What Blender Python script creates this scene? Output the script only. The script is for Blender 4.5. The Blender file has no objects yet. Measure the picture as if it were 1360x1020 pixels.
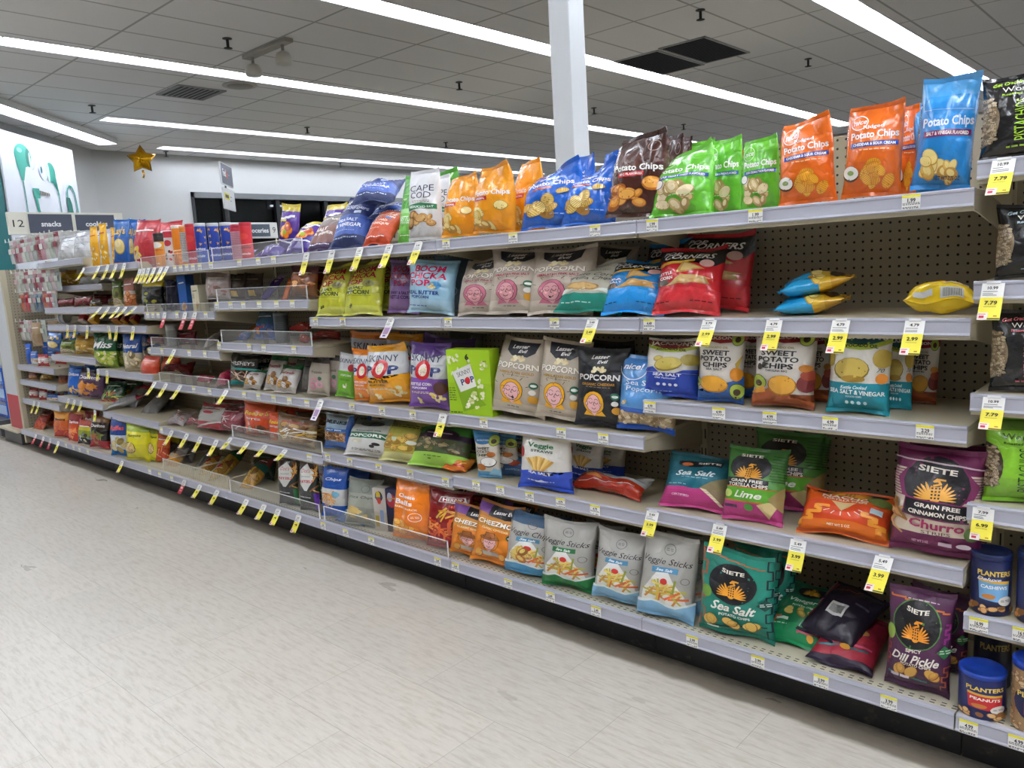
import bpy, bmesh, math, random
import numpy as np
from mathutils import Vector, Matrix, noise

scene = bpy.context.scene
COL = scene.collection
PI = math.pi
rad = math.radians
RND = random.Random(7)

# ------------------------------------------------------------------ helpers
def lin(h):
    """sRGB hex -> linear rgb"""
    o = []
    for i in (0, 2, 4):
        c = int(h[i:i+2], 16)/255.
        o.append(c/12.92 if c <= .04045 else ((c+.055)/1.055)**2.4)
    return tuple(o)

def new_mat(name):
    m = bpy.data.materials.new(name); m.use_nodes = True
    nt = m.node_tree
    return m, nt, nt.nodes['Principled BSDF']

def printed(name, rough, coat=0., bscale=0., bstr=0., spec=.5, metal=0.):
    """a surface whose own printed or painted colour comes from the mesh"""
    m, nt, b = new_mat(name)
    a = nt.nodes.new('ShaderNodeAttribute'); a.attribute_name = 'Col'
    nt.links.new(a.outputs['Color'], b.inputs['Base Color'])
    b.inputs['Roughness'].default_value = rough
    b.inputs['Coat Weight'].default_value = coat
    b.inputs['Coat Roughness'].default_value = .12
    b.inputs['Specular IOR Level'].default_value = spec
    b.inputs['Metallic'].default_value = metal
    if bstr:
        t = nt.nodes.new('ShaderNodeTexCoord')
        v = nt.nodes.new('ShaderNodeTexVoronoi'); v.feature = 'DISTANCE_TO_EDGE'; v.inputs['Scale'].default_value = bscale
        n = nt.nodes.new('ShaderNodeTexNoise'); n.inputs['Scale'].default_value = bscale*1.3; n.inputs['Detail'].default_value = 3
        mx = nt.nodes.new('ShaderNodeVectorMath'); mx.operation = 'MULTIPLY_ADD'
        mx.inputs[1].default_value = (.06, .06, .06)
        nt.links.new(t.outputs['Object'], n.inputs['Vector'])
        nt.links.new(n.outputs['Color'], mx.inputs[0]); nt.links.new(t.outputs['Object'], mx.inputs[2])
        nt.links.new(mx.outputs[0], v.inputs['Vector'])
        cl = nt.nodes.new('ShaderNodeMath'); cl.operation = 'MINIMUM'; cl.inputs[1].default_value = .16
        ad = nt.nodes.new('ShaderNodeMath'); ad.operation = 'MULTIPLY_ADD'; ad.inputs[1].default_value = .22
        nt.links.new(v.outputs['Distance'], cl.inputs[0])
        nt.links.new(n.outputs['Fac'], ad.inputs[0]); nt.links.new(cl.outputs[0], ad.inputs[2])
        bp = nt.nodes.new('ShaderNodeBump'); bp.inputs['Strength'].default_value = bstr; bp.inputs['Distance'].default_value = .02
        nt.links.new(ad.outputs[0], bp.inputs['Height']); nt.links.new(bp.outputs['Normal'], b.inputs['Normal'])
    return m

M = {}
M['film'] = printed('glossy_film', .24, .6, 15, .5)
M['matte'] = printed('matte_film', .42, .1, 14, .4)
M['card'] = printed('printed_card', .5)
M['paint'] = printed('painted_steel', .42)
M['plastic'] = printed('moulded_plastic', .33)
M['wall'] = printed('wall_paint', .75)
M['kick'] = None

def glass_mat(name, tint, gloss, haze=0.):
    m = bpy.data.materials.new(name); m.use_nodes = True; nt = m.node_tree; nt.nodes.clear()
    o = nt.nodes.new('ShaderNodeOutputMaterial'); mx = nt.nodes.new('ShaderNodeMixShader')
    tr = nt.nodes.new('ShaderNodeBsdfTransparent'); tr.inputs[0].default_value = (*tint, 1)
    gl = nt.nodes.new('ShaderNodeBsdfGlossy'); gl.inputs['Roughness'].default_value = .08
    df = nt.nodes.new('ShaderNodeBsdfTranslucent'); df.inputs[0].default_value = (.8, .8, .8, 1); d2 = nt.nodes.new('ShaderNodeBsdfDiffuse'); d2.inputs[0].default_value = (.8, .8, .8, 1)
    m1 = nt.nodes.new('ShaderNodeMixShader'); nt.links.new(df.outputs[0], m1.inputs[1]); nt.links.new(d2.outputs[0], m1.inputs[2]); m2 = nt.nodes.new('ShaderNodeMixShader'); m2.inputs[0].default_value = haze
    fr = nt.nodes.new('ShaderNodeLayerWeight'); fr.inputs[0].default_value = .3
    pw = nt.nodes.new('ShaderNodeMath'); pw.operation = 'POWER'; pw.inputs[1].default_value = 3; nt.links.new(fr.outputs['Facing'], pw.inputs[0])
    ad = nt.nodes.new('ShaderNodeMath'); ad.operation = 'MULTIPLY_ADD'; ad.inputs[1].default_value = .35; ad.inputs[2].default_value = gloss
    nt.links.new(pw.outputs[0], ad.inputs[0]); nt.links.new(ad.outputs[0], mx.inputs[0])
    nt.links.new(tr.outputs[0], m2.inputs[1]); nt.links.new(m1.outputs[0], m2.inputs[2]); nt.links.new(m2.outputs[0], mx.inputs[1]); nt.links.new(gl.outputs[0], mx.inputs[2]); nt.links.new(mx.outputs[0], o.inputs[0])
    return m
M['acrylic'] = glass_mat('clear_acrylic', (.97, .97, .97), .02, .09)
M['pane'] = glass_mat('window_glass', (.25, .27, .3), .03)

def emit(name, col, s):
    m, nt, b = new_mat(name)
    b.inputs['Base Color'].default_value = (*col, 1)
    b.inputs['Emission Color'].default_value = (*col, 1); b.inputs['Emission Strength'].default_value = s
    return m

class MB:
    """collects coloured faces and links them as ONE mesh object"""
    def __init__(s): s.v = []; s.f = []; s.c = []; s.m = []
    def add(s, vs, fs, col, mi=0):
        k = len(s.v); s.v += [tuple(p) for p in vs]
        c = lin(col) if isinstance(col, str) else col
        for f in fs: s.f.append([i+k for i in f]); s.c.append(c); s.m.append(mi)
    def box(s, x0, y0, z0, x1, y1, z1, col, mi=0, mtx=None):
        vs = [Vector((x, y, z)) for z in (z0, z1) for y in (y0, y1) for x in (x0, x1)]
        if mtx: vs = [mtx @ p for p in vs]
        s.add(vs, [(0, 2, 3, 1), (4, 5, 7, 6), (0, 1, 5, 4), (2, 6, 7, 3), (0, 4, 6, 2), (1, 3, 7, 5)], col, mi)
    def quad(s, a, b, c, d, col, mi=0): s.add([a, b, c, d], [(0, 1, 2, 3)], col, mi)
    def tube(s, pts, r, col, n=8, mi=0, cap=True):
        rings = []
        pts = [Vector(p) for p in pts]
        for i, p in enumerate(pts):
            t = (pts[min(i+1, len(pts)-1)]-pts[max(i-1, 0)]).normalized()
            a = t.cross(Vector((0, 0, 1)) if abs(t.z) < .9 else Vector((1, 0, 0))).normalized(); b = t.cross(a)
            rr = r[i] if isinstance(r, (list, tuple)) else r
            rings.append([p+rr*(a*math.cos(2*PI*j/n)+b*math.sin(2*PI*j/n)) for j in range(n)])
        vs = [q for g in rings for q in g]; fs = []
        for i in range(len(pts)-1):
            for j in range(n): fs.append((i*n+j, i*n+(j+1) % n, (i+1)*n+(j+1) % n, (i+1)*n+j))
        if cap: fs += [tuple(range(n-1, -1, -1)), tuple(range((len(pts)-1)*n, len(pts)*n))]
        s.add(vs, fs, col, mi)
    def lathe(s, prof, col, n=28, mi=0, o=(0, 0, 0)):
        k = [(o[0]+r*math.cos(2*PI*j/n), o[1]+r*math.sin(2*PI*j/n), o[2]+z) for r, z in prof for j in range(n)]
        fs = [(i*n+j, i*n+(j+1) % n, (i+1)*n+(j+1) % n, (i+1)*n+j) for i in range(len(prof)-1) for j in range(n)]
        fs += [tuple(range(n-1, -1, -1)), tuple(range((len(prof)-1)*n, len(prof)*n))]
        s.add(k, fs, col, mi)
    def build(s, name, mats, parent=None, smooth=False, loc=None, bevel=0, normals=None):
        me = bpy.data.meshes.new(name); me.from_pydata(s.v, [], s.f)
        mats = mats if isinstance(mats, (list, tuple)) else [mats]
        for m in mats: me.materials.append(m)
        n = len(me.polygons)
        if n:
            me.polygons.foreach_set('material_index', np.array(s.m, dtype=np.int32))
            at = me.color_attributes.new('Col', 'BYTE_COLOR' if False else 'FLOAT_COLOR', 'CORNER')
            cnt = np.array([len(f) for f in s.f]); c = np.repeat(np.array([(*q, 1.) for q in s.c], dtype=np.float32), cnt, axis=0)
            at.data.foreach_set('color', c.ravel())
            if smooth: me.polygons.foreach_set('use_smooth', np.ones(n, dtype=bool))
            if normals: me.normals_split_custom_set_from_vertices(normals)
        me.update()
        o = bpy.data.objects.new(name, me); COL.objects.link(o)
        if loc: o.location = loc
        if parent: o.parent = parent
        if bevel:
            b = o.modifiers.new('edge', 'BEVEL'); b.width = bevel; b.segments = 2; b.limit_method = 'ANGLE'
        return o

def tag(o, label=None, cat=None, group=None, kind=None):
    if label: o['label'] = label
    if cat: o['category'] = cat
    if group: o['group'] = group
    if kind: o['kind'] = kind
    return o
def empty(name, loc, rz=0.):
    o = bpy.data.objects.new(name, None); COL.objects.link(o); o.location = loc; o.rotation_euler.z = rz
    o.empty_display_size = .05
    return o

# ------------------------------------------------------------------ lettering
# styles: r regular, b bold, i slanted, s bold slanted, n narrow bold
TX = {}
def prep_text(keys):
    obs = []
    for s, st in sorted(keys):
        cu = bpy.data.curves.new('txt', 'FONT'); cu.body = s; cu.size = 1.; cu.resolution_u = 2
        cu.offset = {'r': 0., 'b': .028, 'i': 0., 's': .024, 'n': .03}[st]
        cu.shear = .35 if st in 'is' else 0.
        o = bpy.data.objects.new('txt', cu); COL.objects.link(o); obs.append((s, st, o, cu))
    bpy.context.view_layer.update()
    dg = bpy.context.evaluated_depsgraph_get()
    for s, st, o, cu in obs:
        e = o.evaluated_get(dg); me = e.to_mesh()
        n = len(me.vertices); co = np.zeros(n*3, dtype=np.float32); me.vertices.foreach_get('co', co); co = co.reshape(-1, 3)[:, :2]
        fs = [tuple(p.vertices) for p in me.polygons]
        if n:
            lo, hi = co.min(0), co.max(0); ex = np.maximum(hi-lo, 1e-4)
            TX[(s, st)] = ((co-lo)/ex, fs, float(ex[0]/ex[1]))
        else: TX[(s, st)] = (np.zeros((0, 2)), [], 1.)
        e.to_mesh_clear()
    for s, st, o, cu in obs:
        bpy.data.objects.remove(o); bpy.data.curves.remove(cu)

# ------------------------------------------------------------------ printed artwork
# a picture is a list of ops in u (0..1 across) and v (0..1 up); a = height / width of the face
def ell(u, v, ru, rv, rot=0., n=14):
    c, s = math.cos(rot), math.sin(rot)
    return [(ru*math.cos(2*PI*i/n), rv*math.sin(2*PI*i/n)) for i in range(n)], (u, v, c, s)

class Art:
    def __init__(self, a): self.a = a; self.it = []; self.k = 0.; self.inc = 1.     # (verts, faces, colour, layer)
    def poly(self, pts, col): self.k += self.inc; self.it.append((pts, [tuple(range(len(pts)))], col, self.k))
    def fine(self, inc):
        self.k += 1; o = self.inc; self.inc = min(o, inc); return o
    def E(self, u, v, ru, rv, col, rot=0., n=16):
        a = self.a; c, s = math.cos(rot), math.sin(rot); P = []
        for i in range(n):
            x, y = ru*math.cos(2*PI*i/n), rv*math.sin(2*PI*i/n)
            P.append((u+x*c-y*s, v+(x*s+y*c)/a))
        self.poly(P, col)
    def R(self, u0, v0, u1, v1, col): self.poly([(u0, v0), (u1, v0), (u1, v1), (u0, v1)], col)
    def P(self, pts, col): self.poly(pts, col)
    def L(self, pts, w, col):
        a = self.a; q = [Vector((u, v*a)) for u, v in pts]; o = self.inc; self.inc = .04; self.k += o
        for i in range(len(q)-1):
            d = q[i+1]-q[i]
            if d.length < 1e-6: continue
            d.normalize(); n = Vector((-d.y, d.x))*w/2; e = d*w*.3
            self.poly([((p.x), p.y/a) for p in (q[i]-n-e, q[i+1]-n+e, q[i+1]+n+e, q[i]+n-e)], col)
        self.inc = o
    def ring(self, u, v, r, w, col, t0=0., t1=2*PI, n=20):
        self.L([(u+r*math.cos(t0+(t1-t0)*i/n), v+r*math.sin(t0+(t1-t0)*i/n)/self.a) for i in range(n+1)], w, col)
    def T(self, s, u, v, w, h, col, st='b', rot=0., arc=0.):
        """text centred on u, v; w in widths, h in widths (0: natural)"""
        co, fs, asp = TX[(s, st)]
        if not len(co): return
        if not h: h = w/asp
        c, k = math.cos(rot), math.sin(rot); P = []
        for x, y in co:
            X, Y = (x-.5)*w, (y-.5)*h
            Y += arc*((x-.5)**2*4-1)*-w*.25
            P.append((u+X*c-Y*k, v+(X*k+Y*c)/self.a))
        self.k += 1.2; self.it.append((P, fs, col, self.k))
    def chips(self, kind, u0, v0, u1, v1, n, size, cols, seed=1):
        r = random.Random(seed); a = self.a; old = self.fine(max(.04, min(.35, 6/n)))
        for i in range(n):
            u = r.uniform(u0, u1); v = r.uniform(v0, v1); t = r.uniform(0, PI); s = size*r.uniform(.75, 1.2); c = r.choice(cols)
            if kind == 'chip':
                self.E(u, v, s, s*.68, cols[-1], t); self.E(u-.004, v+.004, s*.92, s*.6, c, t); self.E(u-.01, v+.012, s*.6, s*.34, cols[0], t)
            elif kind == 'ridge':
                self.E(u, v, s, s*.7, cols[-1], t); self.E(u, v, s*.93, s*.63, c, t)
                for k in range(-3, 4):
                    q = k*.25*s; l = math.sqrt(max(0., 1-(k*.26)**2))*s*.56
                    self.L([(u+q*math.cos(t)-l*math.sin(t), v+(q*math.sin(t)+l*math.cos(t))/a), (u+q*math.cos(t)+l*math.sin(t), v+(q*math.sin(t)-l*math.cos(t))/a)], s*.07, cols[-1])
            elif kind == 'pop':
                for k in range(4): self.E(u+r.uniform(-.6, .6)*s, v+r.uniform(-.6, .6)*s/a, s*.6, s*.5, r.choice(cols), t, 9)
            elif kind == 'straw':
                l = s*1.7; self.L([(u-l*math.cos(t), v-l*math.sin(t)/a), (u+l*math.cos(t), v+l*math.sin(t)/a)], s*.5, c)
            elif kind == 'nut': self.E(u, v, s, s*.72, cols[-1], t, 9); self.E(u, v, s*.85, s*.58, c, t, 9)
            elif kind == 'ball': self.E(u, v, s, s*.85, cols[-1], 0, 14); self.E(u, v+.008, s*.9, s*.74, c, 0, 14); self.E(u-s*.25, v+s*.3/a, s*.35, s*.22, cols[0], .4, 9)
            elif kind == 'tri':
                P = [(u+s*math.cos(t+k*2.09), v+s*math.sin(t+k*2.09)/a) for k in range(3)]; self.P(P, c)
        self.inc = old
    def heron(self, u, v, s, fg, bg):
        a = self.a; old = self.fine(.12)
        for sg in (-1, 1):
            for k in range(7):
                t = rad(97+k*13.5); l = s*(1.28-.045*k-(.3 if k == 0 else 0)); ox, oy = -.12*s, -.78*s
                self.E(u-sg*(-ox-math.cos(t)*l*.56), v+(oy+math.sin(t)*l*.56)/a, l*.45, s*(.085-.004*k), fg, t if sg > 0 else PI-t, 10)
        self.E(u, v-.62*s/a, s*.3, s*.34, fg, 0, 16); self.R(u-.27*s, v-.66*s/a, u+.27*s, v+.1*s/a, fg)
        for i in (-1, 0, 1):
            for j in range(4): self.R(u+(i*.18-.05)*s, v+(-.72+j*.22)*s/a, u+(i*.18+.05)*s, v+(-.6+j*.22)*s/a, bg)
        self.L([(u-.12*s, v+.18*s/a), (u+.2*s, v+.3*s/a), (u+.1*s, v+.5*s/a), (u-.12*s, v+.45*s/a), (u+.02*s, v+.62*s/a), (u+.42*s, v+.58*s/a)], s*.13, fg); self.inc = old
    def face(self, u, v, s, hood, skin, ink='16120F', hat=None):
        a = self.a
        self.P([(u-.95*s, v-1.25*s/a), (u+.95*s, v-1.25*s/a), (u+.5*s, v-.5*s/a), (u-.5*s, v-.5*s/a)], hood)
        self.E(u, v, .98*s, 1.08*s, ink); self.E(u, v, .94*s, 1.04*s, hood)
        self.P([(u-.36*s, v-.75*s/a), (u+.36*s, v-.75*s/a), (u, v-1.28*s/a)], skin)
        self.E(u, v-.08*s/a, .66*s, .86*s, ink); self.E(u, v-.08*s/a, .62*s, .82*s, skin)
        for sg in (-1, 1):
            self.E(u+sg*.64*s, v-.12*s/a, .11*s, .18*s, ink); self.E(u+sg*.64*s, v-.12*s/a, .08*s, .15*s, skin)
            self.ring(u+sg*.28*s, v+.06*s/a, .15*s, .045*s, ink, PI, 2*PI, 8); self.ring(u+sg*.3*s, v+.2*s/a, .17*s, .035*s, ink, .3, PI-.3, 6)
            self.E(u+sg*.36*s, v-.28*s/a, .1*s, .08*s, 'F7B4BC')
        self.L([(u+.1*s, v+.1*s/a), (u-.02*s, v-.22*s/a), (u+.1*s, v-.26*s/a)], .045*s, ink)
        self.ring(u, v-.42*s/a, .18*s, .045*s, ink, PI+.3, 2*PI-.3, 8)
        if hat:
            self.E(u, v+.5*s/a, 1.05*s, .26*s, ink); self.E(u, v+.5*s/a, 1.0*s, .21*s, hat)
            self.P([(u-.52*s, v+.5*s/a), (u+.52*s, v+.5*s/a), (u+.42*s, v+1.15*s/a), (u-.42*s, v+1.15*s/a)], ink)
            self.P([(u-.47*s, v+.54*s/a), (u+.47*s, v+.54*s/a), (u+.37*s, v+1.1*s/a), (u-.37*s, v+1.1*s/a)], hat)
    def zig(self, u0, v0, u1, v1, n, amp, w, col):
        P = []
        for i in range(n+1):
            t = i/n; d = amp if i % 2 else -amp
            P += [(u0+(u1-u0)*t+d, v0+(v1-v0)*t)]
            if i < n: P += [(u0+(u1-u0)*t+d, v0+(v1-v0)*(t+1/n))]
        self.L(P, w, col)
    def lines(self, u0, v0, u1, v1, n, col, seed=3):
        """small print: rows of short dashes"""
        r = random.Random(seed); old = self.fine(.02)
        for i in range(n):
            v = v1-(v1-v0)*(i+.5)/n; h = (v1-v0)/n*.42; u = u0
            while u < u1-.01:
                w = min(r.uniform(.03, .11), u1-u); self.R(u, v-h/2, u+w, v+h/2, col); u += w+.02
        self.inc = old
    def mesh(self, nu, nv):
        """cut along the grid of the surface it is printed on -> verts (u, v, layer), faces, colours"""
        bm = bmesh.new(); cl = bm.faces.layers.int.new('c'); cols = []
        for pts, fs, col, k in self.it:
            if len(fs) == 1:
                ar = sum(pts[i-1][0]*pts[i][1]-pts[i][0]*pts[i-1][1] for i in range(len(pts)))
                if ar < 0: pts = pts[::-1]
            vs = [bm.verts.new((p[0], p[1], k)) for p in pts]; ci = len(cols); cols.append(lin(col))
            new = []
            for f in fs:
                try: g = bm.faces.new([vs[i] for i in f])
                except ValueError: continue
                g[cl] = ci; new.append(g)
            big = [g for g in new if len(g.verts) > 4]
            if big: bmesh.ops.triangulate(bm, faces=big)
        eps = 1e-3
        for no, n in (((1, 0, 0), nu), ((0, 1, 0), nv)):
            for i in range(0, n+1):
                x = i/n
                kw = {}
                if i == 0: kw = dict(clear_inner=True)
                if i == n: kw = dict(clear_outer=True)
                bmesh.ops.bisect_plane(bm, geom=bm.verts[:]+bm.edges[:]+bm.faces[:], plane_co=(x*no[0], x*no[1], 0), plane_no=no, dist=1e-6, **kw)
        bm.verts.index_update()
        V = [tuple(v.co) for v in bm.verts]; F = []; C = []
        for f in bm.faces:
            F.append([v.index for v in f.verts]); C.append(cols[f[cl]])
        bm.free()
        return V, F, C

# ------------------------------------------------------------------ the shape of a pillow bag
def sstep(x):
    x=max(0.,min(1.,x)); return x*x*(3-2*x)
def spine(H,tilt,curl,flop,n=30):
    pts=[];y=z=0.;ds=H/n
    for i in range(n+1):
        v=i/n; a=tilt+curl*(v-.5)+flop*sstep((v-.78)/.15)
        pts.append((y,z,a)); y+=ds*math.sin(a); z+=ds*math.cos(a)
    return pts
def spat(sp,v):
    n=len(sp)-1; t=min(max(v,0.),1.)*n; i=min(int(t),n-1); k=t-i
    a,b=sp[i],sp[i+1]; return [a[j]+(b[j]-a[j])*k for j in range(3)]
def bag_pt(u,v,front,W,T,sp,pin=.07,nz=None,tw=0.):
    """u -1..1 across, v 0..1 up: local coordinates of a pillow bag whose spine is sp"""
    y,z,a=spat(sp,v)
    q=(v-.045)/.91
    g=max(0.,math.sin(math.pi*q**.85))**.7 if 0<q<1 else 0.
    hw=W/2*(1-pin*g)
    th=T/2*g*max(0.,1-abs(u)**2.4)**.62*(1. if front else .8)
    e=0.
    if nz:
        a1,a2,a3=nz(u,v,q,g,front); th+=a1; hw*=1+a2; e=a3
    s=-1 if front else 1
    z+=.035*W*abs(u)**3*(max(0.,(v-.8)/.2)-max(0.,(.2-v)/.2))
    t=tw*max(0.,v-.35)**2/.4; x=u*hw
    return (x*math.cos(t), y+s*th*math.cos(a)+e+x*math.sin(t), z-s*th*math.sin(a)+.5*x*abs(math.sin(t))*max(0.,v-.8)*(-1 if tw>0 else 1))
def place(p,roll,tilt,yaw):
    x,y,z=p; c,s=math.cos(roll),math.sin(roll)
    x,z=x*c+z*s,-x*s+z*c
    c,s=math.cos(tilt),math.sin(tilt)
    y,z=y*c+z*s,-y*s+z*c
    c,s=math.cos(yaw),math.sin(yaw)
    return (x*c-y*s,x*s+y*c,z)
# ------------------------------------------------------------------ the designs
# name: dict(b=[(v_from, colour), ...] bands from the bottom, a=aspect, m=material, art=function(Art))
D = {}
def design(name, bands, a=1.4, m='film', seal=None):
    def deco(fn): D[name] = dict(b=bands, a=a, m=m, seal=seal, art=fn); return fn
    return deco
CH = ['F3DC8C', 'E7C468', 'DDB457', 'C3923C']
CHO = ['EDAE52', 'DE9236', 'D2812C', 'A85C1E']
CHP = ['E9D9B0', 'D9C48E', 'C9B27C', 'A48A55']
W_ = 'F4F2EE'
def chips_title(A, s, v, col, banner, bcol, vb, pre=None, tw=.82):
    A.T(s, .52, v, tw, .17, col, 'b', .04)
    if pre: A.T(pre, .5, v+.1, .36, .085, col, 'b', .04)
    if banner:
        A.P([(.12, vb-.035), (.93, vb-.015), (.93, vb+.045), (.12, vb+.025)], bcol); A.T(banner, .525, vb+.005, .72, .05, W_, 'n', .02)
@design('nice_orange', [(0, 'E56A14')], 1.45)
def _(A):
    A.ring(.24, .84, .15, .016, W_); A.T('nice', .25, .84, .24, .12, W_, 's', .12)
    chips_title(A, 'Potato Chips', .66, W_, 'CHEDDAR & SOUR CREAM', '27408F', .55, 'Ridged')
    A.chips('ridge', .42, .08, .88, .34, 11, .13, ['F6C73C', 'F1B62E', 'EDA925', 'CF7D16'], 4)
    A.E(.17, .22, .13, .13, '5B3A1C'); A.E(.17, .23, .12, .11, 'F1EFE6'); A.E(.17, .23, .05, .04, '8FA860'); A.lines(.3, .47, .8, .5, 1, 'F7CFA6')
@design('nice_blue_vin', [(0, '1E86D2'), (.78, '2E8FD6'), (.86, '4A9BD8')], 1.4)
def _(A):
    chips_title(A, 'Potato Chips', .58, 'DCE9F5', 'SALT & VINEGAR FLAVORED', '7A1E5C', .47, None, .86)
    A.chips('chip', .14, .06, .72, .32, 11, .125, CH, 9); A.T('NET WT 7.75 OZ', .6, .06, .44, .05, '12324F', 'b')
    A.lines(.55, .84, .85, .86, 1, '16436B'); A.R(.1, .7, .9, .705, '9CC9EC')
@design('nice_green', [(0, '5FB62E'), (.85, '6CC23A')], 1.35)
def _(A):
    A.ring(.22, .82, .15, .015, 'DDF2C8'); A.T('nice', .23, .82, .24, .11, 'E4F5D2', 's', .12)
    chips_title(A, 'Potato Chips', .64, W_, 'SOUR CREAM & ONION FLAVORED', '1F4E9C', .52)
    A.chips('chip', .1, .06, .62, .36, 12, .14, CHP, 3); A.E(.14, .42, .1, .1, '1F4E9C'); A.E(.14, .42, .085, .085, 'F3F3EA')
    A.lines(.35, .2, .75, .23, 1, 'BFE39E')
@design('nice_brown', [(0, '4A231C'), (.8, '41201B')], 1.5)
def _(A):
    A.ring(.78, .87, .11, .012, 'B89A8C'); chips_title(A, 'Potato Chips', .57, W_, None, None, 0, None, .84)
    A.P([(.2, .45), (.66, .47), (.66, .53), (.2, .51)], 'C8262C'); A.T('BBQ FLAVORED', .43, .49, .4, .05, W_, 'n', .03)
    A.chips('chip', .14, .06, .66, .3, 12, .125, CHO, 5); A.E(.8, .37, .15, .14, 'B76B22'); A.E(.8, .38, .13, .11, 'E9A648'); A.ring(.12, .25, .12, .012, 'B67C77')
@design('nice_blue_rid', [(0, '1B62C9')], 1.4)
def _(A):
    A.T('Potato Chips', .5, .68, .8, .16, W_, 'b', .05); A.T('Ridged', .46, .78, .34, .08, W_, 'b', .05)
    A.P([(.2, .57), (.55, .585), (.55, .625), (.2, .61)], 'B9552C'); A.chips('ridge', .12, .08, .58, .4, 9, .15, ['F0DA8E', 'E3C56E', 'D5B055', 'A97B34'], 6)
    A.chips('ridge', .72, .5, .74, .52, 1, .13, ['F0DA8E', 'E3C56E', 'D5B055', 'A97B34'], 2); A.lines(.55, .13, .85, .16, 1, 'A7C5F0')
@design('nice_yellow', [(0, 'F09C15'), (.8, 'EE9A1C')], 1.55)
def _(A):
    A.ring(.2, .84, .12, .013, 'B8681C'); A.T('Potato Chips', .52, .58, .84, .17, W_, 'b', .04)
    A.P([(.12, .455), (.46, .47), (.46, .535), (.12, .52)], 'C2222B'); A.T('ORIGINAL', .29, .495, .28, .05, W_, 'n', .03)
    A.chips('chip', .08, .05, .5, .3, 10, .13, CH, 8); A.E(.76, .38, .14, .12, 'B98A2C'); A.E(.76, .385, .125, .1, 'F2DC92')
@design('cape_cod', [(0, 'CFCFD2'), (.14, 'E3E3E6')], 1.7, 'matte')
def _(A):
    A.T('CAPE', .48, .76, .74, .17, '252A44', 'r'); A.T('COD', .46, .65, .62, .17, '252A44', 'r')
    A.lines(.22, .53, .75, .57, 2, '8B6F4E'); A.P([(.05, .4), (.5, .44), (.93, .42), (.93, .5), (.5, .53), (.05, .49)], '2C7A4E'); A.T('REDUCED FAT', .5, .465, .74, .06, 'E9F3EA', 'n')
    A.chips('chip', .14, .16, .86, .34, 12, .13, ['D9AE73', 'C69658', 'B98746', '8A5A28'], 5)
@design('kettle_green', [(0, '6DBB49'), (.2, '7CC859'), (.62, 'A6D98C'), (.7, '5FAF45')], 1.5, 'matte')
def _(A):
    A.T('KETTLE', .5, .48, .8, .17, 'E6F2DC', 's'); A.T('POTATO CHIPS', .5, .39, .66, .06, W_, 'b'); A.chips('straw', .1, .72, .9, .95, 16, .06, ['3F8F35', 'DDF0CC', '9AD47E'], 4); A.lines(.2, .1, .8, .14, 1, W_)
@design('kettle_red', [(0, 'B9421F'), (.12, 'C9512C')], 1.4, 'matte')
def _(A):
    A.T('KETTLE', .5, .8, .8, .17, 'F0DCC8', 's'); A.T('POTATO CHIPS', .5, .68, .74, .08, W_, 'b'); A.T('BACKYARD', .42, .52, .6, .09, 'F6E2D2', 'b'); A.T('BARBEQUE', .45, .41, .74, .11, 'F6E2D2', 'b'); A.R(.62, .58, .78, .64, '4D7FC0'); A.lines(.15, .28, .6, .31, 1, 'EBC2AE'); A.lines(.15, .08, .8, .12, 1, W_)
@design('kettle_navy', [(0, '22305E'), (.14, '4563B5'), (.42, '3B57A6'), (.5, '26366E')], 1.5, 'matte')
def _(A):
    A.T('KETTLE', .48, .8, .8, .17, 'EDE6CE', 's', -.06); A.T('BRAND', .4, .695, .36, .05, 'D8DCF0', 'b'); A.T('POTATO CHIPS', .5, .63, .76, .085, 'D8DCF0', 'b')
    A.R(.58, .52, .76, .57, 'C8D4EE'); A.T('SEA SALT', .46, .4, .56, .08, 'DDE6F8', 'b'); A.T('& VINEGAR', .48, .31, .74, .1, 'F0F3FB', 'b'); A.lines(.12, .2, .72, .22, 1, 'AFC0EA'); A.lines(.1, .08, .8, .12, 1, 'B9C2DC'); A.zig(.08, .9, .92, .9, 8, .01, .012, 'D9C48E')
@design('krinkle', [(0, '4A3A5A'), (.1, '87605A'), (.55, '7D6E6A'), (.75, '6E6460')], 1.5, 'matte')
def _(A):
    A.T('KRINKLE', .5, .8, .84, .14, 'EADFD2', 's'); A.T('SALT', .36, .45, .46, .14, 'F1E6DC', 'b'); A.T('& PEPPER', .5, .32, .7, .1, 'F1E6DC', 'b'); A.lines(.1, .06, .8, .1, 1, 'EDE6F2')
@design('purple_puff', [(0, '3C2284'), (.45, '55308E'), (.9, 'C9B63C')], 1.4)
def _(A):
    A.chips('ball', .3, .36, .7, .58, 6, .16, ['F4B45A', 'EE8A2A', 'E57A20', 'B4481A'], 3); A.E(.5, .42, .09, .08, '9DBB38'); A.zig(.2, .7, .8, .78, 5, .03, .07, 'F1EEF6'); A.zig(.1, .26, .9, .2, 6, .03, .05, 'E9E4F6'); A.R(.1, .66, .5, .7, 'E1C83E')
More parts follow.
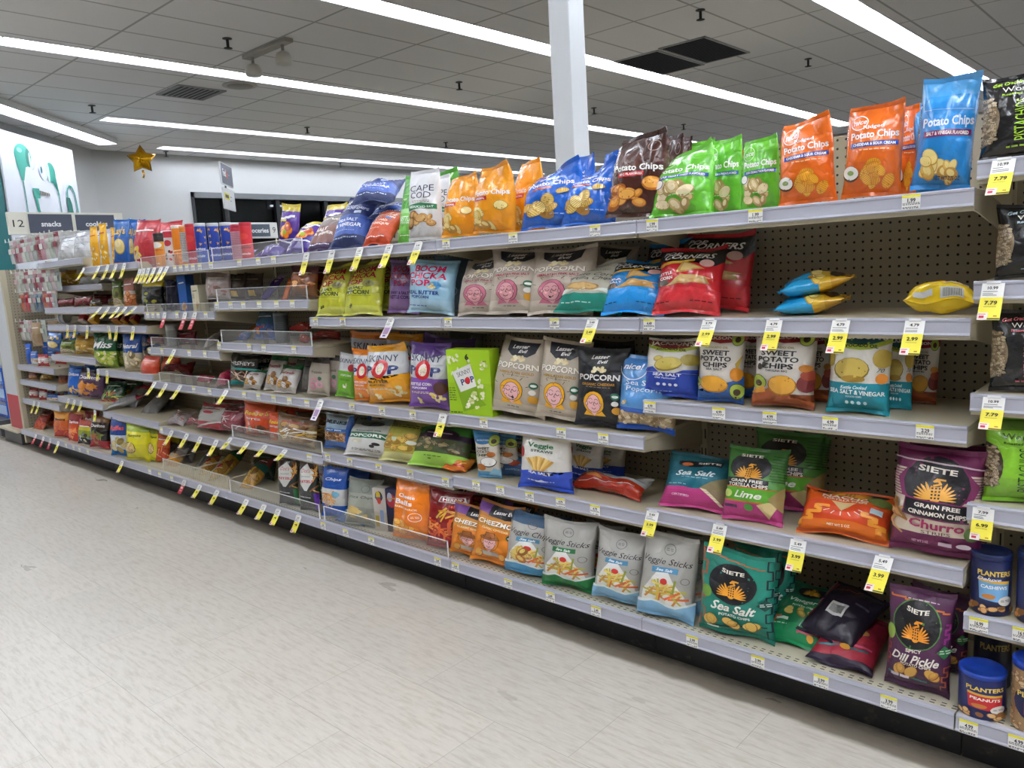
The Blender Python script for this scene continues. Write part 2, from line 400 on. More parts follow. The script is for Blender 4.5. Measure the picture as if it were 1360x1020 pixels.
@design('bcp_yellow', [(0, 'D9DC62'), (.1, 'C9CC3A'), (.5, 'B9B934'), (.85, 'A5A52E')], 1.25)
def _(A):
    for i, s in enumerate(('BOOM', 'CHICKA', 'POP')): A.T(s, .47+(.06, 0, -.1)[i], .86-.145*i, (.62, .82, .46)[i], .16, 'A3242C', 'n', .05)
    A.T('SEA SALT', .4, .45, .44, .075, '2E4A22', 'n'); A.T('POPCORN', .46, .36, .62, .11, '2E4A22', 'n'); A.R(.12, .29, .8, .295, '5E6A2A'); A.E(.72, .54, .13, .09, '8F8E4C'); A.chips('pop', .2, .08, .3, .12, 2, .05, ['6E7A2E', '58642A'], 2); A.chips('pop', .68, .52, .76, .56, 2, .05, ['8B874F', '6F6B3C'], 2)
@design('bcp_blue', [(0, 'A9CFE4'), (.2, '9CC8E2'), (.8, '8FBBD6')], 1.25)
def _(A):
    for i, s in enumerate(('BOOM', 'CHICKA', 'POP')): A.T(s, .46+(.04, 0, -.1)[i], .86-.15*i, (.62, .82, .46)[i], .17, 'C8144F', 'n')
    A.E(.68, .52, .12, .1, '4F9BD6'); A.chips('pop', .56, .48, .66, .54, 3, .06, ['F1E6C4', 'DDC890', 'C8A862'], 4); A.T('REAL BUTTER', .42, .36, .7, .1, '24408A', 'n'); A.T('POPCORN', .38, .27, .4, .07, '24408A', 'n'); A.lines(.1, .08, .5, .11, 1, '24408A')
@design('bcp_dark', [(0, '62788A'), (.4, '51677A')], 1.25)
def _(A):
    A.T('BOOM', .3, .84, .5, .16, '7A2148', 'n'); A.T('CHICKA', .36, .7, .6, .16, '7A2148', 'n'); A.ring(.7, .35, .1, .015, 'C3D0DA')
@design('bcp_purple', [(0, '8C6AA4'), (.5, '7C5B90')], 1.25)
def _(A):
    for i, s in enumerate(('BOOM', 'CHICKA', 'POP')): A.T(s, .5, .86-.15*i, (.62, .82, .46)[i], .16, 'A21C4A', 'n')
    A.T('SWEET & SALTY', .5, .36, .7, .08, '4A2C58', 'n'); A.T('KETTLE CORN', .5, .27, .7, .09, '4A2C58', 'n')
def lesser(A, hood, sub, subcol, skin, badge, ink, txt):
    A.P([(.16, 1), (.84, 1), (.8, .86), (.66, .79), (.5, .8), (.34, .79), (.2, .86)], badge)
    A.T('Lesser', .48, .93, .36, .08, W_, 's', .1); A.T('Evil', .54, .865, .2, .065, W_, 's', .1); A.chips('pop', .36, .75, .62, .78, 5, .06, ['F2E7C2', 'E4D3A0', 'C9B27C'], 4)
    A.T('POPCORN', .5, .645, .8, .125, ink, 'n', .03); A.T('POPCORN', .495, .65, .8, .125, txt, 'b', .03)
    A.T(sub, .5, .555, .66, .055, subcol, 'b', .03); A.lines(.26, .505, .74, .525, 1, '8C8070')
    A.face(.44, .3, .225, hood, skin)
    for k in range(5):
        t = rad(20+k*34); A.L([(.44+.29*math.cos(t), .3+.29*math.sin(t)/A.a), (.44+.35*math.cos(t), .3+.35*math.sin(t)/A.a)], .01, '3A332C')
    A.E(.83, .4, .075, .075, '2F6B52'); A.E(.83, .4, .055, .03, 'E8EFE6'); A.E(.82, .3, .06, .055, 'E6E3DC'); A.E(.84, .2, .085, .08, 'D59A2A'); A.lines(.36, .06, .6, .08, 1, ink)
@design('le_pink', [(0, 'CDC2B4'), (.15, 'B8AB9C')], 1.4, 'matte')
def _(A): lesser(A, 'C46A82', 'HIMALAYAN PINK SALT', 'A83448', 'D79AA0', '23232E', '2A2622', 'EDE5D8')
@design('le_gold', [(0, 'CBBFAE'), (.12, 'BBAE9C')], 1.45, 'matte')
def _(A): lesser(A, 'F0AE1E', 'HIMALAYAN GOLD', 'A98026', 'EDB9BE', '20222C', '2A2622', 'F2ECE0')
@design('le_black', [(0, '22242C'), (.1, '1B1C22')], 1.5, 'matte')
def _(A): lesser(A, 'F0AE1E', 'ORGANIC CHEDDAR', 'C08A2E', 'F0B8BE', '2B2A2C', '0E0E10', 'E9E6E0')
@design('tortilla', [(0, '1E8C7C'), (.24, 'B9B5A4'), (.3, 'B4B0A0')], 1.35, 'matte')
def _(A):
    A.P([(0, .2), (.3, .3), (.7, .31), (1, .2), (1, .33), (.7, .36), (.3, .35), (0, .3)], 'DDE8DE'); A.E(.4, .4, .3, .13, 'B18A50'); A.E(.42, .41, .24, .09, 'CDA765')
    A.T('ORGANIC', .56, .82, .5, .055, '4A463C', 'r'); A.T('White Corn', .52, .69, .74, .12, '26231E', 'i'); A.T('Tortilla Chips', .5, .57, .82, .12, '26231E', 'i'); A.R(.3, .92, .8, .925, '6E6A5C'); A.lines(.1, .08, .6, .12, 1, 'CFE6DF')
def popc(A, flav, dark):
    A.P([(0, .98), (1, .98), (1, .8), (.9, .68), (.75, .78), (0, .78)], '17171C'); A.T('POP', .22, .91, .3, .09, 'E6E4E0', 's', .02); A.T('CORNERS', .5, .85, .78, .13, 'F1EFEA', 's', .02)
    A.P([(.05, .66), (.6, .74), (.6, .79), (.05, .72)], 'E2B23C'); A.P([(.42, .76), (.78, .6), (.36, .52)], 'C39A54'); A.P([(.2, .33), (.9, .46), (.45, .5)], 'CDA763'); A.P([(.25, .34), (.86, .36), (.8, .46)], 'B78B46')
    A.P([(.45, .72), (.72, .61), (.42, .56)], 'DDBB78'); A.E(.78, .71, .1, .09, 'E0B0A8'); A.T(flav[0], .17, .53, .26, .06, W_, 'n', .08); A.T(flav[1], .2, .46, .22, .07, W_, 'n', .08); A.E(.14, .38, .11, .07, '4A3A2C'); A.lines(.06, .08, .3, .11, 1, dark); A.lines(.6, .09, .9, .12, 1, dark)
@design('pc_red', [(0, 'D8313A'), (.3, 'C9222C')], 1.35)
def _(A): popc(A, ('KETTLE', 'CORN'), '5A1016')
@design('pc_blue', [(0, '1C98EA'), (.36, '1884CC')], 1.35)
def _(A): popc(A, ('SEA', 'SALT'), '0C3A66')
@design('bluepuff', [(0, '1E9AD0'), (.52, 'D9B02C'), (.7, 'C99A20')], 1.3)
def _(A):
    A.chips('ball', .1, .44, .95, .58, 9, .12, ['F2E08C', 'EAD070', 'E2C45C', 'B98E2A'], 6); A.E(.7, .82, .22, .13, '3A2416'); A.zig(.25, .76, .55, .78, 4, .02, .05, W_); A.R(.12, .1, .5, .14, 'DDEEF6'); A.E(.12, .2, .02, .05, '123A5A')
@design('yellowpuff', [(0, 'E9C81E'), (.45, 'D8941C')], 1.2)
def _(A):
    A.R(.52, .02, .84, .2, 'D9D9D4')
    for k in range(12): A.R(.56+k*.022, .03, .568+k*.022, .17, '3A3A38')
    A.zig(.3, .62, .62, .64, 5, .02, .06, '4A2A10'); A.zig(.62, .48, .92, .5, 5, .015, .04, '4A2A10'); A.R(.56, .35, .9, .4, 'EDE6C8'); A.R(.15, .04, .42, .12, 'CFCFCC')
def sieteb(A, u, v, r, ring):
    A.E(u, v, r*1.05, r*1.05, ring, 0, 26); A.E(u, v, r, r, '17161C', 0, 26); A.T('SIETE', u, v+r*.62/A.a, r*.95, r*.2, 'F0EADC', 'b', -.05, -.25)
@design('sp_teal', [(0, '1C7F6E'), (.12, '1E8A78')], 1.4, 'matte')
def _(A):
    A.zig(.05, .0, .05, 1, 7, .04, .03, 'B0654A'); A.zig(.95, .0, .95, 1, 9, .03, .022, '10242E'); A.zig(.1, .96, .9, .9, 6, .02, .02, 'C56A4A'); A.zig(.25, .04, .95, .16, 4, .03, .02, '10242E')
    sieteb(A, .47, .66, .33, '1C7F6E'); A.heron(.47, .615, .185, 'E39A2C', '17161C'); A.T('Sea Salt', .5, .375, .6, .16, 'F3F1EA', 's', -.03); A.T('POTATO CHIPS', .52, .27, .42, .055, 'EFEFE8', 'n')
    A.chips('chip', .16, .13, .24, .17, 2, .12, ['E5BC5C', 'D9A945', 'CF9A38', '8A6420'], 3); A.chips('chip', .42, .13, .5, .16, 2, .12, ['E5BC5C', 'D9A945', 'CF9A38', '8A6420'], 5); A.chips('chip', .72, .13, .8, .16, 2, .12, ['E5BC5C', 'D9A945', 'CF9A38', '8A6420'], 8)
    A.E(.13, .52, .07, .1, '6E9A3C'); A.P([(.9, .38), (1, .46), (.9, .54), (.8, .46)], '0F4A40'); A.lines(.84, .44, .97, .49, 2, 'D8E6DE'); A.R(.14, .05, .3, .075, 'CFE4DA')
@design('sp_green', [(0, '1E8E5A'), (.2, '1A7A4C'), (.6, '17684A')], 1.4, 'matte')
def _(A):
    A.E(.58, .84, .27, .2, '17161C'); A.heron(.58, .84, .14, 'D9A02C', '17161C'); A.T('Vinegar', .52, .6, .5, .13, 'D5E6D4', 's', .03); A.T('POTATO CHIPS', .55, .5, .4, .05, 'D5E6D4', 'n'); A.chips('chip', .2, .36, .75, .42, 5, .1, ['C9B060', 'B49B4C', 'A38A3E', '6E5A24'], 3)
    A.zig(.62, .1, .98, .16, 4, .04, .035, 'C65A6E'); A.E(.8, .08, .06, .06, 'E0A23C'); A.R(.12, .24, .36, .28, 'CFE6D2'); A.zig(.02, .12, .2, .3, 3, .02, .03, 'D9724A'); A.lines(.1, .17, .36, .2, 1, 'CFE6D2')
@design('sp_red', [(0, '2A1E34'), (.08, 'A02438'), (.5, '8A2036')], 1.4, 'matte')
def _(A):
    A.zig(.1, .3, .95, .3, 6, .05, .05, 'D2587E'); A.zig(.15, .2, .9, .24, 6, .04, .04, '2E7F86'); A.E(.5, .56, .3, .12, 'B08A48'); A.lines(.1, .4, .5, .46, 2, 'E6C6BE'); A.E(.52, .22, .08, .07, 'E0A23C')
@design('sp_dark', [(0, '241D2E'), (.5, '2B2136')], 1.4, 'matte')
def _(A):
    A.R(.3, .3, .62, .52, 'E6E4E4')
    for k in range(14): A.R(.34+k*.018, .34, .348+k*.018, .47, '1A1A1E')
    A.zig(.05, .1, .05, .95, 8, .03, .05, 'A33A4A'); A.zig(.12, .75, .6, .92, 4, .03, .03, '9A5A3A'); A.R(.02, .0, .03, 1, 'E6E2E8'); A.R(.66, .6, .9, .64, '6A6478')
@design('sp_dill', [(0, '4A2348'), (.1, '55284F')], 1.5, 'matte')
def _(A):
    A.zig(.08, .96, .96, .86, 6, .03, .025, 'D0703A'); A.zig(.94, .55, .94, .75, 4, .025, .03, 'A03A8A'); A.zig(.06, .2, .06, .5, 5, .02, .02, 'B5584A'); A.zig(.1, .12, .7, .1, 4, .03, .03, '2E7F76'); A.zig(.9, .02, .96, .3, 5, .03, .02, 'C8684A')
    sieteb(A, .47, .7, .36, '4F8A3C'); A.heron(.47, .66, .2, 'E8932A', '17161C'); A.T('SPICY', .46, .44, .24, .055, 'EFE6DA', 'b'); A.T('Dill Pickle', .48, .35, .72, .14, 'F3EFE4', 's', -.03); A.T('POTATO CHIPS', .5, .285, .46, .055, 'EFE6DA', 'n')
    for k, u in enumerate((.26, .48, .74)): A.chips('chip', u-.05, .17, u+.05, .21, 2, .115, ['DEAB52', 'CE9440', 'C28534', '82511A'], k+3)
    A.E(.09, .58, .07, .12, '8FA94A'); A.P([(.9, .4), (1, .47), (.9, .54), (.8, .47)], '2E7A40'); A.lines(.84, .45, .97, .5, 2, 'D6E6CE'); A.R(.12, .1, .24, .135, 'C9B9CC'); A.R(.26, .1, .4, .135, 'E6DCE4'); A.lines(.3, .93, .8, .95, 1, 'D9B9C8')
@design('st_teal', [(0, 'BC3A80'), (.3, '14687A'), (.55, '155F70'), (.82, '1A5560')], 1.35, 'matte')
def _(A):
    A.P([(.2, .84), (.85, .9), (.85, .78), (.6, .76), (.4, .7), (.2, .76)], '17161C'); A.E(.34, .77, .09, .06, 'C56A3A'); A.T('SIETE', .66, .83, .34, .06, 'EFE6DA', 'b', .06); A.T('Sea Salt', .5, .58, .62, .16, 'E9EEF0', 's', .06); A.lines(.3, .47, .75, .5, 1, '8FC0CC')
    A.P([(.62, .3), (1, .62), (1, .2), (.9, .05)], '8A7C58'); A.P([(.62, .3), (.72, .28), (.95, .06), (.9, .05)], 'E9DEC0'); A.lines(.12, .32, .4, .35, 1, '9CCAD2')
    A.T('CERTIFIED', .32, .14, .26, .045, 'F3D9E8', 'b')
    for k in range(6): A.R(0, .05+k*.04, 1, .053+k*.04, 'A52C6C')
@design('st_lime', [(0, 'B83A7E'), (.2, '5FAE2C'), (.44, '17161C'), (.56, '4C8A3A'), (.75, '3F7A34')], 1.45, 'matte')
def _(A):
    A.R(0, .22, 1, .235, 'D9602C'); A.R(0, .43, 1, .445, 'D9602C'); A.E(.44, .74, .36, .3, '17161C'); A.heron(.44, .7, .21, 'DE9A2C', '17161C'); A.T('SIETE', .44, .915, .36, .06, 'EFE6DA', 'b')
    A.P([(.78, .44), (1, .44), (1, .56), (.78, .56)], '4C8A3A'); A.T('GRAIN FREE', .42, .53, .56, .065, 'EFEAE0', 'b'); A.T('TORTILLA CHIPS', .44, .47, .68, .075, 'EFEAE0', 'n'); A.T('Lime', .46, .335, .46, .15, 'F6F4EA', 's')
    A.P([(.62, .2), (.8, .02), (.95, .22), (.8, .26)], 'CDB983'); A.P([(.78, .3), (1, .5), (1, .12)], 'A08A58'); A.E(.1, .33, .08, .08, 'B9CC6E'); A.R(.06, .13, .3, .17, '4A2A48'); A.E(.5, .16, .07, .07, '4C9A34')
    for k in range(9): A.R(.78, .6+k*.04, 1, .61+k*.04, '26491E')
@design('st_nacho', [(0, 'E0701C'), (.18, 'D8481A'), (.6, 'D9581C')], 1.2, 'matte')
def _(A):
    A.E(.52, .96, .4, .2, '17161C'); A.heron(.52, .96, .22, 'D9922C', '17161C'); A.T('NACHO', .5, .75, .54, .13, 'F1E2CC', 'b'); A.T('TORTILLA CHIPS', .5, .66, .5, .055, 'F1E2CC', 'n'); A.P([(.36, .6), (.64, .6), (.5, .36)], 'D9BE8A')
    for k in range(7):
        t = rad(200+k*23); A.L([(.5+.2*math.cos(t), .5+.2*math.sin(t)/A.a), (.5+.28*math.cos(t), .5+.28*math.sin(t)/A.a)], .014, 'F1E2CC')
    A.zig(.06, .1, .3, .45, 5, .04, .06, 'EE9A2A'); A.zig(.94, .1, .74, .4, 5, .04, .06, 'EE9A2A'); A.E(.86, .76, .13, .13, '6A7A3C'); A.R(.8, .42, .92, .56, 'BFD6DE'); A.T('NET WT 5 OZ', .48, .1, .26, .05, 'F3E2CC', 'b'); A.R(0, 0, 1, .03, 'B84A14')
@design('st_churro', [(0, '6E1E50'), (.17, 'DCD0BE'), (.82, '6E1E50')], 1.5, 'matte')
def _(A):
    for k in range(10): A.R(0, .55+k*.027, 1, .56+k*.027, '8A3A62')
    A.P([(.12, .56), (.9, .56), (.96, .72), (.84, .84), (.5, .88), (.16, .84), (.06, .72)], '7A2458'); A.E(.5, .7, .39, .42, '7A2458'); A.E(.5, .7, .37, .4, '17161C'); A.heron(.5, .665, .21, 'DFA03A', '17161C'); A.T('SIETE', .5, .835, .44, .085, 'EFE6DA', 'b', -.05)
    A.P([(.14, .38), (.87, .34), (.9, .52), (.17, .56)], '7A2458'); A.P([(.16, .39), (.86, .355), (.88, .51), (.18, .545)], '17161C'); A.T('GRAIN FREE', .53, .485, .5, .065, 'EFE6DA', 'n', -.05); A.T('CINNAMON CHIPS', .53, .415, .62, .065, 'EFE6DA', 'n', -.05)
    A.T('Churro', .53, .3, .6, .15, 'A8205E', 'b', -.05); A.T('STRIPS', .53, .215, .32, .055, '5A2A3A', 'r', -.03); A.chips('straw', .03, .2, .14, .42, 8, .07, ['B9824A', '9C6A34', 'C99A60'], 3); A.E(.9, .23, .08, .11, '5C7A3A'); A.T('NET WT 5 OZ', .36, .1, .18, .045, 'E0B8CC', 'n'); A.R(.56, .08, .7, .12, 'C9B6C2'); A.E(.82, .1, .08, .04, 'E0D6DC')
    A.zig(.02, .91, .98, .89, 16, .008, .02, 'C9B0BC')
def avocado(A, u, v, s): A.E(u, v, s, s*1.15, '24301A'); A.E(u, v, s*.92, s*1.06, 'A9BE48'); A.E(u, v-.1*s, s*.45, s*.48, '4A3524')
def jack(A, band, txt='W'):
    A.P([(0, 1), (1, 1), (1, .88), (.7, .8), (.5, .785), (.3, .8), (0, .88)], 'A9BB3C'); A.P([(0, 1), (1, 1), (1, .93), (.7, .865), (.5, .85), (.3, .865), (0, .93)], band); A.T("JACKSON'S", .5, .93, .86, .12, 'F0EDE4', 'n', 0, .12); A.T('AVOCADO OIL', .5, .83, .6, .06, '1E2A16', 'b', 0, .12)
@design('jk_blue', [(0, '2347B8'), (.1, '1D3FA6'), (.4, 'CFCBC6'), (.55, 'D9D5CE')], 1.3, 'matte')
def _(A):
    jack(A, '7A1E2A'); A.chips('chip', .2, .6, .3, .66, 1, .14, ['C8B456', 'B5A046', 'A4903A', '6E5E22'], 2); A.E(.5, .56, .28, .17, '8A7A2C', .2); A.E(.5, .57, .26, .15, 'C3AE4C', .2); A.E(.88, .66, .16, .14, 'A8963E'); A.P([(0, .4), (.35, .4), (.2, .5), (0, .46)], '1D3FA6'); A.P([(.65, .4), (1, .4), (1, .48), (.8, .46)], '1D3FA6')
    A.T('SEA SALT', .5, .36, .54, .07, 'F0F2F8', 'b'); A.T('Old Fashioned', .48, .3, .4, .045, 'D6DEF4', 's')
    for k in range(4): A.E(.34+k*.11, .18, .034, .034, 'E6EAF6')
    A.lines(.35, .05, .6, .07, 1, 'C0CCF0')
def sweet(A, sub):
    A.P([(0, 1), (1, 1), (1, .9), (.5, .86), (0, .93)], '8E1B26'); A.T("JACKSON'S", .46, .935, .8, .09, 'EFEAE2', 'n', .03); avocado(A, .85, .93, .12); A.T('AVOCADO OIL', .44, .8, .5, .04, '9A8A3A', 'b')
    for i, s in enumerate(('SWEET', 'POTATO', 'CHIPS')): A.T(s, .43, .72-.09*i, (.58, .68, .54)[i], .1, '191716', 'n')
    A.T(sub, .43, .475, .36, .045, '3A3634', 'b')
@design('jk_sweet', [(0, '24529C'), (.12, 'D6D0C8')], 1.35, 'matte')
def _(A):
    sweet(A, 'SEA SALT'); A.P([(0, .12), (.3, .1), (.6, .2), (.8, .3), (1, .36), (1, .0), (0, .0)], '2A5EA8'); A.P([(.9, .44), (.97, .7), (.86, .56)], 'B99A3C'); A.E(.4, .24, .32, .18, 'B97A1C', -.05); A.E(.4, .25, .3, .16, 'E6A62C', -.05); A.E(.88, .4, .11, .14, 'D98A24'); avocado(A, .88, .14, .14); avocado(A, .04, .26, .09)
@design('jk_bbq', [(0, '8A4422'), (.14, 'D3CDC6')], 1.35, 'matte')
def _(A):
    sweet(A, 'CAROLINA BBQ'); A.P([(0, .1), (.3, .22), (.6, .12), (1, .04), (1, .0), (0, .0)], 'A8562A'); A.E(.52, .27, .24, .2, 'A8741C'); A.E(.52, .28, .22, .18, 'E2A63A'); A.E(.9, .3, .15, .17, '7A2E2E'); A.E(.92, .42, .12, .1, 'A84A34'); A.E(.88, .52, .1, .07, 'D28A3A'); avocado(A, .13, .3, .13); A.E(.14, .52, .04, .06, '2A2018'); A.E(.22, .56, .035, .05, '2A2018'); A.P([(.0, .12), (.24, .16), (.22, .26), (.08, .2)], 'DD9A3A')
@design('jk_teal', [(0, '128A9C'), (.34, 'D9D5CE')], 1.3, 'matte')
def _(A):
    jack(A, '1A5560'); A.E(.4, .53, .3, .2, '7E6E22', .05); A.E(.4, .54, .28, .18, 'C2A850', .05); A.E(.44, .41, .2, .06, 'A07E2C'); A.E(.88, .68, .15, .16, 'B59A3C', .4); A.E(.04, .66, .08, .14, 'A8923A'); A.E(.88, .42, .09, .09, 'E08A2C'); A.T('70', .86, .53, .12, .07, '4A4A3A', 'i')
    A.T('Kettle Cooked', .46, .3, .44, .06, 'EAF6F6', 's'); A.T('SEA SALT & VINEGAR', .5, .235, .88, .075, 'F3FAFA', 'n', -.04); A.T('POTATO CHIPS', .46, .18, .26, .03, 'D6EEF0', 'b')
    for k in range(4): A.E(.34+k*.1, .1, .032, .032, 'D9F0F2')
@design('jk_thin', [(0, '5AA0CE'), (.12, 'D9D2C4'), (.84, '3F86B8')], 1.8, 'matte')
def _(A):
    A.E(.4, .84, .36, .16, '2E6EA0'); A.T("JACKSON'S", .4, .84, .5, .09, 'D6E4EE', 'n'); avocado(A, .84, .84, .2)
    for i, s in enumerate(('SWEET', 'POTATO', 'CHIPS')): A.T(s, .42, .66-.075*i, .56, .11, '1E1C1A', 'n')
    A.E(.62, .34, .3, .22, '2A2A2C'); A.E(.62, .35, .28, .19, 'ECEAE6'); A.E(.3, .22, .2, .16, 'C9792A'); A.E(.74, .52, .16, .12, 'B96A2A'); A.P([(.5, .02), (1, .02), (1, .14), (.8, .2)], '8CC0DE')
@design('jk_veggie', [(0, '2A4FC4'), (.24, 'DEDBD6')], 1.35, 'matte')
def _(A):
    A.P([(0, 1), (1, 1), (1, .92), (.5, .84), (0, .92)], '9FB03A'); A.T('AVOCADO OIL', .5, .9, .56, .06, '1E2A16', 'b'); A.T('Veggie', .46, .74, .52, .14, '2E6B44', 'b'); A.T('STRAWS', .5, .655, .44, .06, '3A4A40', 'b'); A.E(.08, .6, .06, .13, 'A8323A')
    for k in range(11): A.L([(.46+(k-5)*.018, .32), (.46+(k-5)*.055, .56-abs(k-5)*.012)], .05, ('DDB566', 'C99A48', 'E8C87E')[k % 3])
    A.P([(0, .24), (.3, .3), (.7, .24), (1, .32), (1, .2), (0, .2)], '2A4FC4'); A.T('SEA SALT', .46, .27, .48, .07, 'F3F5FB', 'n', -.02); A.lines(.2, .1, .75, .14, 1, 'D0DAF6'); A.P([(.36, .1), (.5, .15), (.6, .1)], 'D9E2F6')
@design('nice_pop', [(0, '2458B8'), (.03, 'A9926E'), (.22, '2A62C0'), (.27, '5A98D6'), (.85, '4A86CC')], 1.6)
def _(A):
    A.chips('pop', .08, .05, .95, .2, 34, .07, ['C8B18A', 'B39A70', 'E0CFA8', '8E7650'], 3); A.ring(.28, .86, .26, .02, 'E6EEF6', PI, 2*PI); A.T('nice!', .28, .88, .4, .13, 'EEF3F8', 's', .06); A.T('Sea Salt', .46, .66, .56, .12, 'EEF3F8', 'r'); A.T('Popcorn', .5, .56, .6, .14, 'EEF3F8', 'r'); A.chips('pop', .15, .34, .2, .38, 2, .06, ['E0CFA8', 'C8B18A'], 2); A.chips('pop', .7, .72, .74, .74, 1, .06, ['E0CFA8', 'C8B18A'], 5)
def skinny(A, col, flav):
    A.T('SKINNY', .47, .8, .74, .17, '1F2A50', 'r', -.02); A.T('P', .18, .585, .2, .22, '22346E', 'n', -.02); A.T('P', .76, .575, .2, .22, '22346E', 'n', -.02); A.E(.46, .6, .19, .24, 'C8232C', -.25); A.E(.46, .6, .1, .15, 'F1E6DA', -.25); A.chips('pop', .42, .56, .5, .63, 3, .055, ['F3E8D2', 'E2CFA6'], 3)
    A.T(flav[0], .42, .36, .5, .07, W_ if flav[2] else '4A3A10', 'n'); A.T(flav[1], .38, .295, .34, .05, W_ if flav[2] else '4A3A10', 'n'); A.lines(.18, .2, .6, .24, 2, 'E9DCC0'); A.chips('pop', .6, .08, .9, .3, 5, .07, ['F3E2A8', 'E8CE7C', 'D9B856'], 5); A.chips('pop', .3, .06, .5, .1, 2, .06, ['F3E2A8', 'E8CE7C'], 8)
@design('skinny_yellow', [(0, 'E8A01C'), (.42, 'D6D8DA'), (.93, 'EAA41E')], 1.35)
def _(A): A.P([(0, .42), (.5, .38), (1, .5), (1, .38), (0, .36)], 'E8A01C'); A.P([(0, .97), (1, .9), (1, 1), (0, 1)], 'EAA41E'); skinny(A, 'E8A01C', ('BUTTER', 'POPCORN', 0))
@design('skinny_orange', [(0, 'E8821A'), (.5, 'CED0D4'), (.92, 'E07C18')], 1.45)
def _(A): skinny(A, 'E8821A', ('WHITE CHEDDAR', 'POPCORN', 1))
@design('skinny_purple', [(0, '7C50A8'), (.45, 'CBCBD2'), (.84, '5C3A86')], 1.4)
def _(A): A.P([(0, .96), (.5, .78), (1, .9), (1, 1), (0, 1)], '54347C'); skinny(A, '7C50A8', ('KETTLE CORN', 'POPCORN', 1)); A.E(.84, .3, .13, .16, '5A2A2A')
@design('skinny_green', [(0, '6EAE2C'), (.62, 'BDBDBE')], 1.7)
def _(A): A.T('SKINNY', .5, .86, .8, .18, '1F2A50', 'r'); A.E(.8, .7, .16, .16, 'B02430'); A.T('POPCORN', .6, .5, .5, .09, 'EFF5E0', 'n'); A.lines(.3, .36, .8, .42, 2, '355A16'); A.chips('pop', .5, .2, .7, .28, 4, .08, ['F3F0E2', 'DDD8BC'], 4)
def veggie(A, title, c, c2):
    A.T(title, .5, .705, .86, .16, '1E1C1A', 'i', .02); A.ring(.52, .87, .1, .01, '5E5C58'); A.lines(.46, .85, .58, .89, 2, '6E6C68'); A.P([(.26, .56), (.72, .58), (.72, .65), (.26, .63)], c2); A.T('Sea Salt', .48, .605, .3, .055, 'EFF3F0', 's', .03)
    A.P([(.12, .3), (.34, .56), (.55, .58), (.85, .3), (.9, .12), (.1, .12)], 'DFDEDA'); A.chips('straw', .22, .22, .76, .42, 30, .075, ['D9B84E', 'C98A3C', 'B9B04A', 'E2CC72', 'D86A34', '8E9A3A'], 5); A.E(.5, .46, .07, .06, 'C8322C'); A.ring(.84, .5, .065, .008, '55534E'); A.P([(0, .1), (.3, .17), (.7, .12), (1, .2), (1, 0), (0, 0)], c); A.P([(0, .14), (.3, .2), (.7, .15), (1, .23), (1, .2), (.7, .12), (.3, .17), (0, .1)], 'E4ECEC')
@design('vg_blue', [(0, '7FB2D6'), (.08, 'B4B2AC'), (.3, 'AAA8A2')], 1.55, 'matte')
def _(A): veggie(A, 'Veggie Sticks', '86B8DA', '4E8CB4')
@design('vg_green', [(0, '1F7A3C'), (.08, 'B0AEA8'), (.3, 'A6A49E')], 1.5, 'matte')
def _(A): veggie(A, 'Veggie Sticks', '1F7A3C', '2E7A48')
@design('vg_chip', [(0, '4E9AC8'), (.1, 'ABA9A3'), (.86, '3E5E7E')], 1.35, 'matte')
def _(A): veggie(A, 'Veggie Chips', '4C9AC8', '4A86A8'); A.chips('chip', .2, .25, .5, .42, 6, .11, ['D9C06A', 'C99A4A', 'C8743A', '8A5A24'], 3)
@design('cheez', [(0, 'E88A20'), (.3, 'E0821E'), (.62, 'C98424'), (.8, 'B9742A')], 1.35, 'matte')
def _(A):
    A.P([(.3, 1), (.95, .98), (.92, .82), (.66, .78), (.3, .82)], '1B1A20'); A.P([(0, 1), (.3, 1), (.3, .84), (0, .86)], '7A4A94'); A.T('Lesser Evil', .62, .9, .46, .09, W_, 's', .08); A.T('CHEEZMOS', .52, .69, .84, .12, '4A2A10', 'n', -.03); A.T('CHEEZMOS', .51, .695, .84, .115, 'F6F0E4', 'b', -.03); A.T('CLASSIC CHEDDAR', .5, .59, .6, .05, 'F2DDA8', 'n', -.02)
    A.face(.44, .36, .2, 'E0862A', 'E9B4B4', '2A1A10', '9A5A2A'); A.P([(.2, .12), (.7, .12), (.62, .2), (.28, .2)], 'B9B2A8'); A.chips('chip', .2, .1, .24, .16, 1, .12, CHO, 3); A.chips('chip', .68, .12, .74, .18, 1, .12, CHO, 4); A.E(.85, .5, .08, .08, '2F6B52'); A.E(.85, .5, .06, .03, 'E8EFE6')
@design('balls', [(0, 'F08A1E'), (.25, 'EE7E16'), (.9, 'D8741C')], 1.55)
def _(A): A.T('Cheese', .36, .78, .42, .1, W_, 'b', .03); A.T('Balls', .32, .67, .44, .13, W_, 'b', .03); A.T('BAKED SNACK', .38, .575, .56, .05, 'F6E2C8', 'n'); A.ring(.62, .44, .12, .014, W_); A.lines(.55, .42, .7, .46, 2, W_); A.chips('ball', .12, .06, .88, .3, 13, .12, ['FBD27A', 'F6B33C', 'F2A62E', 'C9761A'], 4)
@design('herrs', [(0, 'A81820'), (.3, '8E1A1C'), (.75, '7A1418')], 1.45)
def _(A): A.P([(.3, .82), (.94, .84), (.86, .94), (.34, .92)], 'E9E2DC'); A.P([(.33, .83), (.9, .85), (.83, .93), (.37, .91)], 'A3222E'); A.T("HERR'S", .61, .88, .42, .09, W_, 'b', .03); A.T('HOT', .72, .76, .3, .08, 'D8402C', 'n'); A.chips('straw', .4, .56, .85, .68, 9, .09, ['E2A832', 'D08C24', 'C67A1E'], 4); A.chips('straw', .08, .12, .8, .44, 24, .1, ['E8702A', 'DE5A22', 'F08A3A', 'C8421C'], 6); A.E(.84, .46, .13, .13, '6A4A22')
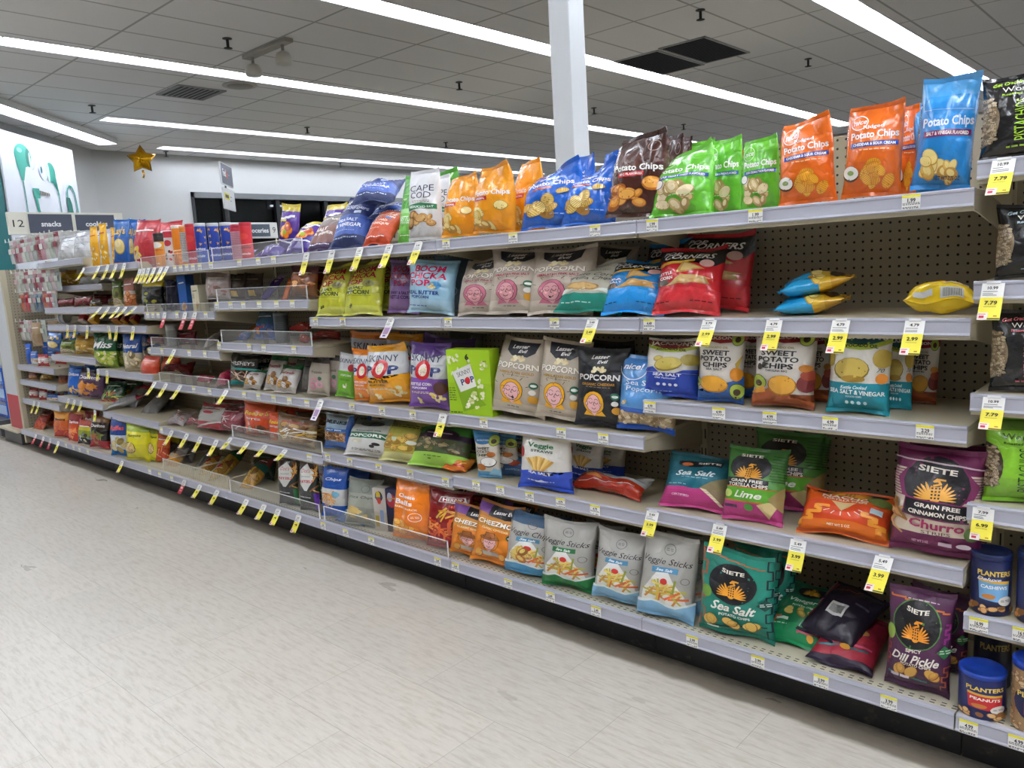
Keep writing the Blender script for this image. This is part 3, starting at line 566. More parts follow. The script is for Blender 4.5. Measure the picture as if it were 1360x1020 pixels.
@design('lays_pita', [(0, '1C58B8'), (.24, 'CFCFCC'), (.62, '1E4EA0')], 1.6)
def _(A): A.T('Chips', .55, .8, .6, .12, 'D6E0F2', 's', .06); A.chips('straw', .2, .26, .6, .5, 16, .09, ['D99A5A', 'C9823E', 'E2B070'], 4); A.E(.72, .5, .12, .1, '6FA9C8'); A.E(.5, .1, .42, .18, '1E5FC6')
@design('pita', [(0, '8A8E84'), (.4, '9A9C90'), (.7, '84887E')], 1.5, 'matte')
def _(A): A.T('Pita Chips', .55, .62, .76, .12, '2A2A24', 'i', .06); A.ring(.6, .82, .12, .012, '4A4C44'); A.chips('tri', .2, .14, .8, .36, 12, .13, ['E2CC92', 'D2B878', 'C9AC68', 'B9985A'], 4)
@design('clearblue', [(0, '5A78A8'), (.5, '8A9AB4'), (.8, '3E64A8')], 1.3)
def _(A): A.L([(.3, .2), (.6, .8)], .03, 'D6DCE6'); A.L([(.2, .6), (.7, .5)], .025, 'C6CEDC')
@design('nutblue', [(0, '3C6CB8'), (.2, 'B9B4A8'), (.24, '7C5A36'), (.5, '4A7CBC'), (.62, '8AA6BC'), (.85, '93A0A4')], 1.4)
def _(A): A.chips('nut', .14, .24, .86, .46, 44, .07, ['B98A58', 'A67844', 'C99A66', '6E4A28'], 3); A.P([(.1, .5), (.9, .54), (.9, .62), (.1, .58)], '2E62A8'); A.T('NUT MIX', .5, .56, .5, .06, 'DCE8F2', 'n', .04); A.T('MUNKS', .5, .8, .7, .15, '16181C', 'n'); A.R(.86, 0, 1, 1, '2A5CB0')
@design('white_green', [(0, 'DADAD6'), (.42, '1E6B48'), (.6, 'B4B6B0'), (.85, '5A625C')], 1.45, 'matte')
def _(A): A.T('POPCORN', .5, .51, .8, .13, 'F3F5F0', 'n', .04); A.T('AVOCADO OIL', .5, .66, .6, .06, '2A3A30', 'b', .04); A.E(.5, .88, .3, .12, '1A1C1A'); A.chips('pop', .2, .3, .4, .38, 4, .07, ['E9E4D2', 'D6CEB4'], 3); A.E(.74, .28, .07, .06, '1A1A1A'); A.E(.66, .22, .06, .06, '2A2A2A'); A.lines(.2, .08, .8, .14, 2, '5A5A58')
@design('veg_yellow', [(0, 'CFCB8C'), (.15, 'B9AC48'), (.6, 'A8A444'), (.85, '8E8C3C')], 1.45, 'matte')
def _(A): A.chips('ball', .15, .14, .8, .6, 16, .12, ['E6C464', 'D9AE4A', 'CFA03E', '9C7A2A'], 6); A.lines(.15, .76, .85, .86, 2, '3A3A20'); A.R(.3, .42, .42, .5, 'D6DCC0'); A.E(.72, .4, .12, .07, 'DDE2D6')
@design('greenbean', [(0, 'A3D452'), (.26, '4A5A34'), (.62, '3E2A48'), (.74, '3E8A34')], 1.45, 'matte')
def _(A): A.chips('nut', .08, .28, .9, .58, 36, .085, ['8A7A52', '6E6A3C', '9C8A60', '4A4424'], 5); A.E(.5, .74, .32, .2, '3A1E3A'); A.zig(.3, .74, .7, .76, 4, .02, .05, 'D9C6DE'); A.lines(.3, .16, .6, .2, 1, '4E7A20'); A.E(.4, .12, .03, .02, '4E7A20')
@design('orangelie', [(0, 'E07A2A'), (.4, 'D98A3C'), (.8, 'C9762A')], 1.2)
def _(A): A.chips('straw', .15, .2, .85, .8, 16, .1, ['E9A24A', 'D9822C', 'F0B86A'], 3); A.R(.1, .08, .9, .14, 'D23A2A')
@design('redlie', [(0, 'B83018'), (.55, 'A8A8A6'), (.8, 'B4B4B2')], 1.2)
def _(A): A.E(.3, .34, .13, .1, 'D98A3C'); A.L([(.1, .1), (.9, .3)], .02, 'E9D6CC'); A.E(.7, .3, .05, .05, 'E9D6CC'); A.lines(.3, .66, .8, .74, 2, '5A5A58')
@design('blueflat', [(0, '2E4F7A'), (.5, '3E8AB8')], 1.3)
def _(A): A.E(.5, .62, .26, .24, 'A8442A'); A.lines(.2, .2, .8, .3, 2, '9CB8CC')
# ---- the smaller, farther packets
def simple(name, bands, blob=None, txt=None, tcol='F1EEE8', a=1.5, m='film', tv=.74, tw=.7, th=0., st='b', extra=None):
    def art(A):
        if blob: A.chips(*blob)
        if extra: extra(A)
        if txt: A.T(txt, .5, tv, tw, th, tcol, st, .05)
        else: A.zig(.22, .78, .8, .8, 5, .02, .05, tcol)
    D[name] = dict(b=bands, a=a, m=m, seal=None, art=art)
cc = lambda k, n, s, cols, seed=3: (k, .15, .12, .85, .45, n, s, cols, seed)
simple('orange_plain', [(0, 'E26A16')]); simple('red_pop', [(0, 'B8303A'), (.5, 'C23A44')], ('pop', .05, .1, .4, .4, 12, .09, ['EDE0BC', 'D9C48E', 'E9C64A'], 3))
simple('lays_blue', [(0, '1E56A4'), (.6, '2468B8')], None, "Lay's", 'E9C23C', extra=lambda A: (A.E(.5, .36, .36, .3, 'A98A3C'), A.E(.5, .37, .33, .27, 'E2CE86'), A.E(.44, .42, .2, .12, 'EEDFA8')))
simple('lays_yellow', [(0, 'E6A818'), (.6, 'EDB41E')], cc('chip', 8, .16, CH), None, 'B4241E', 2.2)
simple('silver', [(0, 'B9BBBE'), (.2, 'C6C8CC'), (.85, 'AEB0B4')], ('straw', .2, .2, .9, .7, 12, .05, ['8E9092', '9EA0A4', 'D6D8DA'], 5), None, '7E8084', 1.3); simple('orangeball', [(0, '8A5A30'), (.5, '9C5A34'), (.8, '7A4A50')], ('ball', .15, .3, .85, .55, 8, .14, ['F0B070', 'E08A44', 'D67A34', '8A4A1E'], 3), None, 'E9D8CC')
simple('darkred', [(0, '7A2028'), (.4, '8A2630'), (.8, '6E2A2A')], cc('nut', 8, .1, ['A85A4A', '7E2A34', 'C09060', '5A1A1E']), None, 'D6C2B8'); simple('purple_flat', [(0, '43288E'), (.5, '5A3A9E'), (.85, '9A86B4')], ('chip', .2, .2, .9, .8, 6, .1, ['D6C8E2', 'C9A2B8', 'E9C8A8', '7A4A6A'], 5), None, 'E6DEF2')
simple('clear_grey', [(0, 'A89A98'), (.4, '9E8E8C'), (.9, 'C0A8AA')], cc('nut', 9, .1, ['B49A90', 'A0403E', 'C9BCB4', '7A5A52'])); simple('darkbrown', [(0, '5A4434'), (.3, '4A3A30')], None, None, 'A89478', extra=lambda A: A.R(.3, .05, .7, .3, 'D9AE24'))
simple('blackyel', [(0, '1E1E22'), (.85, 'D2BE22')], ('nut', .2, .2, .85, .6, 8, .14, ['8EA04A', '9AA29C', 'B9B04A', '3A4A24'], 4), None, '2A2A2A'); simple('darkblue', [(0, '23294A'), (.5, '2A3158')], None, None, '8A92B4'); simple('pinkstuff', [(0, '9A4450'), (.5, 'A85A62')], cc('nut', 9, .1, ['D69AA0', 'B4545E', 'E2BCC0', '7A2A34']))
simple('greenveg', [(0, 'C9BC9A'), (.3, '7A8A3C'), (.7, '5E7A34')], ('nut', .1, .1, .9, .5, 7, .16, ['C9B48A', '8A9A44', 'D9C8A0', '5A5A2A'], 3)); simple('peachbag', [(0, 'C9743A'), (.4, 'D9CFC4'), (.55, 'A86A5A')], cc('ball', 5, .2, ['F0B48A', 'E0925A', 'D67A44', '8A4424'])); simple('whiteblue', [(0, 'C9CCCE'), (.5, 'C2B87A'), (.75, '4A5A8E')], None, None, '6A6A6C')
simple('yellowbag', [(0, 'B48A1E'), (.5, 'C49A26'), (.85, 'A87E1E')], cc('chip', 7, .14, CH), None, 'A8302A'); simple('greenbag', [(0, '1A5A42'), (.5, '1E6A4C')], None, None, 'D2DCC8'); simple('misgreen', [(0, '8EAE34'), (.1, '7FA42E'), (.45, '1E6038'), (.9, '1A5632')], ('pop', .05, .08, .9, .4, 18, .13, ['D6DE6A', 'B9C83A', 'E2D6A8', 'A8B848'], 3), 'Miss', 'F1F3EC', tv=.66, st='s', tw=.8)
simple('stateblue', [(0, 'B9A888'), (.08, 'C9BCA0'), (.48, '24509C'), (.85, '1E4890')], cc('chip', 8, .16, ['E9DCB8', 'D9C898', 'C9B684', '8A744A']), 'Natural', 'F1F3F6', tv=.66, st='s', tw=.84); simple('redorange', [(0, 'D8482C'), (.5, 'E05A38'), (.85, 'C8442E')], None, None, 'E9937A'); simple('tanbag', [(0, '9A8060'), (.5, 'AE9270')]); simple('bluebag', [(0, '1E52B4'), (.5, '2660C4')])
simple('bluewhite', [(0, 'D2D4D8'), (.5, '3A64B0')], cc('chip', 3, .16, ['E2C8A0', 'C98A4A', 'B9743A', '6A4424'])); simple('redwhite', [(0, 'C2343C'), (.35, 'D9D2D0'), (.7, 'B42E38')], cc('ball', 3, .18, ['EDE6E2', 'D9B8B4', 'C84A4E', '8A2028'])); simple('dor_brown', [(0, 'A84A20'), (.5, '7A3424'), (.8, '5E2A24')], cc('tri', 8, .2, ['E0893A', 'C9702A', 'D97A30']), 'Doritos', 'EFE6DE'); simple('dor_blue', [(0, '1E5CB4'), (.3, '2A6ED0')], ('tri', .2, .05, .8, .25, 5, .16, ['E2BC6A', 'D2A24A'], 3), 'Doritos', 'F1F3F8')
simple('dor_purple', [(0, '56264E'), (.4, '4E2850'), (.7, '46304E')], ('tri', .1, .1, .8, .46, 10, .2, ['E09A3C', 'D68A2C', 'C87A26'], 3), 'Doritos', 'EFEAF0', tw=.8); simple('greenred', [(0, 'B02A3C'), (.2, '2E5A2C'), (.6, '1C4A30')], cc('straw', 12, .09, ['B9C24A', 'D9A83A', '8AA03A', 'C8642E']), None, 'E6EAD8'); simple('silverred', [(0, 'B4B4B6'), (.55, 'A8A8AA'), (.8, 'A82A44')], ('straw', .1, .1, .9, .5, 12, .05, ['D6D6D8', '8E8E92', 'C0C0C4'], 5), None, 'B02A44'); simple('pinkgrey', [(0, '8E8C8C'), (.5, '7E7A7C'), (.75, 'A82A4A')], None, None, 'C24A64'); simple('greydark', [(0, '6E6A66'), (.5, '5E5A58'), (.85, '524E4C')], None, None, '7A7672', 1.4, 'matte')
simple('cheet_red', [(0, 'C8542A'), (.3, '9A3222'), (.7, '7E2A24')], cc('straw', 12, .12, ['E2743A', 'D2562A', 'B83A22']), 'Cheetos', 'E2B8A0'); simple('whiteblack', [(0, 'C8C6C2'), (.5, '2A2A2C')]); simple('cheet_orange', [(0, 'C83A24'), (.3, 'D9682A'), (.7, 'E0922E')], cc('straw', 14, .12, ['F0902E', 'E2702A', 'D8502A']), 'Cheetos', '3A1E14'); simple('dor_red', [(0, 'C8321E'), (.4, 'D24A24'), (.75, '9A2A2A')], cc('tri', 10, .2, ['F0703A', 'E25A2A', 'F08A4A']), 'Doritos', 'F0E2D6'); simple('funyun', [(0, '2A2A2A'), (.3, '8E9A2A'), (.6, 'C8B82A'), (.8, 'B8402A')], cc('nut', 6, .15, ['B9BEB8', '8A9088', 'D6D2B0', '3A3A2A']))
simple('dor_black', [(0, 'A82028'), (.2, '26221E'), (.6, '3A2A1E'), (.85, '8A5A2A')], cc('tri', 8, .2, ['8A4A2A', '6E7A2A', 'A85A34']), 'Doritos', 'D9D2C8'); simple('ruffle_blue', [(0, '1E6CB0'), (.14, 'C9CCCE'), (.56, '24488C'), (.8, '2A4A90')], cc('ridge', 6, .18, ['E9DDAA', 'D9C888', 'C9B468', '8A7434']), 'Ruffles', 'D65A5E', tv=.78); simple('yellow_fun', [(0, 'D6CE14'), (.5, 'DFD61A'), (.85, '9AAE26')], None, 'Funyuns', '3A4A1E', tw=.5, extra=lambda A: (A.E(.34, .36, .3, .28, '3A3A14'), A.E(.34, .36, .27, .25, 'D9B86A'), A.chips('straw', .2, .26, .5, .46, 8, .08, ['E9D29A', 'C9A45A'], 3))); simple('orange_red', [(0, 'C84A24'), (.5, 'D9682A')], cc('straw', 8, .12, ['E9A05A', 'B83A22']))
simple('bread_white', [(0, 'DE941E'), (.3, 'C9A06A'), (.5, '9A8A84'), (.75, 'A8A4A2')], ('nut', .1, .4, .6, .7, 7, .12, ['C9A27A', '8A5A44', 'B9B4B0', '5A3A2A'], 3)); simple('bread_yellow', [(0, 'C9A24A'), (.3, 'B98A3C'), (.7, '8A5A3A')], cc('nut', 5, .2, ['D9B466', 'C49A4A', 'B4823A', '8A5E24']), None, 'A82A30', extra=lambda A: (A.P([(.5, .75), (.62, .6), (.8, .62), (.7, .5), (.76, .38), (.5, .42), (.24, .38), (.3, .5), (.2, .62), (.38, .6)], 'B8283A'), A.P([(.05, .1), (.95, .5), (.95, .54), (.05, .14)], 'E6DAB4')))
simple('bread_gold', [(0, 'C29A34'), (.4, 'A88430'), (.55, '1E6A44'), (.75, '5E2A2A')], cc('nut', 5, .22, ['D6B256', 'C29C40', 'B08830', '846422'])); simple('bread_green', [(0, 'C09238'), (.4, 'A87E36'), (.5, '1E5A52'), (.72, '7A2A2E')], cc('nut', 6, .2, ['D2A85A', 'B98C3E', 'A67A30', '7A5A22'])); simple('darkgreen', [(0, '1E3A2C'), (.5, '1A342A')], None, None, '5A8A80')
def dots(A, edge):
    A.P([(.5, .97), (.86, .8), (.82, .6), (.55, .4), (.4, .4), (.12, .6), (.1, .8)], 'D2D2CE'); A.T("Dot's", .46, .82, .46, .16, 'C0242E', 'i', .06); A.T('Homestyle', .48, .7, .44, .07, '3A5A6A', 'i', .06); A.T('PRETZELS', .48, .6, .74, .1, 'C02440', 'n', .06); A.R(.84, .0, 1, .36, edge); A.T('ORIGINAL SEASONED', .42, .26, .6, .05, 'D6DAD4', 'n'); A.chips('straw', .88, .4, .98, .95, 10, .1, ['B9803A', '8A5A2A', 'D29A4A'], 3)
for nm, ed in (('dots_green', '1E6A34'), ('dots_purple', '5E2A9E')): D[nm] = dict(b=[(0, '2C3230'), (.7, '3A2A24')], a=1.9, m='film', seal=None, art=(lambda A, e=ed: dots(A, e)))
simple('bluesnack', [(0, '4A6AB4'), (.5, '3A6A94')], cc('nut', 5, .14, ['D0884A', '8AA0D0', '2A3A7A', '5A3A24']), extra=lambda A: A.zig(.2, .3, .6, .4, 4, .03, .06, 'C23A34')); simple('orangeflat', [(0, 'B4702A'), (.5, 'C88434')]); simple('redflat', [(0, 'A83028'), (.4, 'B93C30'), (.8, 'C9BEB4')], cc('nut', 6, .12, ['E08A7A', 'D2543E', 'F0C8B0', '7A1E1A'])); simple('whitepack', [(0, 'C4BCB8'), (.5, 'B4A8A4')], None, None, '8A3A3A')
simple('hershey', [(0, '1E8A86'), (.12, '5A4438'), (.3, '2E2624'), (.5, '2A8A84'), (.58, '1C1A1A')], ('straw', .2, .16, .85, .4, 12, .09, ['B48A6A', '8A5A3E', 'D2B49A'], 3), "HERSHEY'S", 'CFCDCA', tv=.72, tw=.86, th=.2, st='n'); simple('pinkbag', [(0, 'B4284A'), (.5, 'C23A58')], None, None, 'D98A9A')
simple('kisses', [(0, 'B9B2AA'), (.15, 'D2CECA'), (.75, 'C9C4C0'), (.85, '1E7A4A')], ('nut', .15, .12, .75, .42, 8, .15, ['D2A45A', 'C08A44', 'E2D8CC', '8A5A2A'], 3), 'Pretzels', '9A2A34', tv=.66, st='s'); simple('greybag', [(0, '7A7874'), (.5, '6A6866'), (.85, '5A5856')], ('straw', .2, .2, .9, .9, 8, .06, ['4A4846', '8E8C88'], 3), None, '3A3836', 1.4, 'matte'); simple('pinkpret', [(0, 'ACA294'), (.6, 'A0978A'), (.88, '3A3634')], None, 'Pretzels', '6A5E56', tw=.5, tv=.62, m='matte', extra=lambda A: (A.ring(.4, .34, .13, .07, 'D08AA2'), A.ring(.62, .26, .12, .07, 'DB9AB0'), A.ring(.34, .2, .12, .07, 'C87A94'), A.E(.66, .44, .09, .09, '3A6A54')))
simple('reese', [(0, 'C4683A'), (.14, 'D2481A'), (.6, 'D9501E')], ('nut', .1, .1, .9, .3, 7, .12, ['C9A07A', 'A87A50', 'D9B894', '6A4024'], 3), "Reese's", 'E9C22A', tv=.72, st='s', tw=.8, extra=lambda A: (A.T('BITES', .46, .54, .5, .09, 'F0E2D2', 'b'),)); simple('cookies', [(0, 'B09A74'), (.4, '9C7E54'), (.8, '7A5E44')], ('nut', .12, .1, .88, .7, 14, .17, ['D9C8A0', 'C9A860', 'B98E4A', '7A5226'], 3), None, 'B8322A', extra=lambda A: A.chips('straw', .3, .3, .8, .6, 8, .1, ['EDE6DA', '6A3A1E', 'E9B42A'], 4)); simple('pinkred', [(0, '8E3A48'), (.4, '9A4452'), (.8, '7A2E3C')], ('straw', .1, .1, .9, .6, 14, .09, ['C2848E', 'A8505E', 'D6B4B8'], 3), None, 'D6BCC0'); simple('whitered', [(0, 'A83240'), (.2, 'A29C98'), (.9, 'A8323E')], None, None, '8E2A34', extra=lambda A: (A.E(.5, .62, .2, .1, 'A8303C'), A.P([(0, 0), (1, .3), (1, .24), (0, -.06)], 'C9C4C0')))
# ---- canisters and cartons (same picture language)
def can_art(name, base, fn, a=1.4, top=None, lid=None): D[name] = dict(b=base, a=a, m='card', seal=None, art=fn, lid=lid)
def planters(A, lab, txt, nuts):
    A.T('PLANTERS', .5, .8, .52, .12, 'E9C85A', 'b'); A.P([(.28, .3), (.72, .24), (.74, .6), (.26, .64)], lab); A.P([(.26, .64), (.74, .6), (.74, .66), (.26, .7)], 'D9A83A'); A.T(txt, .5, .54, .4, .08, W_, 'n', -.04); A.E(.68, .28, .12, .11, 'E6E2DC'); A.lines(.6, .26, .76, .31, 2, '5A5A5A'); A.E(.42, .36, .1, .06, 'C9803A'); A.chips('nut', .05, .04, .95, .16, 16, .07, ['D6A468', 'C89050', 'E2B880', '8A5A2A'], nuts); A.R(.86, .24, .9, .5, 'E6E6EA')
can_art('can_peanut', [(0, '1B2356'), (.3, '1E2A66')], lambda A: planters(A, 'C8282E', 'PEANUTS', 3), 1.05, lid='1C3E9E'); can_art('can_cashew', [(0, '1C2450'), (.3, '20295A')], lambda A: (planters(A, '6FA8D8', 'CASHEWS', 5), A.T('Deluxe', .42, .7, .34, .08, 'D9DCEC', 's')), 1.2, lid='1A2A5E'); can_art('can_dark', [(0, '181C34')], lambda A: A.T('PLANTERS', .5, .7, .52, .12, 'A8924A', 'b'), 1.1, lid='141A38')
can_art('jar_nuts', [(0, 'A8865E')], lambda A: (A.chips('nut', .02, .02, .98, .96, 120, .055, ['C9A478', 'B48C5C', 'D9B88E', '7E5A36'], 4), A.E(.5, .5, .36, .4, '1E2450'), A.T('PLANTERS', .5, .64, .6, .12, 'E9C85A', 'b'), A.P([(.3, .3), (.7, .3), (.7, .52), (.3, .52)], 'C8282E')), 1.3, lid='1C3E9E')
tri6 = lambda A, c: A.chips('tri', .05, .5, .95, .95, 9, .1, c, 3)
can_art('can_dorblue', [(0, '2C4FA4'), (.3, '1E3A94')], lambda A: (tri6(A, ['E2B06A', 'D29A50']), A.T('Doritos', .5, .4, .8, .14, 'F1F3F8', 's'), A.T('minis', .5, .2, .7, .14, 'E6EAF6', 's'), A.R(1.3, 0, 1.4, .1, 'FFFFFF')), 2., lid='C9CCD2'); can_art('can_dorred', [(0, 'C02430'), (.3, 'CC2A34')], lambda A: (A.T('Doritos', .5, .36, .8, .15, '26181A', 's'), A.T('minis', .5, .16, .7, .13, 'F0E2E0', 's'), A.E(.5, .7, .3, .2, 'D8443E')), 2., lid='B42A38'); can_art('can_pink', [(0, 'C48A9A'), (.9, 'B4283C')], lambda A: A.lines(.1, .1, .9, .88, 14, '8A6A72'), 2., lid='B8304A')
can_art('can_orange', [(0, 'D9701E'), (.2, 'E0801E')], lambda A: (A.zig(.2, .4, .8, .42, 4, .03, .06, 'F6E2C6'), A.chips('straw', .2, .1, .8, .3, 8, .1, ['F2B04A', 'E28A2A'], 3)), 2.1, lid='E6E2DA'); can_art('can_whitelabel', [(0, 'D97A2A'), (.1, 'C9C8C4'), (.92, 'DE8424')], lambda A: A.lines(.1, .14, .9, .9, 16, '77757A'), 2.1, lid='DFA878'); can_art('can_pringle', [(0, 'D9882A'), (.55, 'E09A2E'), (.8, '2A2426')], lambda A: (A.E(.5, .72, .36, .2, 'E9E2DC'), A.T('Pringles', .5, .56, .8, .11, 'C22A2E', 's'), A.T('16', .5, .12, .3, .1, 'F1E8DC', 'b')), 2., lid='1E1E20'); can_art('can_redwhite', [(0, 'D2CECA'), (.9, 'C2323E')], lambda A: (A.E(.5, .74, .22, .2, 'C2323E'), A.chips('nut', .2, .2, .8, .5, 6, .1, ['3A3436', 'C2323E'], 3)), 2., lid='C2384A')
can_art('tube_white', [(0, 'D2D0CC')], lambda A: (A.R(.1, .3, .9, .6, '7A8AA8'), A.lines(.1, .7, .9, .9, 4, '5A5A60')), 1.4, lid='C6C4C0'); can_art('tube_dark', [(0, '6A6E70'), (.4, '3A4044')], lambda A: A.lines(.2, .5, .8, .8, 4, '5A6064'), 1.2, lid='565C60'); can_art('tube_grey', [(0, '8E908E'), (.85, 'A8AAA8')], lambda A: A.lines(.1, .2, .9, .85, 9, '5E605E'), 1.6, lid='B8BAB8')
simple('blue_box', [(0, '2A62B4'), (.75, '2456A8')], ('nut', .2, .06, .8, .2, 6, .14, ['E2BC84', 'D2A060', 'C08A44', '8A5A2A'], 3), None, 'E9EEF6', m='card'); simple('white_box', [(0, 'D2C8A2'), (.3, 'CFC9B0')], ('ball', .55, .1, .8, .3, 2, .16, ['E9B45A', 'D99A3A', 'C98A2A', '9A6420'], 3), None, '5A5A4A', m='card', extra=lambda A: (A.R(.48, .05, .51, .9, 'E9E4D0'), A.lines(.08, .5, .42, .7, 4, '6A6A5A')))
simple('redbox', [(0, 'C9B8B4'), (.2, 'B8323A'), (.8, 'D6C8C4')], None, None, 'E9DEDA', m='card'); simple('yellowbox', [(0, 'D29A2A'), (.5, 'D8A436')], cc('nut', 4, .16, ['8A5A24', 'E9CE8A', 'B4702A', '6A3A1A']), None, 'E9E2D0', m='card'); simple('redpack', [(0, 'C88A2A'), (.15, '9A2A32'), (.7, '8E2630')], None, None, 'D6B8B4', m='card', extra=lambda A: A.L([(.1, .3), (.9, .8)], .08, 'D9D2D0'))
simple('skinny_box', [(0, '9CC41E'), (.5, 'A6CE24')], None, '6', '1E2A14', tw=.09, th=.12, tv=.9, a=1.35, m='card', extra=lambda A: (A.chips('pop', .06, .62, .98, .92, 13, .05, ['E6E8BE', 'C9D08A', 'F0F0D8'], 8), A.P([(.12, .64), (.56, .8), (.72, .3), (.88, .18), (.34, .06), (.3, .2)], '7FA818'), A.P([(.12, .66), (.56, .8), (.68, .46), (.3, .36)], 'E6E6E2'), A.T('SKINNY', .4, .66, .34, .1, '2A2A3A', 'r', .35), A.T('POP', .48, .54, .32, .13, '22346E', 'n', .3), A.E(.48, .54, .06, .075, 'C8232C'), A.chips('pop', .4, .14, .72, .4, 12, .05, ['F0EED8', 'DADCA8', 'C8CE86'], 4), A.chips('pop', .7, .2, .95, .6, 6, .05, ['E6E8BE', 'C9D08A', 'F0F0D8'], 9), A.lines(.04, .22, .2, .44, 6, '55761A'), A.lines(.05, .03, .32, .07, 1, '3A5210'), A.T('BAGS', .9, .835, .08, .03, '1E2A14', 'b')))
simple('whitebox', [(0, 'B9B0A2'), (.45, 'C2BCB4')], None, None, '3A4A8A', m='card', a=2.4, extra=lambda A: (A.E(.5, .82, .3, .3, '2A2A2A'), A.E(.45, .84, .18, .24, 'D2B42E'), A.E(.5, .72, .16, .2, 'C23A2A'), A.R(.1, .1, .4, .36, 'A8903A'), A.R(.5, .2, .8, .5, '8A9AC0'))); simple('navybox', [(0, '2A2436'), (.4, '26264A')], None, None, 'C9A82A', m='card', a=2.4, extra=lambda A: (A.E(.5, .74, .36, .4, 'B82A38'), A.E(.4, .82, .2, .26, 'B9BCD0'), A.R(.1, .02, .9, .2, '3A241E')))
def pist(A, col, bg):
    for u in (-.02, 1.02):
        A.E(u, .45, .24, .5, '8E7C62', 0, 22); A.chips('nut', max(.0, u-.19), .16, min(1., u+.19), .74, 130, .04, ['C0AC8C', 'A8957A', 'B5A283', '75644C'], 4)
    A.T('Wonderful', .56, .83, .62, .1, 'EDEBE4', 'r', .02); A.T('Roasted & Salted', .5, .765, .5, .045, col, 'b', .02); A.T('PISTACHIOS', .5, .42, .78, .17, col, 'r', PI/2); A.T('Get Crackin', .32, .91, .36, .07, col, 's', .1); A.E(.78, .965, .1, .02, 'C9C9C6'); A.lines(.32, .08, .8, .12, 1, col)
for nm, c in (('pist_green_text', 'A6D23A'), ('pist_blue_text', 'B4CCD8'), ('pist_red_text', 'E0707A')): D[nm] = dict(b=[(0, '17171B')], a=1.5, m='film', seal=None, art=(lambda A, c=c: pist(A, c, '')))
def pistl(A):
    for u in (0., 1.): A.E(u, .42, .24, .44, '4A3E30', 0, 22); A.chips('nut', max(.0, u-.17), .16, min(1., u+.17), .66, 110, .04, ['C0AC8C', 'A8957A', 'B5A283', '75644C'], 4)
    A.T('Wonderful', .56, .8, .66, .11, '1E2A14', 'r'); A.T('Roasted & Salted', .5, .72, .5, .045, '24401A', 'b'); A.T('PISTACHIOS', .52, .4, .8, .17, '24401A', 'r', PI/2); A.P([(0, .86), (1, .9), (1, 1), (0, 1)], '4E7A20')
D['pist_lime'] = dict(b=[(0, '7CB82A'), (.3, '86C430')], a=1.5, m='film', seal=None, art=pistl)
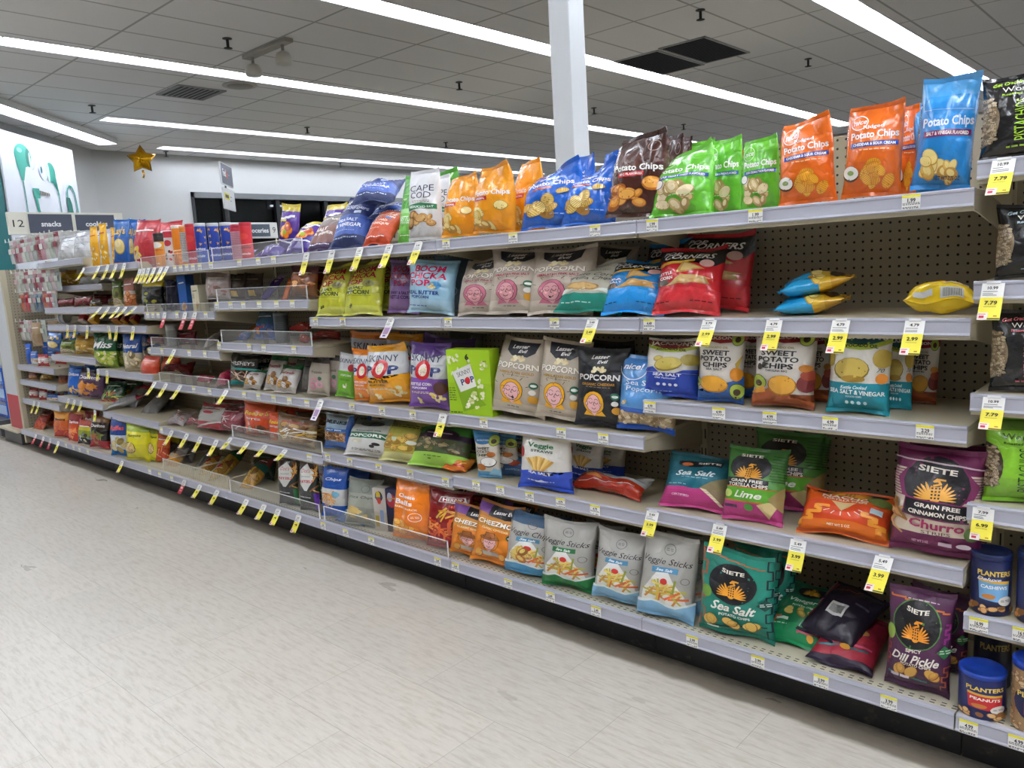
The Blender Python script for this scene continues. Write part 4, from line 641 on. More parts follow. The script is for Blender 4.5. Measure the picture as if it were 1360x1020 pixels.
# ------------------------------------------------------------------ what stands where (metres)
# kind, design, shelf, x, y, z, width, height, thickness, lean, roll, turn, extras, label
PRODUCTS = [
    ('nb', 'pist_green_text', 'A1', -0.36, 2.13, 1.49, 0.163, 0.181, 0.07, 0.07, 0.0, 0.14, {'tw': -0.073}, 'shiny black pouch of pistachios with green lettering on the top shelf'),
    ('nb', 'pist_blue_text', 'A2', -0.322, 2.13, 1.218, 0.164, 0.165, 0.07, 0.07, 0.0, 0.14, {'tw': -0.036}, 'black pouch of pistachios with pale blue lettering on the second shelf down'),
    ('nb', 'pist_red_text', 'A3', -0.326, 2.13, 0.955, 0.165, 0.188, 0.07, 0.07, 0.0, 0.14, {'tw': 0.047}, 'black pouch of pistachios with pink lettering on the third shelf down'),
    ('nb', 'pist_lime', 'A4', -0.33, 2.13, 0.684, 0.166, 0.205, 0.07, 0.07, 0.0, 0.14, {'tw': -0.092}, 'lime green pouch of pistachios with black lettering'),
    ('cn', 'can_cashew', 'A5', -0.389, 2.13, 0.402, 0.089, 0.156, 0.037, 0.0, 0.0, 0.349, {}, 'tall navy can of cashews with a light blue label at the shelf edge'),
    ('cn', 'can_cashew', 'A5', -0.292, 2.13, 0.402, 0.087, 0.176, 0.037, 0.0, 0.0, 0.349, {}, 'navy can of cashews cut by the right edge of the photo'),
    ('cn', 'can_peanut', 'A0', -0.391, 2.08, 0.153, 0.104, 0.117, 0.044, 0.0, 0.0, 0.349, {}, 'navy can of peanuts with a red label and blue lid on the bottom shelf'),
    ('cn', 'can_dark', 'A0', -0.4, 2.24, 0.153, 0.087, 0.187, 0.037, 0.0, 0.0, 0.349, {}, 'navy nut can standing in shade behind the peanut can with the red label'),
    ('cn', 'jar_nuts', 'A0', -0.279, 2.08, 0.153, 0.099, 0.173, 0.042, 0.0, 0.0, 0.349, {}, 'clear jar of nuts at the right edge of the bottom shelf'),
    ('cb', 'nice_blue_vin', 'B1', -0.528, 2.14, 1.432, 0.128, 0.261, 0.1, 0.035, 0.087, 0.244, {'flop': -30.0, 'tw': -0.324}, "glossy blue salt and vinegar chip bag with folded top at the top shelf's end"),
    ('cb', 'nice_blue_vin', 'B1', -0.555, 2.27, 1.432, 0.116, 0.237, 0.049, 0.035, -0.07, 0.244, {'tw': -0.447}, 'blue chip bag peeking out behind the glossy salt and vinegar bag'),
    ('cb', 'nice_orange', 'B1', -0.687, 2.14, 1.432, 0.141, 0.226, 0.1, 0.035, 0.052, 0.209, {'flop': -25.0, 'tw': -0.403}, 'orange ridged chip bag standing right beside the blue salt and vinegar bag'),
    ('cb', 'nice_orange', 'B1', -0.639, 2.27, 1.432, 0.048, 0.236, 0.02, 0.035, 0.035, 0.209, {'tw': -0.538}, 'orange ridged chip bag almost hidden behind the blue salt and vinegar bag'),
    ('cb', 'nice_orange', 'B1', -0.85, 2.14, 1.432, 0.15, 0.22, 0.063, 0.052, -0.035, 0.175, {'flop': 10.0, 'tw': -0.516}, 'orange ridged chip bag with a dog-eared top beside the green bags'),
    ('cb', 'nice_green', 'B1', -0.998, 2.17, 1.432, 0.114, 0.197, 0.048, 0.052, 0.0, 0.209, {'tw': -0.47}, 'green sour cream chip bag next to the dog-eared orange bag'),
    ('sb', 'orange_plain', 'B1', -1.153, 2.37, 1.432, 0.04, 0.2, 0.017, 0.0, 0.0, 0.175, {'tw': -0.338}, 'small orange bag glimpsed in the gap between two green chip bags'),
    ('cb', 'nice_green', 'B1', -1.154, 2.24, 1.432, 0.124, 0.221, 0.052, 0.07, 0.035, 0.209, {'tw': -0.344}, 'green chip bag standing just behind the slumped green bag'),
    ('cb', 'nice_green', 'B1', -1.236, 2.14, 1.432, 0.202, 0.206, 0.1, 0.349, 0.016, 0.175, {'tw': -0.532}, 'slumped green sour cream and onion chip bag leaning back at the shelf edge'),
    ('cb', 'nice_green', 'B1', -1.313, 2.37, 1.432, 0.128, 0.245, 0.054, 0.052, 0.035, 0.175, {'tw': -0.297}, 'green chip bag at the back behind the slumped green bag'),
    ('cb', 'nice_brown', 'B1', -1.396, 2.14, 1.432, 0.211, 0.254, 0.1, 0.14, 0.084, 0.175, {'flop': -20.0, 'tw': -0.485}, 'dark brown barbecue chip bag at the front of its row'),
    ('cb', 'nice_brown', 'B1', -1.351, 2.24, 1.432, 0.081, 0.262, 0.034, 0.105, 0.105, 0.175, {'tw': -0.41}, 'dark brown barbecue chip bag second in its row'),
    ('cb', 'nice_brown', 'B1', -1.366, 2.34, 1.432, 0.052, 0.269, 0.022, 0.105, 0.105, 0.175, {'tw': -0.368}, 'dark brown barbecue chip bag third and last in its row'),
    ('cb', 'nice_blue_rid', 'B1', -1.594, 2.14, 1.432, 0.208, 0.209, 0.1, 0.454, 0.037, 0.175, {'tw': -0.524}, 'blue ridged chip bag leaning toward the brown barbecue bag'),
    ('cb', 'nice_blue_rid', 'B1', -1.747, 2.14, 1.432, 0.25, 0.213, 0.1, 0.314, 0.026, 0.209, {'tw': -0.531}, 'blue ridged chip bag leaning beside the yellow chip bags'),
    ('cb', 'nice_blue_rid', 'B1', -1.766, 2.32, 1.432, 0.111, 0.26, 0.047, 0.14, 0.084, 0.175, {'tw': -0.423}, 'blue ridged chip bag at the back between the two leaning blue bags'),
    ('cb', 'nice_blue_rid', 'B1', -1.646, 2.32, 1.432, 0.08, 0.259, 0.034, 0.14, 0.084, 0.175, {'tw': -0.543}, 'blue ridged chip bag at the back against the brown barbecue bags'),
    ('cb', 'nice_yellow', 'B1', -2.007, 2.13, 1.432, 0.188, 0.24, 0.1, 0.07, 0.052, 0.244, {'flop': -20.0, 'tw': -0.54}, 'yellow original chip bag standing tallest in front'),
    ('cb', 'nice_yellow', 'B1', -2.201, 2.14, 1.432, 0.167, 0.233, 0.07, 0.175, 0.042, 0.244, {'tw': -0.415}, 'yellow original chip bag next to the white kettle chip bag'),
    ('cb', 'nice_yellow', 'B1', -1.929, 2.23, 1.432, 0.141, 0.254, 0.059, 0.07, 0.052, 0.209, {'tw': -0.59}, 'yellow chip bag tucked behind the blue ridged bag'),
    ('cb', 'cape_cod', 'D1', -2.377, 2.12, 1.432, 0.157, 0.271, 0.08, 0.052, 0.035, 0.349, {'tw': -0.265}, 'white kettle chip bag with navy lettering and a green banner, front one'),
    ('cb', 'cape_cod', 'D1', -2.381, 2.21, 1.432, 0.104, 0.257, 0.044, 0.052, 0.035, 0.349, {'tw': -0.333}, 'white kettle chip bag half hidden behind its twin'),
    ('cb', 'kettle_green', 'D1', -2.541, 2.29, 1.432, 0.32, 0.275, 0.1, 0.105, 0.052, 0.279, {'tw': -0.252}, 'tall bright green kettle chip bag rising behind the white bags'),
    ('cb', 'kettle_green', 'D1', -2.563, 2.17, 1.432, 0.08, 0.212, 0.034, 0.244, 0.021, 0.279, {'tw': -0.275}, 'narrow lime green kettle chip bag beside the red orange bag'),
    ('cb', 'kettle_red', 'D1', -2.673, 2.1, 1.432, 0.148, 0.207, 0.08, 0.803, 0.0, 0.279, {'tw': 0.0}, 'red orange barbecue kettle chip bag lying back on the shelf'),
    ('cb', 'kettle_navy', 'D1', -2.951, 2.15, 1.432, 0.202, 0.309, 0.1, 0.663, 0.0, 0.279, {'tw': 0.0}, 'navy kettle chip bag with big cream lettering slumped at the shelf edge'),
    ('cb', 'kettle_navy', 'D1', -2.873, 2.21, 1.432, 0.103, 0.261, 0.043, 0.593, 0.047, 0.279, {'tw': -0.179}, 'navy kettle chip bag wedged behind the slumped navy bag'),
    ('cb', 'kettle_navy', 'D1', -2.761, 2.17, 1.617, 0.2, 0.25, 0.09, 1.117, 0.0, 0.593, {'tw': 0.0}, 'navy kettle chip bag lying across the top of the heap'),
    ('cb', 'kettle_navy', 'D1', -2.743, 2.23, 1.547, 0.19, 0.22, 0.07, 1.257, 0.0, 0.593, {'tw': 0.0}, 'navy kettle chip bag lying under the topmost one of the heap'),
    ('cb', 'krinkle', 'D1', -3.147, 2.14, 1.432, 0.17, 0.25, 0.071, 0.803, 0.0, 0.279, {'tw': 0.0}, 'mauve brown salt and pepper chip bag lying back beside the navy bags'),
    ('sb', 'purple_puff', 'E1', -3.369, 2.16, 1.431, 0.17, 0.24, 0.071, 0.873, 0.0, 0.279, {'tw': 0.0}, 'purple snack bag with an orange puff picture reclining behind the clear fence'),
    ('sb', 'purple_puff', 'E1', -3.634, 2.27, 1.431, 0.13, 0.26, 0.055, 0.14, 0.126, 0.279, {'tw': -0.007}, 'purple and red snack bag standing upright by the dark window'),
    ('sb', 'purple_puff', 'D1', -3.328, 2.32, 1.432, 0.15, 0.25, 0.063, 0.349, 0.037, 0.279, {'tw': -0.143}, 'purple snack bag with a ragged top in back of the mauve bag'),
    ('cn', 'can_dorblue', 'E1', -4.331, 2.16, 1.431, 0.062, 0.228, 0.026, 0.0, 0.0, 0.419, {}, 'blue chip canister with triangle chips, first of the blue three'),
    ('cn', 'can_dorblue', 'E1', -4.182, 2.16, 1.431, 0.062, 0.217, 0.026, 0.0, 0.0, 1.222, {}, 'blue chip canister in the middle of the three, turned to its white panel'),
    ('cn', 'can_dorblue', 'E1', -4.039, 2.16, 1.431, 0.062, 0.209, 0.026, 0.0, 0.0, 0.698, {}, 'blue chip canister last of the three, next to the pink one'),
    ('cn', 'can_pink', 'E1', -3.931, 2.16, 1.431, 0.062, 0.189, 0.026, 0.0, 0.0, 1.222, {}, 'pink canister turned to show its white panel'),
    ('cn', 'can_dorred', 'E1', -3.832, 2.16, 1.431, 0.062, 0.193, 0.026, 0.0, 0.0, 0.419, {}, 'red chip canister with black lettering at the end of the row'),
    ('cn', 'can_dorred', 'F1', -4.442, 2.16, 1.431, 0.062, 0.233, 0.026, 0.0, 0.0, 0.524, {}, 'narrow visible red canister beside the first blue one'),
    ('cn', 'can_orange', 'F1', -4.619, 2.16, 1.431, 0.062, 0.238, 0.026, 0.0, 0.0, 0.524, {}, 'orange canister with a white lid'),
    ('cn', 'can_whitelabel', 'F1', -4.518, 2.16, 1.431, 0.062, 0.23, 0.026, 0.0, 0.0, 1.047, {}, 'canister turned to its grey nutrition panel'),
    ('cn', 'can_pringle', 'F1', -4.829, 2.14, 1.431, 0.062, 0.209, 0.026, 0.0, 0.0, 0.419, {}, 'orange canister with a black cap behind the clear fence'),
    ('cn', 'can_redwhite', 'F1', -4.711, 2.15, 1.431, 0.062, 0.21, 0.026, 0.0, 0.0, 0.698, {}, 'white canister with red letters beside the black capped one'),
    ('sb', 'purple_flat', 'E1', -4.092, 2.19, 1.431, 0.236, 0.116, 0.06, 1.222, 0.0, 0.175, {'tw': 0.0}, 'purple bag lying flat behind the front of the clear fence'),
    ('sb', 'purple_flat', 'E1', -3.707, 2.19, 1.431, 0.202, 0.158, 0.06, 1.222, 0.0, 0.175, {'tw': 0.0}, 'purple and white bag lying behind the fence below the sign'),
    ('sb', 'red_pop', 'F1', -5.041, 2.14, 1.431, 0.208, 0.293, 0.09, 0.14, 0.063, 0.419, {'tw': -0.098}, 'red popcorn bag leaning on the top shelf'),
    ('cb', 'lays_blue', 'G1', -5.363, 2.12, 1.478, 0.119, 0.277, 0.05, 0.052, 0.07, 0.524, {'tw': -0.013}, 'blue potato chip bag with a big round chip'),
    ('cb', 'lays_blue', 'G1', -5.511, 2.25, 1.478, 0.115, 0.289, 0.048, 0.052, 0.14, 0.419, {'tw': -0.134}, 'blue chip bag just behind the one with the big chip'),
    ('cb', 'lays_yellow', 'G1', -5.636, 2.12, 1.478, 0.062, 0.281, 0.05, 0.052, 0.0, 0.454, {'tw': -0.048}, 'yellow chip bag right beside the blue bag with the big chip'),
    ('cb', 'lays_yellow', 'G1', -5.829, 2.13, 1.478, 0.068, 0.274, 0.05, 0.052, 0.0, 0.454, {'tw': -0.115}, "yellow chip bag at the shelf's far corner"),
    ('sb', 'silver', 'HT', -6.099, 2.14, 1.548, 0.158, 0.197, 0.066, 0.244, -0.016, 0.454, {'tw': -0.083}, 'silver bag leaning on the yellow chip bag'),
    ('sb', 'silver', 'HT', -6.414, 2.14, 1.548, 0.18, 0.175, 0.076, 0.349, -0.026, 0.454, {'tw': -0.117}, 'silver bag with a green corner leaning left'),
    ('sb', 'bluepuff', 'B2', -0.967, 2.2, 1.133, 0.16, 0.2, 0.06, 1.431, 0.0, -1.292, {'tw': 0.0}, 'light blue and yellow puff bag lying flat at the bottom of the pair'),
    ('sb', 'bluepuff', 'B2', -0.954, 2.2, 1.183, 0.16, 0.2, 0.06, 1.396, 0.0, -1.222, {'tw': 0.0}, 'light blue and yellow puff bag lying on top of another'),
    ('sb', 'yellowpuff', 'B2', -0.534, 2.18, 1.133, 0.172, 0.04, 0.085, 1.326, 0.0, 0.0, {'tw': 0.0}, 'yellow puff bag lying flat by itself near the shelf end'),
    ('cb', 'pc_red', 'B2', -1.225, 2.13, 1.133, 0.217, 0.212, 0.1, 0.419, 0.031, 0.209, {'tw': -0.035}, 'bright red popped corn chip bag leaning back'),
    ('cb', 'pc_red', 'B2', -1.213, 2.27, 1.133, 0.255, 0.233, 0.09, 0.175, 0.094, 0.175, {'tw': -0.282}, 'red popped corn chip bag in shade behind the bright red one'),
    ('cb', 'pc_blue', 'C2', -1.419, 2.13, 1.133, 0.223, 0.192, 0.1, 0.559, 0.047, 0.209, {'tw': 0.061}, 'blue popped corn chip bag leaning beside the bright red one'),
    ('cb', 'pc_blue', 'C2', -1.382, 2.27, 1.133, 0.176, 0.232, 0.074, 0.244, 0.031, 0.175, {'tw': -0.306}, 'blue popped corn chip bag standing in shade at the back'),
    ('cb', 'tortilla', 'C2', -1.592, 2.12, 1.133, 0.248, 0.176, 0.1, 0.559, 0.042, 0.209, {'tw': -0.345}, 'off-white tortilla chip bag with a teal bottom'),
    ('pb', 'le_pink', 'C2', -1.638, 2.31, 1.133, 0.171, 0.225, 0.072, 0.175, 0.105, 0.175, {'tw': 0.117}, 'beige bag in shade behind the off-white tortilla chip bag'),
    ('pb', 'le_pink', 'C2', -1.72, 2.13, 1.133, 0.265, 0.232, 0.1, 0.279, 0.031, 0.209, {'tw': -0.136}, 'beige popcorn bag with a pink face, beside the tortilla chips'),
    ('pb', 'le_pink', 'C2', -1.922, 2.12, 1.133, 0.231, 0.239, 0.1, 0.279, 0.026, 0.209, {'tw': 0.139}, 'beige popcorn bag with a pink face, in the middle of the three'),
    ('pb', 'le_pink', 'C2', -2.093, 2.13, 1.133, 0.247, 0.216, 0.1, 0.279, 0.024, 0.209, {'tw': -0.309}, 'beige popcorn bag with a pink face, beside the pale blue bag'),
    ('pb', 'bcp_blue', 'D2', -2.38, 2.12, 1.133, 0.227, 0.21, 0.1, 0.122, 0.087, 0.279, {'tw': 0.178}, 'pale blue butter popcorn bag with magenta lettering'),
    ('pb', 'bcp_dark', 'D2', -2.425, 2.27, 1.133, 0.177, 0.23, 0.074, 0.14, 0.052, 0.244, {'tw': 0.203}, 'slate blue popcorn bag in shade next to the pale blue one'),
    ('pb', 'bcp_purple', 'D2', -2.638, 2.19, 1.133, 0.162, 0.225, 0.068, 0.14, 0.063, 0.279, {'tw': -0.004}, 'muted purple kettle corn bag behind the pale blue one'),
    ('pb', 'bcp_yellow', 'D2', -2.85, 2.13, 1.133, 0.22, 0.24, 0.1, 0.349, 0.0, 0.244, {'tw': -0.194}, 'yellow green popcorn bag with red lettering, second of two at the edge'),
    ('pb', 'bcp_yellow', 'D2', -3.062, 2.12, 1.133, 0.2, 0.24, 0.1, 0.349, 0.0, 0.244, {'tw': -0.184}, 'yellow green popcorn bag with red lettering, at the very shelf end'),
    ('pb', 'bcp_yellow', 'D2', -2.836, 2.27, 1.133, 0.185, 0.229, 0.078, 0.14, 0.084, 0.244, {'tw': 0.128}, 'yellow green popcorn bag in shade behind the other two'),
    ('sb', 'orangeball', 'E2', -3.329, 2.15, 1.216, 0.171, 0.147, 0.072, 0.105, 0.07, 0.279, {'tw': 0.039}, 'brown and orange snack bag next to the fence end'),
    ('sb', 'darkred', 'E2', -3.359, 2.25, 1.216, 0.168, 0.146, 0.071, 0.14, 0.063, 0.279, {'tw': -0.153}, 'dark red and tan snack bag in the shade beside the yellow green popcorn'),
    ('sb', 'purple_flat', 'E2', -3.807, 2.21, 1.216, 0.072, 0.197, 0.03, 0.873, 0.0, 0.209, {'tw': 0.0}, 'glossy purple pouch lying behind the clear fence'),
    ('sb', 'orange_plain', 'E2', -3.539, 2.17, 1.216, 0.039, 0.119, 0.016, 0.524, 0.026, 0.279, {'tw': -0.15}, 'small orange pouch tip beside the purple pouch'),
    ('sb', 'clear_grey', 'E2', -4.181, 2.15, 1.216, 0.189, 0.153, 0.079, 0.052, 0.07, 0.314, {'tw': -0.042}, 'translucent pinkish bag standing behind the fence end'),
    ('sb', 'darkbrown', 'E2', -4.094, 2.21, 1.216, 0.146, 0.139, 0.061, 0.052, 0.07, 0.314, {'tw': 0.052}, 'brown pouch with a yellow tag in the shade'),
    ('sb', 'darkbrown', 'E2', -4.01, 2.27, 1.216, 0.131, 0.135, 0.055, 0.052, 0.07, 0.314, {'tw': 0.016}, 'dark brown pouch deeper on the same shelf as the purple pouch'),
    ('bx', 'blue_box', 'F2', -4.607, 2.17, 1.163, 0.062, 0.213, 0.026, 0.0, 0.0, 0.349, {'D': 0.07}, 'small blue snack box with white lettering'),
    ('bx', 'white_box', 'F2', -4.365, 2.13, 1.163, 0.05, 0.15, 0.021, 0.0, 0.0, 0.349, {'D': 0.07}, 'small white and yellow cracker box beside the blue box'),
    ('sb', 'blackyel', 'F2', -5.088, 2.17, 1.163, 0.193, 0.18, 0.081, 0.052, 0.035, 0.349, {'tw': -0.082}, 'black candy bag with yellow and green pieces'),
    ('sb', 'darkblue', 'F2', -4.947, 2.23, 1.163, 0.122, 0.189, 0.051, 0.052, 0.035, 0.349, {'tw': 0.019}, 'dark navy bag between the black candy bag and blue box'),
    ('sb', 'pinkstuff', 'F2', -5.055, 2.12, 1.163, 0.111, 0.179, 0.05, 1.222, 0.0, 0.175, {'tw': 0.0}, 'pinkish bag lying low behind the clear fence'),
    ('sb', 'greenveg', 'G2', -5.597, 2.15, 1.202, 0.082, 0.169, 0.05, 0.052, 0.0, 0.454, {'tw': -0.033}, 'green and cream pouch standing on the shelf under the yellow chip bags'),
    ('sb', 'greenveg', 'G2', -5.683, 2.23, 1.202, 0.068, 0.169, 0.05, 0.052, 0.0, 0.454, {'tw': 0.052}, 'orange and cream pouch behind the green and cream one'),
    ('sb', 'peachbag', 'G2', -5.392, 2.15, 1.202, 0.099, 0.18, 0.05, 0.052, 0.0, 0.454, {'tw': -0.19}, 'peach coloured snack bag with white band'),
    ('sb', 'whiteblue', 'H1', -6.4, 2.26, 1.363, 0.205, 0.067, 0.086, 0.698, 0.016, 0.349, {'tw': 0.0}, 'white and blue bag lying on the short upper shelf'),
    ('sb', 'yellowbag', 'H1', -6.881, 2.23, 1.363, 0.141, 0.121, 0.05, 0.052, 0.0, 0.524, {'tw': -0.024}, 'mustard yellow snack bag on the short upper shelf'),
    ('sb', 'yellowbag', 'H1', -6.794, 2.28, 1.363, 0.109, 0.119, 0.05, 0.052, 0.0, 0.524, {'tw': 0.04}, 'mustard and red snack bag beside the mustard yellow one'),
    ('sb', 'greenbag', 'H1', -6.985, 2.36, 1.363, 0.129, 0.18, 0.05, 0.052, 0.0, 0.524, {'tw': -0.112}, 'dark green bag at the back of the short upper shelf'),
    ('sb', 'darkred', 'G2', -6.659, 2.17, 1.202, 0.173, 0.059, 0.05, 0.052, 0.0, 0.454, {'tw': -0.057}, 'dark red bag with an orange corner in deep shade'),
    ('sb', 'darkred', 'G2', -6.345, 2.19, 1.202, 0.172, 0.07, 0.05, 0.052, 0.0, 0.454, {'tw': 0.017}, 'dark red bag with a white print in deep shade'),
    ('sb', 'darkbrown', 'G2', -5.994, 2.15, 1.202, 0.106, 0.04, 0.05, 0.052, 0.0, 0.454, {'tw': -0.085}, 'brown pouch at the end of the dark red bags'),
    ('cn', 'tube_white', 'G3', -6.679, 2.13, 1.077, 0.096, 0.054, 0.04, 1.047, 0.0, 0.454, {'lie': 1.0}, 'white tube lying on the third shelf of the far section'),
    ('bx', 'redbox', 'G3', -6.216, 2.12, 1.077, 0.049, 0.069, 0.02, 0.0, 0.0, 0.419, {'D': 0.05, 'tilt': 35.0}, 'red and white cookie pack leaning back'),
    ('bx', 'yellowbox', 'G3', -6.014, 2.12, 1.077, 0.058, 0.074, 0.024, 0.0, 0.0, 0.419, {'D': 0.05, 'tilt': 35.0}, 'yellow cookie pack leaning back beside the red and white one'),
    ('bx', 'redpack', 'G3', -5.592, 2.12, 1.077, 0.057, 0.047, 0.024, 0.0, 0.0, 0.419, {'D': 0.05, 'tilt': 40.0}, 'red cookie pack with a yellow end'),
    ('bx', 'redpack', 'G3', -5.484, 2.13, 1.077, 0.03, 0.046, 0.013, 0.0, 0.0, 0.419, {'D': 0.05, 'tilt': 40.0}, 'red cookie pack in the middle of its row'),
    ('bx', 'redpack', 'G3', -5.361, 2.14, 1.077, 0.037, 0.057, 0.016, 0.0, 0.0, 0.419, {'D': 0.05, 'tilt': 40.0}, 'red cookie pack with silver foil by the clear tray'),
    ('cb', 'lays_blue', 'H4', -6.932, 2.13, 0.837, 0.165, 0.152, 0.069, 0.105, 0.105, 0.419, {'tw': -0.04}, 'blue and white chip bag on the shelf beneath the cookie packs'),
    ('cb', 'greenveg', 'H4', -6.636, 2.13, 0.837, 0.168, 0.104, 0.071, 0.14, 0.063, 0.419, {'tw': -0.134}, 'green and pink snack bag between a blue and a yellow bag'),
    ('cb', 'yellowbag', 'H4', -6.287, 2.14, 0.837, 0.218, 0.137, 0.09, 0.14, 0.063, 0.419, {'tw': -0.053}, 'yellow and black snack bag next to the tall green bag'),
    ('cb', 'misgreen', 'G4', -5.871, 2.12, 0.764, 0.219, 0.24, 0.08, 0.07, 0.052, 0.419, {'tw': 0.002}, 'tall dark green chip bag with white lettering'),
    ('cb', 'misgreen', 'G4', -5.875, 2.21, 0.764, 0.122, 0.231, 0.051, 0.07, 0.052, 0.419, {'tw': -0.158}, 'dark green chip bag behind the tall one'),
    ('cb', 'stateblue', 'G4', -5.401, 2.12, 0.764, 0.161, 0.255, 0.08, 0.052, 0.035, 0.419, {'tw': 0.025}, 'tall blue chip bag with white lettering'),
    ('sb', 'redorange', 'F4', -5.16, 2.12, 0.727, 0.165, 0.137, 0.09, 0.209, 0.084, 0.349, {'tw': -0.136}, 'plump red orange candy bag'),
    ('sb', 'tanbag', 'I5', -7.228, 2.1, 0.887, 0.131, 0.195, 0.04, 0.052, 0.0, 0.349, {'tw': -0.084}, 'tan pouch hanging high at the far end'),
    ('sb', 'bluebag', 'I1', -7.612, 2.13, 0.719, 0.073, 0.177, 0.04, 0.052, 0.0, 0.349, {'tw': 0.069}, 'bright blue pouch on a short shelf'),
    ('sb', 'bluewhite', 'I1', -7.442, 2.12, 0.719, 0.092, 0.116, 0.04, 0.052, 0.0, 0.349, {'tw': 0.015}, 'blue and white pouch beside the bright blue one'),
    ('sb', 'redwhite', 'I1', -7.222, 2.12, 0.719, 0.132, 0.095, 0.04, 0.052, 0.0, 0.349, {'tw': -0.035}, 'red and white pouch on a short shelf'),
    ('sb', 'peachbag', 'I2', -7.588, 2.13, 0.59, 0.107, 0.056, 0.04, 0.052, 0.0, 0.349, {'tw': -0.037}, 'peach pouch on the second short shelf'),
    ('sb', 'yellowbag', 'I2', -7.33, 2.15, 0.59, 0.161, 0.062, 0.04, 0.524, 0.0, 0.349, {'tw': -0.12}, 'flat mustard packet on the second short shelf'),
    ('sb', 'redwhite', 'I3', -7.638, 2.13, 0.422, 0.12, 0.08, 0.04, 0.052, 0.0, 0.349, {'tw': -0.141}, 'red and white round print pouch on the third short shelf'),
    ('sb', 'redwhite', 'I3', -7.388, 2.13, 0.422, 0.101, 0.09, 0.04, 0.052, 0.0, 0.349, {'tw': -0.065}, 'white and red pouch in the middle of the third short shelf'),
    ('sb', 'bluewhite', 'I3', -7.143, 2.12, 0.422, 0.134, 0.066, 0.04, 0.175, 0.0, 0.349, {'tw': 0.046}, 'white pouch with a blue corner on the third short shelf'),
    ('cb', 'dor_brown', 'H5', -6.977, 2.17, 0.505, 0.127, 0.2, 0.053, 0.105, 0.105, 0.419, {'tw': 0.025}, 'red brown chip bag beside the bright blue bag'),
    ('cb', 'dor_blue', 'H5', -6.626, 2.13, 0.505, 0.147, 0.229, 0.062, 0.105, 0.105, 0.419, {'tw': -0.036}, 'bright blue chip bag in the low far section'),
    ('cb', 'dor_purple', 'H5', -6.275, 2.13, 0.505, 0.278, 0.207, 0.08, 0.14, 0.084, 0.419, {'tw': -0.177}, 'purple chip bag with orange chips'),
    ('cb', 'greenred', 'G5', -6.04, 2.17, 0.456, 0.227, 0.193, 0.09, 0.454, 0.026, 0.349, {'tw': -0.082}, 'dark green chip bag with a red band lying back'),
    ('sb', 'silverred', 'G5', -6.015, 2.13, 0.456, 0.26, 0.3, 0.05, 1.326, 0.0, -0.524, {'tw': 0.0}, 'silver and pink bag lying flat at the shelf edge'),
    ('sb', 'pinkgrey', 'G5', -5.89, 2.23, 0.456, 0.2, 0.22, 0.05, 0.873, -0.052, 0.14, {'tw': 0.0}, 'pink and grey bag sliding down behind the flat silver one'),
    ('sb', 'greydark', 'F5', -5.472, 2.19, 0.431, 0.2, 0.26, 0.05, 0.977, -0.068, 0.14, {'tw': 0.0}, 'dark grey bag slumped on the low shelf'),
    ('sb', 'greydark', 'F5', -5.551, 2.31, 0.431, 0.2, 0.24, 0.05, 0.768, -0.068, 0.14, {'tw': 0.0}, 'charcoal bag behind the slumped grey one'),
    ('cb', 'cheet_red', 'H0', -7.553, 2.1, 0.153, 0.147, 0.181, 0.07, 0.698, 0.052, 0.349, {'tw': 0.0}, 'orange red puff bag reclining on the bottom shelf near the far end'),
    ('sb', 'whiteblack', 'I0', -7.837, 2.08, 0.153, 0.106, 0.063, 0.04, 0.698, 0.052, 0.349, {'tw': 0.0}, 'white and black pouch at the far end of the bottom shelf'),
    ('cb', 'cheet_orange', 'H0', -6.903, 2.08, 0.153, 0.167, 0.201, 0.07, 0.105, 0.07, 0.419, {'tw': -0.004}, 'orange and yellow puff bag on the bottom shelf'),
    ('cb', 'dor_red', 'H0', -6.584, 2.07, 0.153, 0.134, 0.212, 0.056, 0.105, 0.105, 0.419, {'tw': 0.038}, 'flaming orange red chip bag on the bottom shelf'),
    ('cb', 'cheet_orange', 'H0', -6.794, 2.18, 0.153, 0.229, 0.201, 0.09, 0.105, 0.105, 0.419, {'tw': -0.003}, 'orange puff bag with dark lettering in the second row'),
    ('cb', 'funyun', 'H0', -6.359, 2.07, 0.153, 0.148, 0.182, 0.062, 0.105, 0.105, 0.419, {'tw': -0.106}, 'yellow green and black snack bag on the bottom shelf'),
    ('cb', 'dor_black', 'G0', -6.104, 2.08, 0.153, 0.185, 0.227, 0.08, 0.14, 0.084, 0.419, {'tw': 0.02}, 'black chip bag with a red corner'),
    ('cb', 'ruffle_blue', 'G0', -5.683, 2.07, 0.153, 0.171, 0.261, 0.08, 0.052, 0.035, 0.454, {'tw': -0.128}, 'blue and white ridged chip bag on the bottom shelf'),
    ('cb', 'yellow_fun', 'G0', -5.393, 2.07, 0.153, 0.211, 0.233, 0.1, 0.07, 0.07, 0.419, {'tw': -0.004}, 'bright yellow onion ring snack bag at the front'),
    ('cb', 'yellow_fun', 'G0', -5.274, 2.12, 0.153, 0.106, 0.223, 0.044, 0.105, 0.14, 0.419, {'tw': 0.045}, 'bright yellow snack bag behind the wire divider'),
    ('sb', 'orange_red', 'G0', -5.187, 2.14, 0.153, 0.115, 0.195, 0.048, 0.14, 0.126, 0.384, {'tw': 0.008}, 'orange red bag next to the yellow snack bags'),
    ('sb', 'bread_white', 'F0', -5.015, 2.12, 0.153, 0.101, 0.148, 0.09, 0.873, 0.037, 0.279, {'tw': 0.0}, 'white and orange bread roll bag in the wire basket'),
    ('sb', 'greydark', 'F0', -5.275, 2.22, 0.153, 0.152, 0.165, 0.064, 0.524, 0.052, 0.244, {'tw': -0.02}, 'grey bag leaning behind the bread roll bag'),
